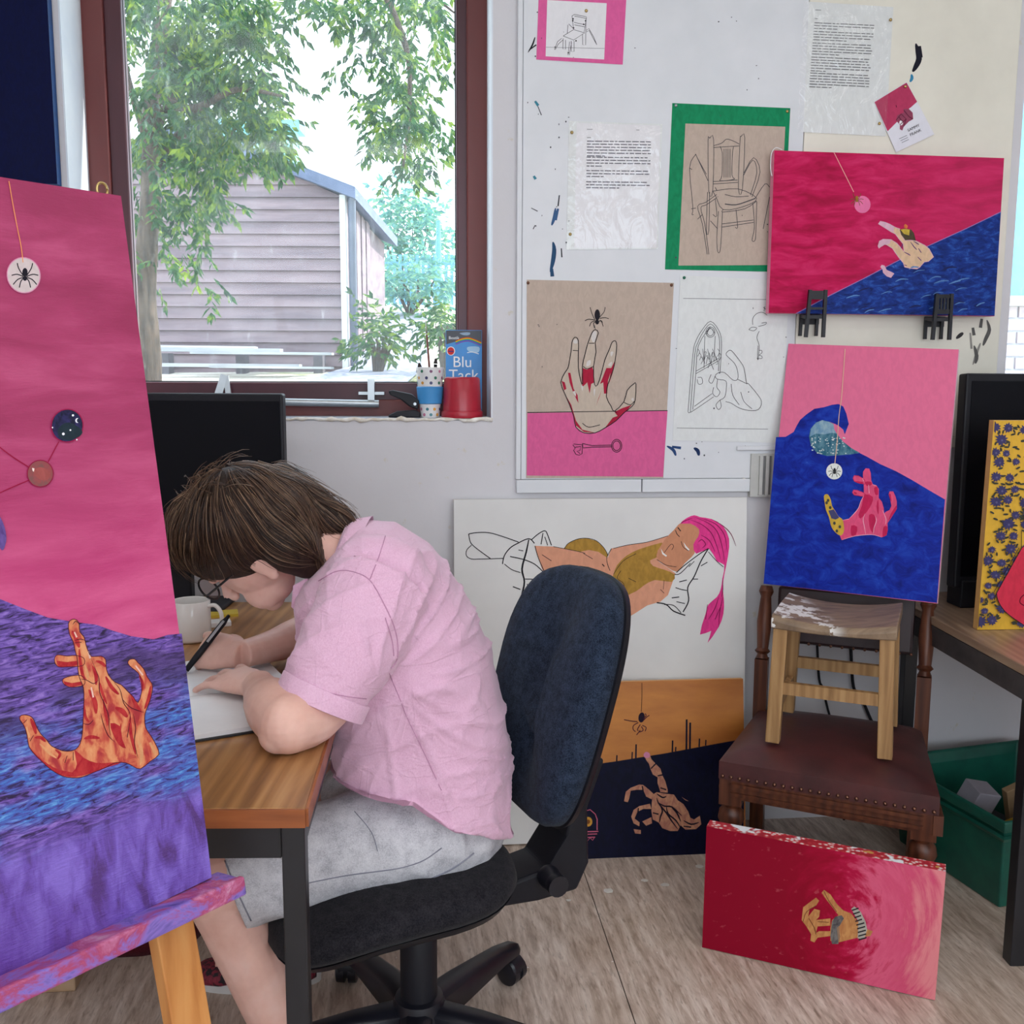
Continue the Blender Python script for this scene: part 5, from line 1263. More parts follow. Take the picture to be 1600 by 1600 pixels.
t5 = cr(*C8, [670, 1220, 690, 1190, 730, 1200, 760, 1260, 830, 1290, 865, 1310, 820, 1370, 760, 1350, 710, 1300, 700, 1250]); ca_.fill(t5, CL_)
ca_.fill(cr(*C8, [940, 700, 1000, 685, 1060, 690, 1100, 700, 1140, 750, 1165, 855, 1080, 840, 1020, 850, 960, 770]), paint(84, 72, 54, .2)).fill(cr(*C8, [950, 700, 1010, 690, 1080, 700, 1070, 780, 1000, 760]), paint(206, 176, 70, .15)).fill(cr(*C8, [1000, 640, 1020, 620, 1055, 650, 1040, 690, 1005, 675]), paint(226, 120, 70, .1))
for P in ([1090, 870, 1140, 940, 1180, 980], [1130, 860, 1180, 890, 1210, 910], [1000, 1010, 1060, 1040, 1090, 1060], [1190, 1080, 1240, 1130], [960, 960, 980, 900], [1000, 1190, 1040, 1200], [1200, 960, 1240, 1020]): ca_.line(cr(*C8, P), 1.5, paint(90, 56, 110, 0), 3, False, True)
ca_.part('painted_spider').line([(1303, 238), (1318, 268), (1334, 300)], 1.2, paint(236, 160, 160, 0), 0).ell(1347.5, 319.5, 12.8, 13.5, paint(236, 120, 168, .05)); spider(ca_, 1339, 312, 8, paint(176, 128, 50, .2), paint(120, 84, 44, 0))
ca_.done()
mb = MB(); P = [on(a, b, W0 + NW * .05, NW) for a, b in ((1222, 234), (1212, 231), (1205.5, 240), (1204, 262), (1206, 275))]; mb.tube(crv([tuple(p) for p in P], 5), .0012, 6); mesh('string', mb, M_PAPER, cp, smooth=True)
# two doll's chairs fixed to the wall as brackets
M_DOLL = pm('black_painted_wood', col(26, 28, 36), col(20, 21, 28), rough=.5)
def doll_chair(label, xs, ys, slats):
    """tiny chair screwed to the wall under the painting; its back stands in front of the canvas"""
    x0, x1, x2, x3 = xs; yt, ys_, yb, yb2 = ys
    d1, d2 = .022, .085
    pf = lambda x, y, d: on(x, y, W0 + NW * d, NW)
    t = thing('doll_chair', pf((x1 + x2) / 2, yb, .05), label, 'toy chair', "doll's chairs holding up the crimson painting")
    for x, xt in ((x1, x1 + 7), (x3, x3 + 4)):          # rear legs run up into the back posts (nearest the room)
        mb = MB(); mb.bar(pf(x, yb2, d2), pf(xt, yt, d2), .0085, .0085, NW); mesh('back_post', mb, M_DOLL, t)
    for x in (x0, x2):
        mb = MB(); mb.bar(pf(x, yb, d1), pf(x + 2, ys_, d1), .0075, .0075, NW); mesh('leg', mb, M_DOLL, t)
    a, b, c, d = pf(x1 - 2, ys_ + 6, d2), pf(x3 + 3, ys_ + 6, d2), pf(x2 + 5, ys_ + 4, d1), pf(x0 - 1, ys_ + 4, d1)
    mb = MB(); mb.prism([a, b, c, d], ZZ * .009); mesh('seat', mb, M_DOLL, t)
    mb = MB(); mb.bar(pf(x0, ys_ + 9, .012), pf(x2 + 3, ys_ + 9, .012), .016, .02, ZZ); mesh('wall_block', mb, M_DOLL, t)
    for y, w in slats[0]:
        mb = MB(); mb.bar(pf(x1 + 6, y, d2), pf(x3 + 3, y, d2), .004, w, ZZ); mesh('back_rail', mb, M_DOLL, t)
    for x in slats[1]:
        mb = MB(); mb.bar(pf(x, slats[0][0][0], d2), pf(x - 1, slats[0][-1][0], d2), .0055, .004, NW); mesh('slat', mb, M_DOLL, t)
doll_chair("black doll's chair with an open back, left of the two holding the painting", (1250, 1259, 1275, 1286), (453, 492, 525, 527), ([(461, .022), (482, .006)], []))
doll_chair("black doll's chair with a slatted back, right of the two holding the painting", (1445, 1457, 1470, 1483), (459, 496, 530, 531), ([(463, .010), (487, .012)], [1466, 1471, 1476, 1481]))
# ---------------------------------------------------------------- 6 blue and pink painting on the stool
sz6 = CZ + .324
bBL = atz(1193, 912, sz6); bBR = atz(1464, 943, sz6); h6 = (bBR - bBL).normalized()
bTL = on(1232, 537, bBL, h6); bTR = on(1498, 546, bBL, h6.cross(bTL - bBL).normalized()); print('wave top', [(p - W0).dot(NW) for p in (bTL, bTR)])
M_PINK6 = paint(232, 116, 154, .04, .55)
bp_, ba, bn = canvas('wave_painting', 'pink and ultramarine painting of a wave and hand standing on the stool', (bTL, bTR, bBR, bBL), .018, M_PINK6, paint(232, 190, 204, .05))
def m_ultra():
    t = NT('ultramarine_paint'); uv = t.co('UV'); f = t.noise(t.map(uv, (2.4, 3.4, 1), (0, 0, .4)), 1.6, 5, .65, .7)
    c = t.ramp(f, [(.28, col(10, 24, 110)), (.5, col(16, 40, 150)), (.68, col(28, 66, 178)), (.82, col(90, 128, 206))])
    t.bump(f, .4, .003); return t.fin(c, .45, 0, .15)
UM = m_ultra()
C4 = (1200, 400, 4)
ba.part('painted_sea').fill(cr(*C4, [50, 1132, 110, 1130, 160, 1100, 180, 1060, 200, 1025, 240, 990, 290, 955, 350, 945, 400, 930, 440, 925, 470, 940, 490, 985, 505, 1050, 480, 1115, 470, 1085, 440, 1060, 420, 1050, 380, 1035, 340, 1025, 300, 1040, 265, 1080, 256, 1130, 270, 1190, 310, 1235, 370, 1250, 450, 1245, 520, 1240, 570, 1230, 620, 1255, 700, 1300, 800, 1345, 900, 1400, 1000, 1460, 1106, 1522]) + [(1464, 942), (1193, 912)], UM)
ba.fill(cr(*C4, [300, 1040, 340, 1025, 380, 1035, 410, 1050, 415, 1085, 430, 1110, 470, 1160, 520, 1200, 575, 1230, 520, 1240, 450, 1245, 370, 1250, 310, 1235, 270, 1190, 256, 1130, 265, 1080]), paint(96, 140, 156, .1, .5, second=(40, 96, 120)))
ba.fill(cr(*C4, [262, 1130, 300, 1110, 350, 1115, 400, 1105, 430, 1110, 415, 1085, 410, 1052, 380, 1037, 340, 1027, 300, 1042, 268, 1080]), paint(150, 178, 190, .12, .5, second=(110, 150, 180)))
rw = random.Random(9)
for _ in range(60):
    x = rw.uniform(1268, 1325); y = rw.uniform(683, 709); ba.ell(x, y, rw.uniform(.7, 1.8), rw.uniform(.5, 1.1), paint(214, 226, 224, .05), 7)
ba.part('painted_spider_disc').line([(1320.5, 545), (1318, 580), (1315, 620), (1311, 650), (1308, 690), (1304.5, 724)], 1.1, paint(228, 190, 160, 0), 3)
ba.ell(1303.5, 736.5, 12.6, 12.6, paint(232, 234, 230, .03)); spider(ba, 1304, 737, 7.5, paint(44, 46, 48, 0))
C2 = (1270, 720, 10.667); H6 = paint(230, 84, 128, .1, .5); R6 = paint(200, 34, 86, .1, .5); W6 = paint(240, 176, 200, .05)
ba.part('painted_hand')
for P in ([670, 290, 690, 245, 760, 250, 830, 290, 870, 330, 870, 390, 760, 370, 690, 340], [660, 530, 680, 485, 740, 490, 840, 530, 880, 560, 860, 600, 760, 580, 690, 570]): ba.fill(cr(*C2, P), H6).line(cr(*C2, P), .8, R6, 0, True)
h6p = cr(*C2, [840, 180, 880, 125, 940, 130, 965, 200, 975, 330, 1000, 390, 1060, 410, 1100, 470, 1100, 620, 1150, 680, 1180, 780, 1190, 880, 1215, 850, 1280, 820, 1310, 750, 1290, 640, 1265, 560, 1280, 510, 1340, 510, 1380, 600, 1400, 680, 1400, 800, 1350, 880, 1300, 960, 1245, 1040, 1250, 1150, 1230, 1240, 1150, 1275, 1060, 1250, 980, 1230, 850, 1235, 700, 1255, 580, 1290, 480, 1320, 450, 1240, 520, 1170, 500, 1060, 500, 985, 600, 970, 680, 890, 760, 790, 800, 680, 850, 580, 850, 450, 845, 330, 835, 240])
ba.fill(h6p, H6)
for P in ([860, 560, 1000, 600, 980, 720, 900, 850, 800, 960, 760, 900, 820, 740], [870, 350, 970, 350, 980, 400, 900, 420], [690, 340, 830, 350, 830, 385, 760, 370], [680, 510, 740, 540, 700, 560], [940, 900, 1020, 900, 1050, 1000, 1000, 1200, 940, 1080], [1020, 450, 1080, 440, 1090, 560, 1040, 560], [1350, 800, 1400, 740, 1390, 820, 1320, 920, 1260, 1000, 1300, 880], [1180, 1100, 1245, 1100, 1230, 1230, 1160, 1260], [640, 1080, 740, 1100, 720, 1230, 640, 1240], [1270, 560, 1300, 560, 1310, 680, 1290, 640], [1090, 640, 1100, 800, 1090, 900, 1060, 760]): ba.fill(cr(*C2, P), R6, 2)
for P in ([850, 580, 800, 680, 760, 790, 680, 890, 600, 970], [500, 990, 600, 970], [870, 880, 840, 980, 860, 1100, 880, 1220], [1040, 920, 1060, 1000, 1020, 1120, 1010, 1220], [1160, 820, 1220, 970, 1210, 1060], [830, 290, 845, 340], [930, 400, 940, 540], [1000, 400, 1060, 415], [480, 1320, 700, 1255, 980, 1230, 1150, 1275]): ba.line(cr(*C2, P), 1.0, W6, 4, False, True)
ba.fill(cr(*C2, [185, 590, 220, 555, 260, 570, 300, 650, 320, 750, 370, 830, 430, 930, 490, 970, 515, 1060, 520, 1170, 480, 1240, 420, 1230, 340, 1150, 300, 1070, 270, 940, 220, 820, 200, 700]), paint(214, 176, 66, .1), 2)
ba.fill(cr(*C2, [260, 830, 350, 810, 440, 950, 380, 980, 310, 960]), paint(74, 74, 116, .1))
for x, y in ((255, 660), (290, 780), (360, 1040), (450, 1100), (400, 1170), (230, 700)): ba.ell(1270 + x / 10.667, 720 + y / 10.667, 2.2, 2.6, paint(70, 72, 66, 0), 8)
ba.done()
# ---------------------------------------------------------------- 7 deep red canvas leaning on the chair legs
rBL = atz(1097, 1480, .002); rBR = atz(1461, 1563, .002); h7 = (rBR - rBL).normalized()
rTL = on(1104, 1291, rBL, h7); rTR = on(1478, 1362, rBL, h7.cross(rTL - rBL).normalized())
def m_swirl():
    t = NT('red_swirl_paint'); uv = t.co('UV'); x, y = t.sep(uv)[0], t.sep(uv)[1]
    dx = t.math('SUBTRACT', x, 13.15); dy = t.math('SUBTRACT', y, 14.35)
    an = t.math('ARCTAN2', dy, dx); r = t.math('SQRT', t.math('ADD', t.math('MULTIPLY', dx, dx), t.math('MULTIPLY', dy, dy)))
    sw = t.noise(t.comb(t.math('MULTIPLY', r, 5.5), t.math('ADD', t.math('MULTIPLY', an, 1.5), t.math('MULTIPLY', r, .4)), 0.0), 1.2, 5, .65, .3)
    side = t.math('ADD', dx, t.math('MULTIPLY', t.math('SUBTRACT', sw, .5), 2.0))
    c = t.ramp(t.math('MULTIPLY', t.math('ADD', side, .8), .42), [(.06, col(140, 8, 38)), (.30, col(156, 10, 46)), (.46, col(178, 22, 66)), (.62, col(214, 92, 124)), (.80, col(206, 78, 112)), (1.0, col(222, 132, 138))])
    l = t.noise(t.map(uv, (5, 9, 1), (0, 0, -.6)), 1.2, 4); c = t.mix(t.math('MULTIPLY', t.step(l, .62, .72), .35), c, col(206, 96, 110))
    return t.fin(c, .5, 0, .12)
def m_floralpaper():
    t = NT('red_floral_paper'); co = t.co(); v = t.voro(co, 90, 'F1'); b = t.noise(co, 16, 3)
    c = t.ramp(v, [(.2, col(236, 226, 222)), (.45, col(204, 52, 62)), (.7, col(170, 26, 46))])
    c = t.mix(t.step(b, .56, .6), c, col(238, 240, 244)); c = t.mix(t.step(t.noise(co, 24, 2), .64, .68), c, col(206, 150, 80)); return t.fin(c, .6)
rp, ra_, rn = canvas('red_painting', 'deep box canvas of a grasping hand on swirling red, leaning on the chair legs', (rTL, rTR, rBR, rBL), .036, m_swirl(), m_floralpaper())
C9 = (1200, 1200, 4); HB = paint(200, 144, 88, .15, .55, second=(176, 116, 70))
ra_.part('painted_hand')
for P in ([335, 780, 350, 762, 390, 790, 430, 850, 470, 890, 520, 910, 560, 960, 600, 1000, 655, 1020, 640, 1050, 560, 1060, 440, 1090, 390, 1080, 390, 1000, 400, 950, 440, 920, 410, 880, 370, 830],
          [210, 950, 220, 870, 260, 840, 300, 810, 320, 830, 300, 860, 260, 880, 250, 930, 290, 880, 325, 890, 320, 930, 300, 950, 390, 940, 390, 985, 310, 990, 300, 1030, 320, 1020, 390, 1020, 390, 1050, 310, 1060, 290, 1090, 265, 1080, 270, 1040, 240, 990]): ra_.fill(cr(*C9, P), HB)
ra_.fill(cr(*C9, [400, 960, 420, 930, 460, 920, 475, 940, 440, 1000, 440, 1100, 400, 1100, 390, 1050]), paint(70, 66, 70, .3, .5, second=(120, 116, 112)))
ra_.fill(cr(*C9, [430, 1000, 445, 985, 450, 1060, 440, 1090]), paint(150, 120, 96, .1))
ra_.fill(cr(*C9, [520, 880, 540, 865, 580, 900, 610, 960, 620, 1010, 600, 1070, 560, 1065, 565, 960]), paint(176, 170, 158, .1))
for k in range(9):
    y = 880 + k * 23; x0 = 525 + 42 * sin(k / 8 * 1.4); ra_.line(cr(*C9, [x0, y + 10, x0 + 42 + (8 if k > 3 else 0), y - 4]), 2.2, paint(40, 36, 42, 0), 0)
for P in ([220, 960, 240, 900, 300, 860], [255, 940, 290, 1000, 300, 1040], [310, 960, 380, 965], [350, 770, 380, 830, 430, 900]): ra_.line(cr(*C9, P), 1.0, paint(110, 60, 40, 0), 3)
ra_.done()
# ---------------------------------------------------------------- 8 sunflower painting on the right desk
fBL = atz(1527, 984, RZ + .001); h8 = V((cos(.06), sin(.06), 0)); fTL = on(1553, 657, fBL, h8); fWd = .42
fp8, f8, fn8 = canvas('sunflower_painting', 'yellow sunflower-patterned painting with a red shape on the right desk', (fTL, fTL + h8 * fWd, fBL + h8 * fWd, fBL), .02, paint(222, 174, 62, .06, .5), pm('tan_canvas_edge', col(196, 150, 88), rough=.7))
rf = random.Random(21); f8.part('painted_sunflowers'); NVY = paint(66, 62, 104, .1); OLV = paint(62, 64, 56, .1)
def left(y): return 1553 + (1527 - 1553) * (y - 657) / 327 + 1.5
def clip(P): return [(max(x, left(y)), min(max(y, 658.5), 982.5)) for x, y in P]
for gy in range(17):
    for gx in range(7):
        x = 1530 + gx * 23 + (11 if gy % 2 else 0) + rf.uniform(-4, 4); y = 668 + gy * 19 + rf.uniform(-4, 4)
        if x < left(y) - 2: continue
        if rf.random() < .8:
            r = rf.uniform(7, 12.5); P = []
            for j in range(22):
                rr = r * (1 if j % 2 else .62) * rf.uniform(.8, 1.1); a = 2 * pi * j / 22; P.append((x + rr * cos(a), y + rr * .9 * sin(a)))
            f8.fill(clip(P), NVY)
            if x > left(y) + 4: f8.ell(x + 1, y + 1, 1.8, 1.8, paint(96, 92, 130, 0), 8)
        for _ in range(4):
            a = rf.uniform(0, 6.28); q = (x + 11 * cos(a), y + 10 * sin(a))
            if q[0] > left(q[1]) + 4 and 664 < q[1] < 978: f8.line([(q[0] - 4 * cos(a * 2), q[1] - 3 * sin(a * 2)), q, (q[0] + 4 * cos(a * 2), q[1] + 3 * sin(a * 2))], 3, OLV, 3, False, True)
f8.part('painted_red_shape').fill([(1640, 846), (1600, 854), (1596, 857), (1557, 927), (1560, 940), (1570, 955), (1585, 967), (1600, 977), (1640, 983)], paint(214, 54, 78, .08))
f8.line([(1596, 830), (1596, 857), (1557, 927), (1553, 938)], 1.2, INK, 0).line([(1592, 856), (1552, 927)], 1.0, INK, 0).line([(1557, 927), (1560, 940), (1570, 955), (1585, 967), (1600, 977)], 1.2, INK, 3).line([(1602, 928), (1595, 934), (1594, 942), (1602, 947)], 1.6, paint(110, 14, 40, 0), 3)
f8.done()
# ---------------------------------------------------------------- sheets pinned on the board
BD = .0128
def sheet(name, label, pts, m, d=BD, cat='drawing', th=.0006):
    t, a, n = canvas(name, label, wq(pts, d + th), th, m, M_PAPER, cat); return t, a
PINKC = paint(226, 100, 160, .05, .7); KRAFT = paint(194, 176, 162, .06, .75); WHT = paint(232, 231, 234, .02, .7); GRN = paint(16, 140, 92, .12, .55); GREYW = paint(226, 229, 228, .03, .7)
PEN = paint(70, 68, 74, 0, .7); PEN2 = paint(124, 124, 128, 0, .7)
X3 = (800, 0, 4); X7 = (800, 400, 4)
# small pink card with a chair-spider
t, a = sheet('pink_card_drawing', 'small chair-with-insect-legs drawing on a pink card at the top', [(842, -14), (979, -9), (973, 101), (838, 93)], PINKC)
a.part('drawing').fill([(855, 0), (948, 5), (944, 93), (852.5, 88)], WHT)
for P in ([375, 100, 390, 90, 465, 105, 465, 120], [375, 100, 385, 185, 450, 205, 465, 110], [390, 100, 462, 115], [388, 140, 455, 155], [390, 155, 455, 168], [320, 225, 385, 185, 455, 205, 385, 250, 320, 225], [320, 240, 318, 305, 335, 308, 335, 250], [370, 255, 370, 322, 388, 322, 388, 255], [440, 210, 442, 280, 460, 282, 462, 120], [310, 240, 285, 260, 265, 310], [318, 250, 290, 275, 270, 310], [360, 260, 350, 345], [372, 265, 358, 345], [465, 190, 480, 178, 510, 230, 530, 280], [465, 200, 482, 190, 505, 235, 530, 280], [350, 155, 345, 210], [385, 180, 355, 150]): a.line(cr(*X3, P), .8, PEN, 0)
for x, y in ((380, 130), (382, 118), (460, 130), (448, 152), (385, 175), (352, 330), (270, 295), (400, 255)): a.ell(800 + x / 4, y / 4, 1.3, 1.3, INK, 8)
a.line(cr(*X3, [213, 295, 578, 303]), .6, PEN2, 0); a.done(); pin(t, 916, 17, BD + .001)
# typed sheet in a punched sleeve
t, a = sheet('typed_sheet', 'typed page in a clear punched sleeve left of the green-bordered drawing', [(889, 189), (1035, 194), (1028, 389), (885, 390)], GREYW)
a.part('print').fill([(901, 192), (1032, 196), (1026, 387), (897, 388)], WHT)
words(a, 917, 202, 950, 1, 5, .02, PEN2, .9, 3); words(a, 994, 203, 1018, 1, 5, .02, PEN2, .9, 4); words(a, 917, 215, 931, 1, 5, .0, PEN2, 1.0, 5)
for y, n, sd_ in ((220.5, 5, 6), (245.5, 4, 7), (266.5, 3, 8), (284, 3, 9)): words(a, 917 - (y - 220) * .02, y, 1017 - (y - 220) * .03, n + 1 if n > 4 else n, 4.6, .012, paint(84, 82, 92, 0), 1.5, sd_)
M_SLEEVE_ = NT('clear_plastic_sleeve'); M_SLEEVE_ = M_SLEEVE_
def m_sleeve():
    t_ = NT('clear_sleeve'); t_.t.nodes.remove(t_.b)
    tr_ = t_.new('ShaderNodeBsdfTransparent'); gl = t_.new('ShaderNodeBsdfGlossy'); gl.inputs['Roughness'].default_value = .12
    bn = t_.new('ShaderNodeBump'); bn.inputs['Strength'].default_value = .8; bn.inputs['Distance'].default_value = .01
    t_.set(bn.inputs['Height'], t_.noise(t_.map(t_.co(), (18, 18, 11)), 1.0, 3, .5, 1.2)); t_.set(gl.inputs['Normal'], bn.outputs[0])
    mx = t_.new('ShaderNodeMixShader'); mx.inputs[0].default_value = .055; t_.set(mx.inputs[1], tr_.outputs[0]); t_.set(mx.inputs[2], gl.outputs[0]); t_.set(t_.out.inputs[0], mx.outputs[0]); return t_.m
SLV = m_sleeve()
GLT = paint(246, 247, 248, 0, .3)
a.done()
def sleeve(parent, pts, d, seed):
    P = wq(pts, d); n_ = 14; mb = MB()
    for j in range(n_ + 1):
        for i in range(n_ + 1):
            u_, v_ = i / n_, j / n_; p = (P[0] * (1 - u_) + P[1] * u_) * (1 - v_) + (P[3] * (1 - u_) + P[2] * u_) * v_
            mb.v.append(p + NW * (.0025 * (1 + mnoise.noise(V((u_ * 5 + seed, v_ * 7, 0)))) * (sin(pi * u_) * sin(pi * v_)) ** .4))
    for j in range(n_):
        for i in range(n_): mb.f.append((j * (n_ + 1) + i, j * (n_ + 1) + i + 1, (j + 1) * (n_ + 1) + i + 1, (j + 1) * (n_ + 1) + i)); mb.m.append(0)
    mesh('clear_sleeve', mb, SLV, parent, smooth=True)
sleeve(t, [(889, 189), (1035, 194), (1028, 389), (885, 390)], BD + .0016, 1)
pin(t, 893.5, 207, BD + .002); pin(t, 891, 366, BD + .002)
# green-bordered chair-spider drawing
t, a = sheet('green_bordered_drawing', 'pen drawing of a chair with insect legs in a painted green border', [(1050.5, 161), (1235, 169), (1222, 425), (1039, 421)], GRN)
a.part('drawing').fill([(1071, 193), (1227, 198), (1216, 414), (1060, 415)], KRAFT)
for P in ([1235, 865, 1260, 870, 1255, 1190, 1230, 1195, 1225, 880, 1235, 865], [1430, 855, 1455, 860, 1440, 1180, 1415, 1180, 1425, 880, 1430, 855], [1260, 910, 1310, 895, 1340, 870, 1380, 880, 1420, 900], [1260, 922, 1420, 912], [1300, 915, 1315, 960, 1312, 1100, 1300, 1130, 1390, 1120, 1375, 1095, 1378, 960, 1385, 915], [1325, 930, 1325, 1110], [1338, 930, 1338, 1110], [1350, 930, 1350, 1110], [1363, 930, 1363, 1110], [1255, 1135, 1410, 1125], [1258, 1150, 1412, 1140], [1255, 1195, 1410, 1180, 1530, 1240, 1450, 1290, 1320, 1310, 1275, 1230, 1255, 1195], [1320, 1310, 1320, 1325, 1455, 1305, 1530, 1255], [1290, 1320, 1280, 1480, 1285, 1570, 1300, 1570, 1308, 1480, 1315, 1325], [1505, 1270, 1515, 1420, 1500, 1500, 1520, 1500, 1525, 1420, 1530, 1260], [1235, 1200, 1230, 1440, 1215, 1440, 1222, 1200], [1400, 1310, 1410, 1420, 1395, 1420], [1310, 1400, 1510, 1375], [1310, 1420, 1510, 1390], [1240, 1380, 1285, 1430], [1225, 1130, 1155, 980, 1145, 970, 1110, 1050, 1130, 1290, 1125, 1340, 1135, 1340], [1215, 1090, 1160, 990], [1125, 1060, 1110, 1050], [1450, 1080, 1510, 985, 1550, 1075, 1500, 1230], [1445, 1100, 1505, 1000, 1530, 1080, 1490, 1220], [1280, 1215, 1210, 1265, 1160, 1290, 1190, 1400, 1220, 1590], [1280, 1235, 1215, 1280, 1180, 1300, 1205, 1400, 1230, 1590], [1270, 1240, 1280, 1350, 1255, 1340], [1520, 1240, 1580, 1150, 1610, 1170], [1610, 1230, 1570, 1430], [1330, 1215, 1400, 1230, 1480, 1225], [1150, 1300, 1120, 1305], [1190, 1340, 1160, 1370], [1270, 1170, 1280, 1190]): a.line(cr(*X3, P), 1.0, PEN, 3)
a.line(cr(*X3, [1330, 1275, 1400, 1280, 1480, 1255, 1520, 1240]), 1.6, PEN, 3); a.done()
pin(t, 1056, 165, BD + .001, M_STEEL); pin(t, 1230, 174, BD + .001)
# hand with red shading and key
t, a = sheet('hand_drawing', 'kraft paper drawing of a hand and spider above a pink band with a key', [(823, 437), (1053, 442), (1036.5, 747), (822, 747)], KRAFT)
a.part('pink_band').fill([(824, 645.5), (1043, 642), (1036, 745), (823, 743)], paint(222, 100, 154, .06, .7)).line([(824, 644.5), (1043, 641.5)], 1.2, INK, 0)
HA = cr(*X7, [375, 540, 385, 515, 400, 508, 415, 530, 415, 600, 415, 700, 430, 780, 442, 800, 440, 690, 455, 620, 470, 560, 480, 530, 500, 480, 520, 460, 540, 480, 520, 540, 525, 600, 510, 690, 515, 800, 535, 805, 560, 730, 580, 650, 610, 580, 625, 540, 645, 530, 655, 560, 645, 650, 630, 720, 600, 800, 590, 880, 620, 940, 640, 970, 700, 910, 720, 840, 760, 800, 775, 800, 770, 900, 750, 940, 700, 980, 650, 1030, 580, 1075, 520, 1105, 450, 1105, 400, 1070, 385, 1000, 360, 930, 330, 860, 305, 790, 330, 730, 350, 700, 360, 650, 370, 590])
a.part('drawn_hand').fill(HA, paint(200, 184, 168, .05, .75)); RD = paint(176, 30, 62, .1, .6)
for P in ([440, 700, 470, 710, 500, 690, 510, 720, 515, 790, 495, 800, 485, 860, 470, 790, 440, 820, 435, 760], [590, 700, 625, 700, 600, 780, 595, 860, 575, 860, 570, 790, 550, 800], [350, 730, 365, 730, 385, 830, 410, 870, 415, 920, 385, 860, 360, 790], [330, 860, 360, 930, 385, 1000, 400, 1060, 450, 1100, 520, 1105, 440, 1085, 400, 1030, 370, 930], [640, 975, 690, 950, 750, 930, 700, 985, 640, 1035, 580, 1075, 630, 1010, 660, 1000], [560, 840, 540, 890, 525, 940, 550, 870], [310, 780, 330, 790, 340, 830, 325, 840], [640, 660, 630, 730, 605, 800, 620, 700]): a.fill(cr(*X7, P), RD)
for P in ([505, 475, 530, 475, 515, 540, 495, 520], [470, 660, 490, 650, 490, 680, 465, 690], [385, 525, 405, 520, 410, 545, 385, 545], [600, 680, 625, 660, 620, 690], [615, 600, 635, 600, 620, 630], [430, 810, 445, 815, 440, 845], [745, 895, 760, 885, 758, 910], [380, 850, 395, 845, 400, 880], [510, 840, 520, 830, 515, 880]): a.fill(cr(*X7, P), paint(214, 208, 204, .05), 2)
a.line(HA, 1.3, INK, 2, True)
for P in ([380, 590, 412, 592], [445, 690, 470, 705, 510, 690], [700, 915, 740, 930, 768, 905], [640, 970, 655, 980], [440, 1045, 480, 1070, 550, 1055], [480, 545, 515, 545]): a.line(cr(*X7, P), 1.1, INK, 3)
a.part('drawn_spider').ell(933.3, 492, 4.3, 8.6, INK, 18).ell(933, 503, 3, 4, INK)
for P in ([518, 400, 500, 360, 488, 320], [545, 385, 575, 350, 582, 320], [515, 400, 480, 395, 455, 405], [550, 390, 580, 385, 605, 392], [520, 405, 495, 415, 485, 440], [548, 400, 560, 410, 570, 440], [525, 410, 510, 420, 515, 450], [540, 410, 560, 405, 565, 420]): a.line(cr(*X7, P), 1.0, INK, 3)
a.line(cr(*X7, [515, 430, 522, 460]), .8, PEN, 0)
a.part('drawn_key')
KEY = [[440, 1172, 500, 1185, 620, 1182, 625, 1192, 500, 1195, 445, 1200, 440, 1172], [385, 1175, 440, 1180, 438, 1235, 420, 1245, 400, 1240, 385, 1215, 395, 1200, 380, 1180], [395, 1195, 430, 1190, 425, 1215, 405, 1220, 425, 1235]]
for P in KEY: a.line(cr(*X7, P), 1.1, INK, 0)
for r in (1.0, .75): a.line([(963.5 + 8 * r * cos(2 * pi * i / 20), 696.5 + 10 * r * sin(2 * pi * i / 20)) for i in range(20)], 1.1, INK, 0, True)
a.done(); pin(t, 825, 442, BD + .001, M_NAIL); pin(t, 1049, 445.5, BD + .001, M_NAIL)
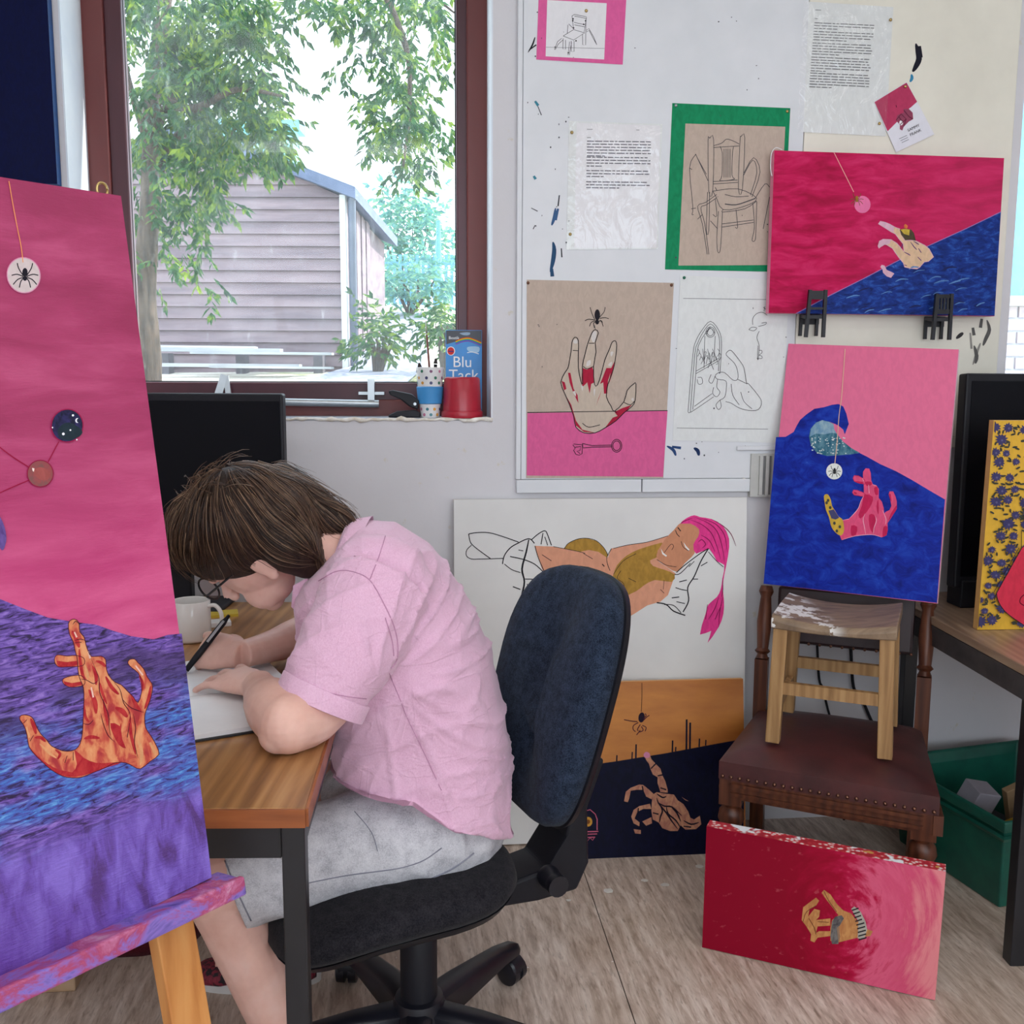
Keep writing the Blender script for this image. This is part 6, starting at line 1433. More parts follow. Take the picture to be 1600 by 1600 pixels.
# arched window line drawing
t, a = sheet('arch_drawing', 'faint line drawing of an arched window, a hand and a key', [(1063, 430), (1233, 439), (1222, 692), (1051, 688)], GREYW)
pin(t, 1069, 434, BD + .001, pm('green_pin', col(20, 110, 84), rough=.4)); a.part('drawing')
for P in ([1070, 265, 1600, 272], [1030, 1075, 1600, 1082], [1100, 970, 1130, 620, 1150, 530, 1190, 460, 1240, 408, 1290, 460, 1310, 540, 1300, 730], [1115, 975, 1142, 620, 1160, 545, 1195, 475, 1240, 425, 1280, 470, 1298, 540, 1290, 720], [1130, 960, 1150, 720, 1165, 560, 1240, 440], [1100, 970, 1120, 975, 1260, 880], [1150, 720, 1290, 640], [1150, 735, 1290, 655], [1205, 500, 1200, 700], [1270, 500, 1262, 660], [1215, 490, 1240, 450, 1268, 485], [1140, 940, 1250, 860], [1160, 760, 1185, 760, 1190, 795, 1165, 800, 1158, 770], [1245, 740, 1230, 780, 1250, 795, 1270, 750], [1345, 600, 1370, 590, 1420, 650, 1450, 700, 1465, 790, 1480, 800, 1530, 860, 1560, 910, 1540, 960, 1480, 965, 1420, 950, 1370, 920, 1335, 910], [1345, 600, 1340, 620, 1390, 670, 1410, 720, 1410, 770, 1380, 775, 1330, 730, 1290, 730, 1270, 750, 1285, 770, 1335, 780, 1340, 820, 1330, 880, 1300, 900], [1285, 770, 1280, 820, 1300, 850, 1280, 880, 1255, 860, 1260, 820], [1300, 900, 1275, 930, 1290, 960, 1308, 940, 1300, 900], [1370, 800, 1380, 870, 1420, 930], [1430, 850, 1450, 910, 1500, 955], [1410, 770, 1470, 800], [1545, 470, 1530, 510, 1545, 560, 1540, 640, 1535, 640, 1538, 560], [1530, 640, 1562, 640, 1560, 625, 1545, 620, 1562, 605, 1560, 590, 1543, 590], [1480, 460, 1500, 445, 1530, 450, 1510, 468, 1480, 460], [1540, 440, 1580, 430, 1590, 415, 1560, 420], [1505, 430, 1505, 390, 1530, 360, 1565, 352, 1595, 370], [1570, 320, 1595, 340], [1580, 315, 1575, 345], [1225, 700, 1240, 670, 1260, 710]): a.line(cr(*X7, P), .8, PEN2 if P[1] in (265, 1075) else PEN, 3)
for r in (1, .7): a.line([(1110 + 7 * r * cos(2 * pi * i / 18), 519 + 8 * r * sin(2 * pi * i / 18)) for i in range(18)], .8, PEN, 0, True)
for k in range(14): a.line([(1090 + 2.6 * k, 545 + (k % 3) * 6), (1093 + 2.6 * k, 550 + (k % 4) * 6), (1090 + 2.6 * k, 557 + (k % 3) * 6)], .7, PEN, 3)
a.done()
# typed sheet in crinkled sleeve, top right
t, a = sheet('typed_sheet', 'typed page in a crinkled glossy plastic sleeve at the top right', [(1256, 2), (1396, 11), (1384, 213), (1246, 206)], GREYW, d=.011)
a.part('print'); tx = paint(92, 92, 96, 0)
words(a, 1274, 15.5, 1306, 1, 5, .04, PEN2, .9, 3); words(a, 1273, 29, 1286, 1, 5, .04, PEN2, .9, 4)
for y, n, sd_ in ((35.5, 3, 2), (49, 4, 3), (67, 5, 4), (89, 6, 5), (114, 6, 6)): words(a, 1272.5 - (y - 35) * .085, y, 1366 - (y - 35) * .09, n, 4.3, .045, tx, 1.1, sd_, -.25)
a.done(); sleeve(t, [(1256, 2), (1396, 11), (1384, 213), (1246, 206)], .0155, 5); pin(t, 1391.5, 31, .0155); pin(t, 1374, 193, .0155)
# exhibition card
t, a = sheet('exhibition_card', 'tilted crimson and white card with handwritten lettering', [(1365.5, 159), (1417, 128), (1460, 210), (1400, 238)], paint(226, 226, 234, .02), d=.013, cat='card')
a.part('print').fill([(1366.5, 159.5), (1416.5, 129), (1433, 159), (1424, 167), (1420, 170), (1412, 180), (1402, 190), (1387, 205)], paint(186, 60, 98, .08))
a.fill([(1400, 188), (1402, 180), (1412, 176), (1412, 170), (1420, 170), (1426, 176), (1427, 186), (1420, 190), (1412, 198), (1410, 204), (1406, 202), (1406, 195)], paint(150, 70, 96, .1)); a.ell(1408, 192, 3, 4, paint(232, 226, 230, 0), 10)
for P in ([1400, 188, 1408, 178, 1416, 186, 1412, 198], [1412, 172, 1420, 182, 1426, 186], [1400, 164, 1401, 168], [1406, 195, 1416, 186], [1404, 182, 1410, 190]): a.line([(P[i], P[i + 1]) for i in range(0, len(P), 2)], 1.1, paint(90, 20, 50, 0), 0)
for k in range(3): a.line([(1405 + k * 2, 217 - k * -3), (1417 + k * 1.5, 211.5 + k * 3.2)], .8, PEN2, 0)
a.done()
p0 = on(1419, 206, W0 + NW * .0150, NW); p1 = on(1438, 197, W0 + NW * .0150, NW); xx = (p1 - p0).normalized(); yy = NW.cross(xx); yy = yy if yy.z > 0 else -yy
lettering(t, 'SAMMY', .0105, p0, xx, yy, INK, 'lettering'); lettering(t, 'FRANK', .0105, on(1422.5, 213, W0 + NW * .0150, NW), xx, yy, INK, 'lettering')
pin(t, 1414.5, 135.5, .0145)
# paint marks on the boards and wall
M_MARK = {}
def mark(parent, pts, w, rgb, d, name='paint_mark'):
    a = Art(W0 + NW * d, NW, parent); a.part(name)
    for P in pts: a.line(P, w, paint(*rgb, .1, .5), 3, False, True)
    a.done()
mark(pb, [[(868, 325), (866, 340), (862, 352)], [(872, 326), (868, 344)]], 5, (60, 96, 140), .0121)
mark(pb, [[(864, 378), (866, 390), (864, 408), (860, 425)], [(862, 420), (863, 432)]], 7, (36, 74, 110), .0121)
mark(pb, [[(874, 305), (872, 322)], [(877, 388), (878, 402)]], 2.5, (50, 50, 60), .0121)
mark(pb, [[(825, 82), (832, 70), (836, 58)], [(827, 78), (838, 70)]], 2.5, (30, 30, 36), .0121)
mark(pb, [[(834, 275), (837, 280)], [(836, 158), (841, 165)]], 5, (60, 130, 150), .0121)
mark(pb, [[(838, 160), (846, 180)], [(830, 325), (840, 330)], [(836, 352), (833, 358)]], 1.6, (60, 60, 70), .0121)
mark(pb, [[(1042, 697), (1052, 703), (1056, 712)], [(1050, 698), (1064, 700)]], 5, (40, 70, 120), .0121)
mark(pb, [[(1084, 700), (1090, 704), (1092, 712)]], 6, (26, 50, 96), .0121)
rk_ = random.Random(31)
a = Art(W0 + NW * .0121, NW, pb); a.part('paint_specks')
for _ in range(70):
    x = rk_.choice([rk_.uniform(822, 900), rk_.uniform(980, 1230), rk_.uniform(1060, 1220)]); y = rk_.uniform(2, 740)
    a.ell(x, y, rk_.uniform(.5, 1.4), rk_.uniform(.5, 1.6), paint(70, 72, 80, 0), 6)
a.done()
# board is not behind the right-hand marks: they sit on the cream board
mark(pb2, [[(1431, 68), (1434, 80), (1436, 92), (1431, 104), (1426, 112)], [(1436, 72), (1438, 90)]], 9, (26, 26, 40), .0101)
mark(pb2, [[(1424, 116), (1425, 122), (1422, 128)]], 5, (60, 140, 180), .0101)
mark(pb2, [[(1542, 500), (1546, 515), (1540, 530), (1536, 540)], [(1520, 512), (1522, 524)], [(1522, 540), (1526, 556), (1524, 568)], [(1534, 498), (1532, 512)]], 6, (96, 94, 92), .0101)
mark(pb2, [[(1494, 529), (1500, 524), (1505, 520)]], 6, (60, 58, 60), .0101)
mark(pb2, [[(1520, 570), (1526, 552), (1532, 536)], [(1516, 520), (1518, 545)]], 4, (150, 146, 140), .0101)
mb = MB(); c = on(1162, 751, W0 + NW * .0121, NW); P = [c + U * (.006 * cos(x)) + ZZ * (.006 * sin(x)) + NW * .001 for x in [2 * pi * i / 16 for i in range(17)]]; mb.tube(P, .0018, 6); mesh('washer', mb, M_WHITECER, pb, smooth=True)
# tack packet print
pa = Art(W((0), 0, tk_d), NW, pk)
pa.part('print').fill([(697, 516.5), (752.5, 516.5), (752.5, 537), (740, 531), (725, 530), (711, 534), (697.5, 538)], M_PKTD)
for k, c_ in enumerate(((214, 90, 40), (226, 180, 50), (80, 170, 90), (60, 110, 200), (130, 90, 170))):
    y = 536 + k * 1.3 - 2; pa.line([(712, y - 1), (722, y - 5), (734, y - 6), (752, y + 1)], 1.5, paint(*c_, 0), 4, False, False)
pa.ell(704.5, 548.5, 6.5, 7, paint(236, 236, 236, 0)).ell(704.5, 548.5, 5.4, 6, paint(206, 60, 60, 0)).line([(700.5, 549), (708.5, 549)], 1.6, paint(60, 60, 120, 0), 0)
pa.fill([(731, 542), (748, 542), (748, 550), (740, 551), (731, 548)], paint(170, 206, 232, 0), 3).line([(730, 551), (738, 550), (748, 553)], 1.3, paint(236, 240, 244, 0), 3)
pa.fill([(718, 520.5), (724, 519.5), (734, 519.5), (734, 523), (728, 524), (722, 523)], paint(150, 170, 190, 0), 2)
pa.done()
M_PRINTW = paint(240, 242, 244, 0, .5)
def tkp(x, y): return on(x, y, W0 + NW * (tk_d + .0012), NW)
k_ = (tkp(750, 570) - tkp(700, 570)).length / 50
lettering(pk, 'Blu', 24 * k_, tkp(707, 573.5), U, ZZ, M_PRINTW); lettering(pk, 'Tack', 24 * k_, tkp(701, 594), U, ZZ, M_PRINTW); lettering(pk, 'Bostik', 6.5 * k_, tkp(701, 530), U, ZZ, M_PRINTW)
# scraps and loose paint flakes on the floor
rk_ = random.Random(3)
for i, (x, y, w_, lab) in enumerate(((950, 1392, .03, 'white paper scrap on the floor below the midnight-blue canvas, left one'), (1039, 1383, .022, 'white paper scrap on the floor nearest the red canvas top'), (1007, 1376, .018, 'small pale scrap on the floor between two larger scraps'), (1093, 1354, .022, 'pale scrap on the floor at the corner of the red canvas'), (888, 1407, .012, 'tiny pale scrap on the floor under the chair bracket'), (680, 1527, .012, 'tiny pale flake on the floor beside the chair column'))):
    c = atz(x, y, 0); mb = MB(); n_ = 7
    mb.prism([c + V((w_ / 2 * cos(2 * pi * k / n_) * rk_.uniform(.7, 1.2), w_ * .35 * sin(2 * pi * k / n_) * rk_.uniform(.7, 1.3), .0004)) for k in range(n_)], ZZ * .0012)
    o = mesh('paper_scrap', mb, M_SCRAP); tag(o, lab, 'paper scrap', 'scraps on the floor')
# wooden block and dark red bundle under the left desk
c = atz(72, 1545, 0)
M_BLK = m_wood('pale_block_wood', col(150, 118, 88), col(176, 144, 112), col(190, 160, 130), 'X', 1.0, .5)
mb = MB(); mb.box(V((c.x, c.y + .03, .045)), V((1, .1, 0)).normalized(), V((-.1, 1, 0)).normalized(), ZZ, .12, .09, .09); o = mesh('wood_block', mb, M_BLK); tag(o, 'pale wooden block on the floor under the easel ledge', 'wood block'); bevel(o, .003)
c = atz(185, 1497, 0); c.y += .1
mb = MB(); rs = []
for j in range(7):
    h_ = j / 6; r = .14 * (1 - .35 * h_ ** 2); rs.append([V((c.x, c.y, 0)) + V((r * 1.1 * cos(2 * pi * i / 20) * (1 + .08 * mnoise.noise(V((i, j, 2)))), r * .7 * sin(2 * pi * i / 20) * (1 + .1 * mnoise.noise(V((i, j, 5)))), .13 * h_)) for i in range(20)])
mb.rings(rs); bg_ = thing('cloth_bag', V((c.x, c.y, 0)), 'dark maroon cloth bag on the floor under the desk', 'bag')
M_BAG = m_fabric('maroon_cloth', col(60, 16, 24), col(84, 26, 34)); mesh('body', mb, M_BAG, bg_, smooth=True)
mb = MB(); mb.tube(crv([tuple(V((c.x, c.y, .125)) + V((x, -.05, z))) for x, z in ((-.06, 0), (-.05, .05), (0, .075), (.05, .05), (.06, 0))], 5), .006, 8); mesh('handle', mb, M_BAG, bg_, smooth=True)

# ================================================================== THE PERSON
from mathutils.bvhtree import BVHTree
def baked(mb, voxel, smooth=6, name='tmp'):
    """joins the shapes into one continuous skin; returns verts (world), faces, normals"""
    me = bpy.data.meshes.new(name); me.from_pydata([tuple(p) for p in mb.v], [], mb.f)
    bm = bmesh.new(); bm.from_mesh(me); bmesh.ops.recalc_face_normals(bm, faces=bm.faces[:]); bm.to_mesh(me); bm.free()
    o = bpy.data.objects.new(name, me); link(o)
    m = o.modifiers.new('r', 'REMESH'); m.mode = 'VOXEL'; m.voxel_size = voxel; m.use_smooth_shade = True
    if smooth: s_ = o.modifiers.new('s', 'SMOOTH'); s_.factor = .5; s_.iterations = smooth
    dg = bpy.context.evaluated_depsgraph_get(); dg.update()
    r = bpy.data.meshes.new_from_object(o.evaluated_get(dg))
    vs_ = [V(v.co) for v in r.vertices]; ns = [V(v.normal) for v in r.vertices]; fs = [tuple(p.vertices) for p in r.polygons]
    bpy.data.objects.remove(o); bpy.data.meshes.remove(me); bpy.data.meshes.remove(r)
    return vs_, fs, ns
def solid(name, vs_, fs, mats, parent):
    mb = MB(); mb.v = vs_; mb.f = fs; mb.m = [0] * len(fs)
    return mesh(name, mb, mats, parent, smooth=True, fix=False)
def m_skin():
    t = NT('skin'); co = t.co(); a = t.noise(co, 14, 4, .6); b = t.noise(co, 160, 3, .6)
    c = t.ramp(a, [(.3, col(220, 172, 156)), (.55, col(233, 190, 175)), (.75, col(238, 200, 188))])
    t.bump(b, .12, .001)
    return t.fin(c, .5, 0, .4, Subsurface_Weight=.12, Subsurface_Radius=(.012, .005, .003), Subsurface_Scale=.5)
SKIN = m_skin()
hipC = at(735, 1270, 1.74)
person = thing('person', V((hipC.x, hipC.y, .3)), 'person in a pink short-sleeved shirt and pale denim shorts bent over a sketchbook', 'person')

# ---- head frame
th = radians(45); ph = radians(20)
f0 = V((-cos(th), .16, -sin(th))).normalized(); l0 = V((0, -1, 0)); l0 = (l0 - f0 * l0.dot(f0)).normalized(); u0 = l0.cross(f0) if l0.cross(f0).z > 0 else f0.cross(l0)
HU = (u0 * cos(ph) + l0 * sin(ph)).normalized(); HL = (l0 * cos(ph) - u0 * sin(ph)).normalized(); HF = f0
lobe = at(429, 898, 1.625)
HO = lobe - (HF * -.005 + HU * -.03 + HL * .073)
def H(f, u, l): return HO + HF * f + HU * u + HL * l
body = MB()
def B(c, r, ry=None, rz=None, X=None, Y=None, Z=None): body.ball(c, r, ry, rz, 18, 12, X, Y, Z)
B(H(0, .045, 0), .094, .074, .088, HF, HL, HU)                       # cranium
B(H(.03, .0, 0), .068, .062, .075, HF, HL, HU)
B(H(.045, -.045, 0), .048, .052, .052, HF, HL, HU)                   # jaw
B(H(.072, -.084, 0), .022, .026, .018, HF, HL, HU)                   # chin
B(H(.060, -.05, .03), .030, .02, .034, HF, HL, HU); B(H(.060, -.05, -.03), .030, .02, .034, HF, HL, HU)   # cheeks
B(H(.085, .03, 0), .016, .05, .014, HF, HL, HU)                       # brow
body.tube([H(.090, .018, 0), H(.104, -.006, 0), H(.116, -.022, 0)], [.008, .010, .012], 10)
B(H(.106, -.026, .010), .009); B(H(.106, -.026, -.010), .009)
B(H(.092, -.052, 0), .010, .024, .006, HF, HL, HU); B(H(.090, -.062, 0), .010, .021, .006, HF, HL, HU)   # lips
for sg in (1, -1):                                                     # ears
    B(H(-.008, .0, sg * .072), .020, .007, .032, HF, HL, HU); B(H(-.003, -.027, sg * .072), .010, .006, .012, HF, HL, HU)
c7 = at(556, 872, 1.72)
body.tube([H(-.03, -.01, 0), H(-.045, -.06, 0).lerp(c7, .3), c7.lerp(H(-.045, -.06, 0), .25), c7 + V((.05, 0, -.05))], [.052, .054, .058, .085], 16)
# ---- torso core (under the shirt) as rings: front px, back px, Y, half width
TOR = [((620, 1255), (755, 1290), 1.735, .140), ((590, 1200), (775, 1225), 1.735, .145), ((520, 1120), (770, 1120), 1.73, .150), ((492, 1040), (748, 1022), 1.725, .165), ((470, 980), (708, 940), 1.72, .175), ((475, 935), (650, 865), 1.715, .160), ((490, 905), (600, 828), 1.715, .11)]
def torso(mb, rows, grow=0.0, n=28, cap=True):
    rs = []
    for (fp, bp, Y, hw) in rows:
        a = at(fp[0], fp[1], Y); b = at(bp[0], bp[1], Y); c = (a + b) / 2; x = (a - b); L = x.length / 2 + grow; x.normalize(); w = hw + grow
        rg = []
        for k in range(n):
            t_ = 2 * pi * k / n; ct, st_ = cos(t_), sin(t_); e = 2 / 2.4
            rg.append(c + x * (abs(ct) ** e * (1 if ct > 0 else -1) * L) + V((0, -1, 0)) * (abs(st_) ** e * (1 if st_ > 0 else -1) * w))
        rs.append(rg)
    mb.rings(rs)
torso(body, TOR)
# ---- arms
def hand(mb, W_, d, up, th_side, s, curl, thumb, spread=.18):
    """palm and five fingers grown from the wrist W_, pointing along d; th_side points to the thumb's side"""
    d = d.normalized(); up = (up - d * up.dot(d)).normalized(); sd_ = (th_side - d * th_side.dot(d) - up * th_side.dot(up)).normalized()
    pl = .088 * s
    rs = []
    for t_, w, h in ((-.01, .026, .020), (.2, .030, .018), (.6, .039, .016), (.95, .041, .0135), (1.08, .036, .010)):
        c = W_ + d * (pl * t_); rs.append([c + sd_ * (cos(2 * pi * k / 16) * w * s) + up * (sin(2 * pi * k / 16) * h * s) for k in range(16)])
    mb.rings(rs)
    tips = []
    for i, (off, ln, r) in enumerate(((.031, .070, .0084), (.0105, .078, .0087), (-.0105, .073, .0084), (-.031, .058, .0074))):
        p = W_ + d * (pl * (.98 - .03 * abs(i - 1))) + sd_ * (off * s); a = curl[i]; dd = (d + sd_ * (spread * (1.2 - i * .8))).normalized()
        pts = [p - dd * .02 * s, p]; ang = 0
        for k, fr_ in enumerate((.44, .32, .24)):
            ang += a[k]; v = dd * cos(ang) - up * sin(ang); p = p + v * (ln * fr_ * s); pts.append(p)
        q = crv([tuple(x) for x in pts], 3)
        mb.tube(q, [r * s * (1.02 - .22 * j / (len(q) - 1)) for j in range(len(q))], 10); mb.ball(p, r * s * .8, seg=10, ring=6); tips.append(p)
    p = W_ + d * (pl * .28) + sd_ * (.026 * s) - up * (.006 * s); pts = [p - sd_ * .012 * s]
    for (a_, b_, c_), L in zip(thumb, (.044, .034, .026)):
        v = (d * a_ + sd_ * b_ + up * c_).normalized(); pts.append(p); p = p + v * (L * s)
    pts.append(p); q = crv([tuple(x) for x in pts], 3)
    mb.tube(q, [.0125 * s * (1.05 - .32 * j / (len(q) - 1)) for j in range(len(q))], 10); mb.ball(p, .0088 * s, seg=10, ring=6); tips.append(p)
    return tips
shN = at(583, 905, 1.55); elN = at(452, 1160, 1.405); wrN = at(404, 1086, 1.60)
elN.z = DZ + .045; wrN.z = DZ + .040
body.tube(crv([tuple(p) for p in (shN, at(556, 990, 1.535), at(500, 1100, 1.468), elN)], 4), [.056, .055, .054, .053, .052, .051, .050, .049, .049, .048, .047, .046, .045], 16)
elb = at(436, 1178, 1.398); elb.z = DZ + .032
B(elN, .045); B(elb, .030)
fa_ = [elN, elN.lerp(wrN, .3) + V((-.006, 0, .004)), elN.lerp(wrN, .65) + V((-.004, 0, .0)), wrN]
body.tube(crv([tuple(p) for p in fa_], 4), [.044, .045, .046, .046, .045, .043, .041, .038, .035, .032, .030, .028, .027], 16)
kn = at(352, 1074, 1.672); kn.z = DZ + .034
hand(body, wrN, kn - wrN, V((0, -.25, 1)), V((.2, 1, 0)), 1.0, [(.05, .30, .15), (.05, .28, .15), (.06, .28, .15), (.06, .26, .12)], [(.8, .5, -.2), (.95, .2, -.2), (1, .0, -.2)], .20)
shF = at(560, 905, 1.90); elF = at(535, 985, 1.98); elF.z = DZ + .045; wrF = at(378, 1030, 1.765); wrF.z = DZ + .046
body.tube(crv([tuple(p) for p in (shF, shF.lerp(elF, .5), elF)], 4), [.055, .054, .053, .052, .05, .048, .046, .044, .043], 14)
body.tube(crv([tuple(p) for p in (elF, elF.lerp(wrF, .35) + V((0, 0, .004)), elF.lerp(wrF, .7), wrF)], 4), [.042, .043, .043, .042, .041, .039, .037, .034, .031, .029, .027, .026, .026], 16)
PT = at(281, 1060, 1.752); PK = at(352, 969, 1.80)
kf = at(318, 1024, 1.80); kf.z = DZ + .046
tipsF = hand(body, wrF, kf - wrF, V((0, -.75, .66)), V((-.1, -.6, -.5)) * -1 if False else V((0, -.66, .75)) , 0.98, [(.45, .7, .45), (.75, .95, .6), (.9, 1.05, .7), (1.0, 1.1, .8)], [(.85, .35, -.5), (.95, .0, -.4), (1, -.15, -.2)], .14)
# ---- legs
kneeN = at(333, 1384, 1.525); ankN = at(486, 1745, 1.60)
hipN = at(700, 1290, 1.66); hipF = at(700, 1275, 1.83); kneeF = at(352, 1235, 1.865); ankF = at(455, 1528, 1.925)
def leg_(hip, knee, ank):
    body.tube(crv([tuple(p) for p in (hip, hip.lerp(knee, .5) + V((0, 0, .012)), knee)], 5), [.085, .084, .082, .079, .075, .071, .067, .063, .059, .056, .054], 18)
    B(knee, .055)
    dn = (ank - knee).normalized(); bkv = V((.9, 0, .2))
    body.tube(crv([tuple(p) for p in (knee, knee.lerp(ank, .3) + bkv * .012, knee.lerp(ank, .65) + bkv * .006, ank)], 4), [.052, .051, .051, .052, .051, .049, .046, .042, .038, .035, .033, .032, .033], 18)
leg_(hipN, kneeN, ankN); leg_(hipF, kneeF, ankF)
B(at(700, 1275, 1.74), .105, .15, .09)
def foot(ank, fd):
    fd = V((fd.x, fd.y, 0)).normalized(); g = V((ank.x, ank.y, 0))
    body.tube([ank, g - fd * .01 + ZZ * .055, g + fd * .07 + ZZ * .04, g + fd * .15 + ZZ * .028], [.034, .036, .034, .026], 14)
    return fd
fdN = foot(ankN, V((-1, -.25, 0))); fdF = foot(ankF, V((-1, -.05, 0)))
bv, bf, bn_ = baked(body, .0028, 4, 'body')
body_o = solid('body', bv, bf, SKIN, person)

# ---- shirt
shirt = MB()
TOS = [((522, 1262), (794, 1345), 1.735, .212), ((524, 1235), (799, 1300), 1.735, .212), ((526, 1190), (801, 1230), 1.735, .202), ((512, 1120), (791, 1120), 1.73, .186), ((492, 1040), (768, 1020), 1.725, .196), ((472, 985), (728, 932), 1.72, .202), ((464, 935), (674, 856), 1.715, .188), ((476, 908), (616, 816), 1.715, .140), ((490, 893), (572, 812), 1.715, .078)]
torso(shirt, TOS)
sl = [at(594, 915, 1.575), at(558, 985, 1.52), at(521, 1055, 1.478), at(501, 1098, 1.465)]
def sleeve_tube(mb, P, R, ax_ref):
    mb.tube(crv([tuple(p) for p in P], 4), R, 20, ref=ax_ref)
sleeve_tube(shirt, sl, [.088, .087, .086, .084, .082, .080, .078, .076, .0735, .071, .0695, .0690, .0690], V((0, 1, 0)))
slF = [at(575, 905, 1.87), at(555, 950, 1.93), at(545, 985, 1.95)]
sleeve_tube(shirt, slF, [.085, .083, .08, .078, .076, .074, .072, .070, .069], V((0, 1, 0)))
shirt.ball(at(590, 925, 1.60), .095, .075, .10)
sv, sf, sn = baked(shirt, .006, 5, 'shirt')
sA, sB_ = at(600, 1050, 1.55), at(800, 1250, 1.7)
HEM = [(-1, .585), (-.30, .580), (-.22, .572), (-.16, .566), (-.10, .520), (-.05, .492), (-.02, .462), (.0, .445), (1, .43)]
armpit = at(606, 1050, 1.56); hipk = at(800, 1190, 1.7)
def ridge(v, k): return max(0.0, 1 - abs(v) * k)
def folds(p):
    n3 = mnoise.noise(p * 20); out = .0012 * n3
    d = V((p.x - armpit.x, 0, p.z - armpit.z)); r = d.length; an = math.atan2(d.z, d.x)
    # drag lines fanning from the armpit over the back, sharp crests
    w = ridge(mnoise.noise(V((an * 3.2, r * 2.2, p.y * 2.5 + 3))), 3.6)
    out += .0075 * w ** 3 * min(1, r / .08) * (1 if d.x > -.02 else .35)
    # slack arcs towards the small of the back
    d2 = V((p.x - hipk.x, 0, p.z - hipk.z)); r2 = d2.length
    w = ridge(mnoise.noise(V((r2 * 11, math.atan2(d2.z, d2.x) * 1.6, p.y * 3 + 9))), 3.4)
    out += .008 * w ** 3 * max(0, 1 - r2 / .42)
    # crossways creases on the sleeve
    q = p - sl[0]; ax = (sl[-1] - sl[0]).normalized(); t_ = q.dot(ax)
    if p.y < 1.62 and t_ > 0: out += .005 * ridge(mnoise.noise(V((t_ * 16 + p.x * 12, p.y * 4, 5))), 3.2) ** 3
    return out
for i, p in enumerate(sv):
    q = p + sn[i] * (folds(p) - .003)
    for (xa_, za_), (xb_, zb_) in zip(HEM[:-1], HEM[1:]):
        if xa_ <= q.x <= xb_:
            zh = za_ + (zb_ - za_) * (q.x - xa_) / (xb_ - xa_)
            if q.z < zh: q.z = zh + .15 * (q.z - zh) * 0
    sv[i] = q
def m_shirt():
    t = NT('pink_oxford_cotton'); co = t.co(); n1 = t.noise(co, 700, 2, .8); n2 = t.noise(t.map(co, (500, 500, 300)), 1.0, 2); n3 = t.noise(co, 9, 4)
    c = t.ramp(t.mix(.5, n1, n2), [(.3, col(210, 160, 187)), (.7, col(231, 191, 213))]); c = t.mix(t.math('MULTIPLY', t.step(n3, .4, .7), .3), c, col(230, 192, 214))
    cr1 = t.math('ABSOLUTE', t.math('SUBTRACT', t.noise(t.map(co, (9, 5, 20), (0, .6, 0)), 1.0, 3, .5, .8), .5))
    cr2 = t.math('ABSOLUTE', t.math('SUBTRACT', t.noise(t.map(co, (22, 8, 8), (0, -.5, 0), (3, 1, 2)), 1.0, 2, .5, .6), .5))
    h_ = t.math('ADD', t.math('MULTIPLY', t.step(cr1, .05, .0), .8), t.math('MULTIPLY', t.step(cr2, .04, .0), .5))
    t.bump(t.math('ADD', h_, t.math('MULTIPLY', t.mix(.5, n1, t.noise(co, 45, 4, .6)), .6)), .36, .003)
    return t.fin(c, .9, 0, .15, Sheen_Weight=.25)
SHIRT = m_shirt(); shirt_o = solid('shirt', sv, sf, SHIRT, person)
SEAM = pm('pink_seam', col(196, 146, 174), col(186, 136, 166), scale=200, rough=.9)
sbv = BVHTree.FromPolygons(sv, sf)
def on_cloth(bvh, pts, lift=.0006, n=6):
    out = []
    for q in crv(pts, n):
        d = ray(q.x, q.y).normalized(); hit = bvh.ray_cast(EYE, d)
        if hit[0] is not None: out.append(hit[0] + hit[1] * lift)
    return out
def seam(bvh, pts, r, name, mat, parent):
    P = on_cloth(bvh, pts)
    if len(P) > 2:
        mb = MB(); mb.tube(P, r, 6); return mesh(name, mb, mat, parent, smooth=True)
for P in ([(498, 908), (525, 893), (550, 893), (577, 906), (598, 940), (614, 975), (621, 1005), (620, 1030), (611, 1044)], [(602, 838), (592, 870), (578, 905)], [(608, 1052), (622, 1085), (636, 1120), (660, 1170), (690, 1235)], [(447, 1064), (480, 1074), (530, 1086), (572, 1092)], [(602, 965), (612, 1000), (615, 1025)]):
    seam(sbv, P, .0008, 'seam', SEAM, shirt_o)
# sleeve cuff (turned hem) and collar
dcf = (sl[-1] - sl[-2]).normalized(); cuff = MB()
cuff.tube([sl[-1] - dcf * .024, sl[-1] - dcf * .022, sl[-1] + dcf * .004, sl[-1] + dcf * .005], [.0705, .0720, .0720, .0690], 40, ref=V((0, 1, 0)))
mesh('cuff', cuff, SHIRT, shirt_o, smooth=True, auto=40)
nk = H(-.045, -.06, 0).lerp(c7, .55); na = (H(-.03, -.02, 0) - c7).normalized(); mb = MB()
rx = na.cross(V((0, 1, 0))).normalized()
def cring(c, r1, r2, n=32): return [c + rx * (cos(2 * pi * k / n) * r1) + V((0, 1, 0)) * (sin(2 * pi * k / n) * r2) for k in range(n)]
mb.rings([cring(nk - na * .045, .080, .095), cring(nk - na * .022, .070, .080), cring(nk - na * .010, .066, .074), cring(nk - na * .012, .062, .070), cring(nk - na * .03, .066, .075)], False, False); mesh('collar', mb, SHIRT, shirt_o, smooth=True)
for px_y in (1.64, 1.77):
    mb = MB(); P = [at(458, 915, px_y), at(476, 905, px_y), at(480, 945, px_y), at(468, 962, px_y), at(455, 948, px_y)]
    mb.prism(P, V((.004, .006, 0))); mesh('collar_point', mb, SHIRT, shirt_o)
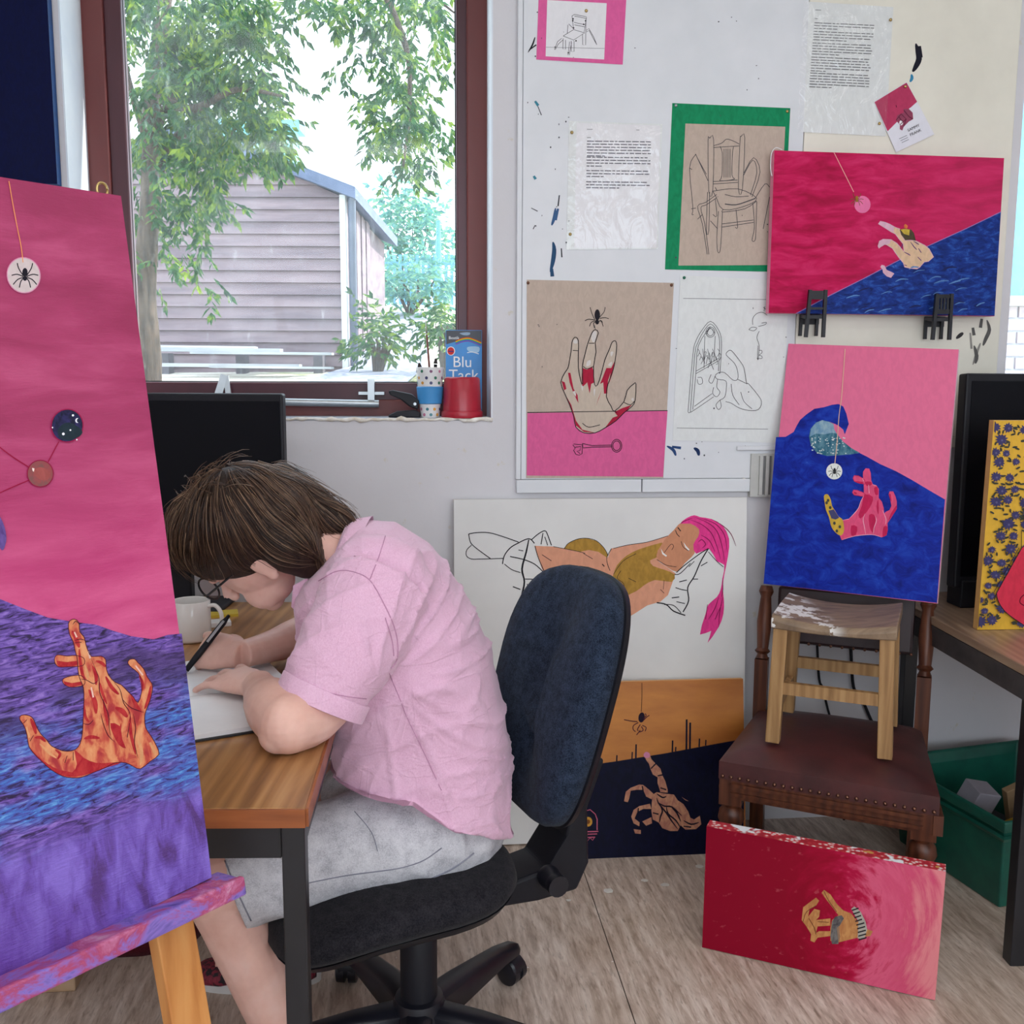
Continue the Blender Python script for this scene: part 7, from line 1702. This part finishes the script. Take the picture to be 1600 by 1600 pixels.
# ---- shorts
sho = MB()
sho.tube(crv([tuple(p) for p in (at(705, 1290, 1.665), at(600, 1312, 1.625), at(480, 1340, 1.58), at(366, 1384, 1.54))], 5), [.092, .093, .094, .094, .093, .095, .092, .089, .086, .084, .082, .080, .078, .076, .074, .073], 24)
sho.tube(crv([tuple(p) for p in (at(705, 1275, 1.83), at(600, 1268, 1.855), at(480, 1250, 1.87), at(390, 1240, 1.87))], 5), [.092, .093, .093, .093, .092, .091, .089, .087, .085, .083, .081, .079, .077, .075, .074, .073], 24)
sho.ball(at(698, 1275, 1.74), .115, .17, .10); sho.ball(at(610, 1235, 1.76), .13, .13, .085)
hv, hf, hn = baked(sho, .006, 4, 'shorts')
for i, p in enumerate(hv):
    w = 1 - abs(mnoise.noise(V((p.x * 8 + p.z * 7, p.y * 5, p.z * 5)))) * 2.2
    hv[i] = p + hn[i] * (.0055 * max(0, w) ** 2 + .002 * mnoise.noise(p * 14) - .001)
def m_denim():
    t = NT('washed_grey_denim'); co = t.co(); n1 = t.noise(co, 500, 2, .8); n2 = t.noise(co, 30, 5, .7)
    c = t.ramp(t.mix(.55, n1, n2), [(.36, col(158, 157, 163)), (.5, col(196, 195, 200)), (.66, col(218, 217, 220))])
    t.bump(n1, .4, .001); return t.fin(c, .9, 0, .15)
DENIM = m_denim(); shorts_o = solid('shorts', hv, hf, DENIM, person)
hbv = BVHTree.FromPolygons(hv, hf); DSEAM = pm('denim_seam', col(140, 140, 152), col(124, 124, 138), rough=.9)
for P, r in (([(352, 1345), (372, 1395), (392, 1438)], .0012), ([(470, 1382), (540, 1368), (620, 1357), (660, 1345), (690, 1325)], .0009), ([(625, 1390), (670, 1374), (710, 1355), (740, 1333)], .0015), ([(554, 1268), (580, 1300), (590, 1330)], .0007)):
    seam(hbv, P, r, 'seam', DSEAM, shorts_o)
# ---- shoes
def m_shoe():
    t = NT('maroon_patterned_canvas'); co = t.co(); f = t.noise(co, 60, 2, .5, 1.5)
    return t.fin(t.ramp(f, [(.44, col(28, 20, 26)), (.5, col(112, 26, 44)), (.7, col(140, 40, 58))]), .7)
SHOE = m_shoe(); RUB = pm('white_rubber', col(214, 210, 206), rough=.6); LACE = pm('white_lace', col(232, 230, 228), rough=.8)
def shoe(ank, fd):
    g = V((ank.x, ank.y, 0)); sd_ = V((-fd.y, fd.x, 0)); rs = []
    for t_, w, h in ((-.055, .018, .055), (-.045, .030, .088), (-.01, .038, .098), (.04, .040, .088), (.09, .044, .066), (.14, .045, .05), (.18, .036, .042), (.20, .018, .034)):
        c = g + fd * t_; rs.append([c + sd_ * (cos(a) * w) + ZZ * (.022 + max(0, sin(a)) ** .8 * (h - .022)) if sin(a) >= 0 else c + sd_ * (cos(a) * w) + ZZ * .016 for a in [2 * pi * k / 16 for k in range(16)]])
    mb = MB(); mb.rings(rs); u_ = mesh('shoe', mb, SHOE, person, smooth=True)
    rs = []
    for z in (.0, .004, .024):
        rs.append([g + fd * (.0725 + cos(a) * .135) + sd_ * (sin(a) * (.047 - (.008 if cos(a) < -.3 else 0))) + ZZ * z for a in [2 * pi * k / 28 for k in range(28)]])
    mb = MB(); mb.rings(rs); mesh('sole', mb, RUB, u_, smooth=True, auto=40)
    for k in range(4):
        c = g + fd * (.075 + .02 * k) + ZZ * (.078 - .011 * k); mb = MB()
        mb.tube([c - sd_ * .022 - ZZ * .006, c + ZZ * .004, c + sd_ * .022 - ZZ * .006], .003, 6); mesh('lace', mb, LACE, u_, smooth=True)
shoe(ankN, fdN); shoe(ankF, fdF)
# ---- hair
hb = MB()
def HB_(f, u, l, r, r2=None, r3=None): hb.ball(H(f, u, l), r, r2, r3, 18, 12, HF, HL, HU)
HB_(-.012, .056, 0, .105, .091, .094)
HB_(-.045, .02, 0, .082, .084, .080)
HB_(.035, .085, 0, .075, .078, .070)
HB_(.04, .056, .050, .045, .034, .044); HB_(.04, .056, -.050, .045, .034, .044)
HB_(-.005, .042, .056, .056, .032, .046); HB_(-.005, .042, -.056, .056, .032, .046)
HB_(-.05, -.015, .045, .05, .045, .06); HB_(-.05, -.015, -.045, .05, .045, .06)
HB_(-.045, -.055, .04, .034, .036, .045); HB_(-.045, -.055, -.04, .034, .036, .045)
nape = [at(420, 795, 1.70), at(455, 802, 1.70), at(492, 812, 1.70), at(524, 820, 1.70), at(553, 827, 1.70)]
hb.tube(crv([tuple(p) for p in nape], 4), [.084, .082, .079, .075, .070, .066, .061, .056, .050, .045, .040, .036, .031, .027, .022, .017, .012], 18, flat=1.0)
gv, gf, gn = baked(hb, .006, 16, 'hair')
for i, p in enumerate(gv):
    gv[i] = p + gn[i] * (.004 * mnoise.noise(V((p.x * 20, p.y * 20, p.z * 20))))
gb = BVHTree.FromPolygons(gv, gf)
def m_hair(dark=False):
    t = NT('hair_dark' if dark else 'hair_strands')
    if dark:
        co = t.co(); f = t.noise(t.map(co, (120, 120, 40)), 1.0, 3); return t.fin(t.ramp(f, [(.35, col(34, 23, 20)), (.65, col(56, 40, 32))]), .55, 0, .3)
    at_ = t.new('ShaderNodeAttribute'); at_.attribute_name = 'tone'
    c = t.ramp(at_.outputs['Fac'], [(0, col(46, 31, 25)), (.5, col(82, 58, 44)), (.85, col(120, 90, 68)), (1, col(158, 130, 104))])
    return t.fin(c, .38, 0, .5)
hair_o = solid('hair', gv, gf, m_hair(True), person)
rh = random.Random(5); mbh = MB(); tone = []
def smooth01(a, b, x): t_ = max(0, min(1, (x - a) / (b - a))); return t_ * t_ * (3 - 2 * t_)
xa, xb = H(.04, .1, 0).x, H(-.09, .0, 0).x
NS = 7000
for s_ in range(NS):
    i = rh.randrange(len(gv)); p0 = gv[i]; nz = gn[i]
    if nz.z < -.1 or p0.x > at(540, 820, 1.7).x: continue
    if rh.random() > .35 + .65 * max(0, nz.z): continue
    L = rh.uniform(.07, .2); st_ = .011; k_ = int(L / st_); p = V(p0); P = []; prev = None
    off = rh.uniform(.001, .006); stray = rh.random() < .05
    for j in range(k_):
        w = smooth01(xa, xb, p.x + rh.uniform(-.004, .004))
        side = (p - HO).dot(HL)
        g = V((.95 * w - .25 * (1 - w), -.25 if side > 0 else .25, -1.0 + .45 * w)) + V((mnoise.noise(p * 9 + V((s_ * .001, 0, 0))) * .25, 0, mnoise.noise(p * 11) * .2))
        if p.z > HO.z + .06: g += (p - H(-.03, .13, 0)) * 5
        q, n_, _, _ = gb.find_nearest(p)
        if q is None: break
        if stray: P.append(q + n_ * (off + .010 * (j / k_) ** 2 + .004))
        else: P.append(q + n_ * (off * (1 - .4 * j / k_)))
        g = g - n_ * g.dot(n_)
        if g.length < .15: break
        g.normalize()
        if prev is not None: g = (g * .45 + prev * .55).normalized()
        prev = g; p = q + g * st_
    if len(P) < 4: continue
    r = rh.uniform(.0004, .0008); n0 = len(mbh.v)
    mbh.tube(P, [r * (1 - .75 * (j / (len(P) - 1)) ** 2) for j in range(len(P))], 3)
    tone += [rh.random()] * (len(mbh.v) - n0)
# wisps standing off the crown
for s_ in range(45):
    a = rh.uniform(-.6, 1.0); c = H(-.02 - .05 * a, .145 - .02 * abs(a), rh.uniform(-.05, .05)); q, n_, _, _ = gb.find_nearest(c)
    t_ = V((rh.uniform(-.6, 1.0), rh.uniform(-.4, .4), .1)); t_ = (t_ - n_ * t_.dot(n_)).normalized(); L = rh.uniform(.03, .07)
    P = [q + t_ * (L * k / 6) + n_ * (.003 + .010 * sin(pi * k / 6 * rh.uniform(.8, 1.0))) for k in range(7)]
    n0 = len(mbh.v); mbh.tube(P, [.0004] * 6 + [.0002], 3); tone += [rh.uniform(.6, 1)] * (len(mbh.v) - n0)
so_ = mesh('hair_strands', mbh, m_hair(), hair_o, smooth=True, fix=False); so_['kind'] = 'stuff'
at2 = so_.data.attributes.new('tone', 'FLOAT', 'POINT'); at2.data.foreach_set('value', tone)
# ---- glasses
M_RIM = pm('black_acetate', col(18, 20, 26), rough=.25)
gl_t = thing('eyeglasses', H(.1, .015, 0), "round dark-rimmed eyeglasses on the person's face", 'eyeglasses')
M_LENS = glass('spectacle_lens', (.97, .98, 1.0), .01)
for sg in (1, -1):
    c = H(.108, .023, sg * .034); ex3, ey3 = HL, HU
    P = [c + ex3 * (.025 * cos(a)) + ey3 * (.021 * sin(a)) for a in [2 * pi * k / 28 for k in range(29)]]
    mb = MB(); mb.tube(P, .0018, 8); mesh('rim', mb, M_RIM, gl_t, smooth=True)
    mb = MB(); mb.flat([c + ex3 * (.0238 * cos(a)) + ey3 * (.0198 * sin(a)) for a in [2 * pi * k / 28 for k in range(28)]]); mesh('lens', mb, M_LENS, gl_t)
    mb = MB(); mb.tube([H(.108, .026, sg * .059), H(.10, .026, sg * .067), H(.03, .02, sg * .070), H(-.01, .015, sg * .073), H(-.03, -.01, sg * .073)], [.0018, .002, .002, .002, .0016], 8); mesh('temple', mb, M_RIM, gl_t, smooth=True)
mb = MB(); mb.tube([H(.108, .026, .010), H(.112, .030, 0), H(.108, .026, -.010)], .0018, 8); mesh('bridge', mb, M_RIM, gl_t, smooth=True)
# ---- pen
pen = thing('pen', PT, 'black and silver ballpoint pen in the writing hand', 'pen')
pd_ = (PK - PT).normalized(); PLn = .142
mb = MB(); mb.tube([PT, PT + pd_ * .006, PT + pd_ * .018], [.0006, .0024, .0048], 12); mesh('tip', mb, M_STEEL, pen, smooth=True)
mb = MB(); mb.tube([PT + pd_ * .018, PT + pd_ * .05, PT + pd_ * .125], [.0050, .0062, .0058], 14); mesh('barrel', mb, M_BLACKP, pen, smooth=True)
mb = MB(); mb.tube([PT + pd_ * .125, PT + pd_ * .134, PT + pd_ * PLn], [.0058, .0036, .003], 12); mesh('button', mb, M_BLACKP, pen, smooth=True)
cv = pd_.cross(V((0, 1, 0))).normalized(); cv = V((0, -1, .2)) - pd_ * V((0, -1, .2)).dot(pd_); cv.normalize()
mb = MB(); mb.bar(PT + pd_ * .08 + cv * .0078, PT + pd_ * .128 + cv * .0072, .0045, .0015, cv); mesh('clip', mb, M_STEEL, pen)
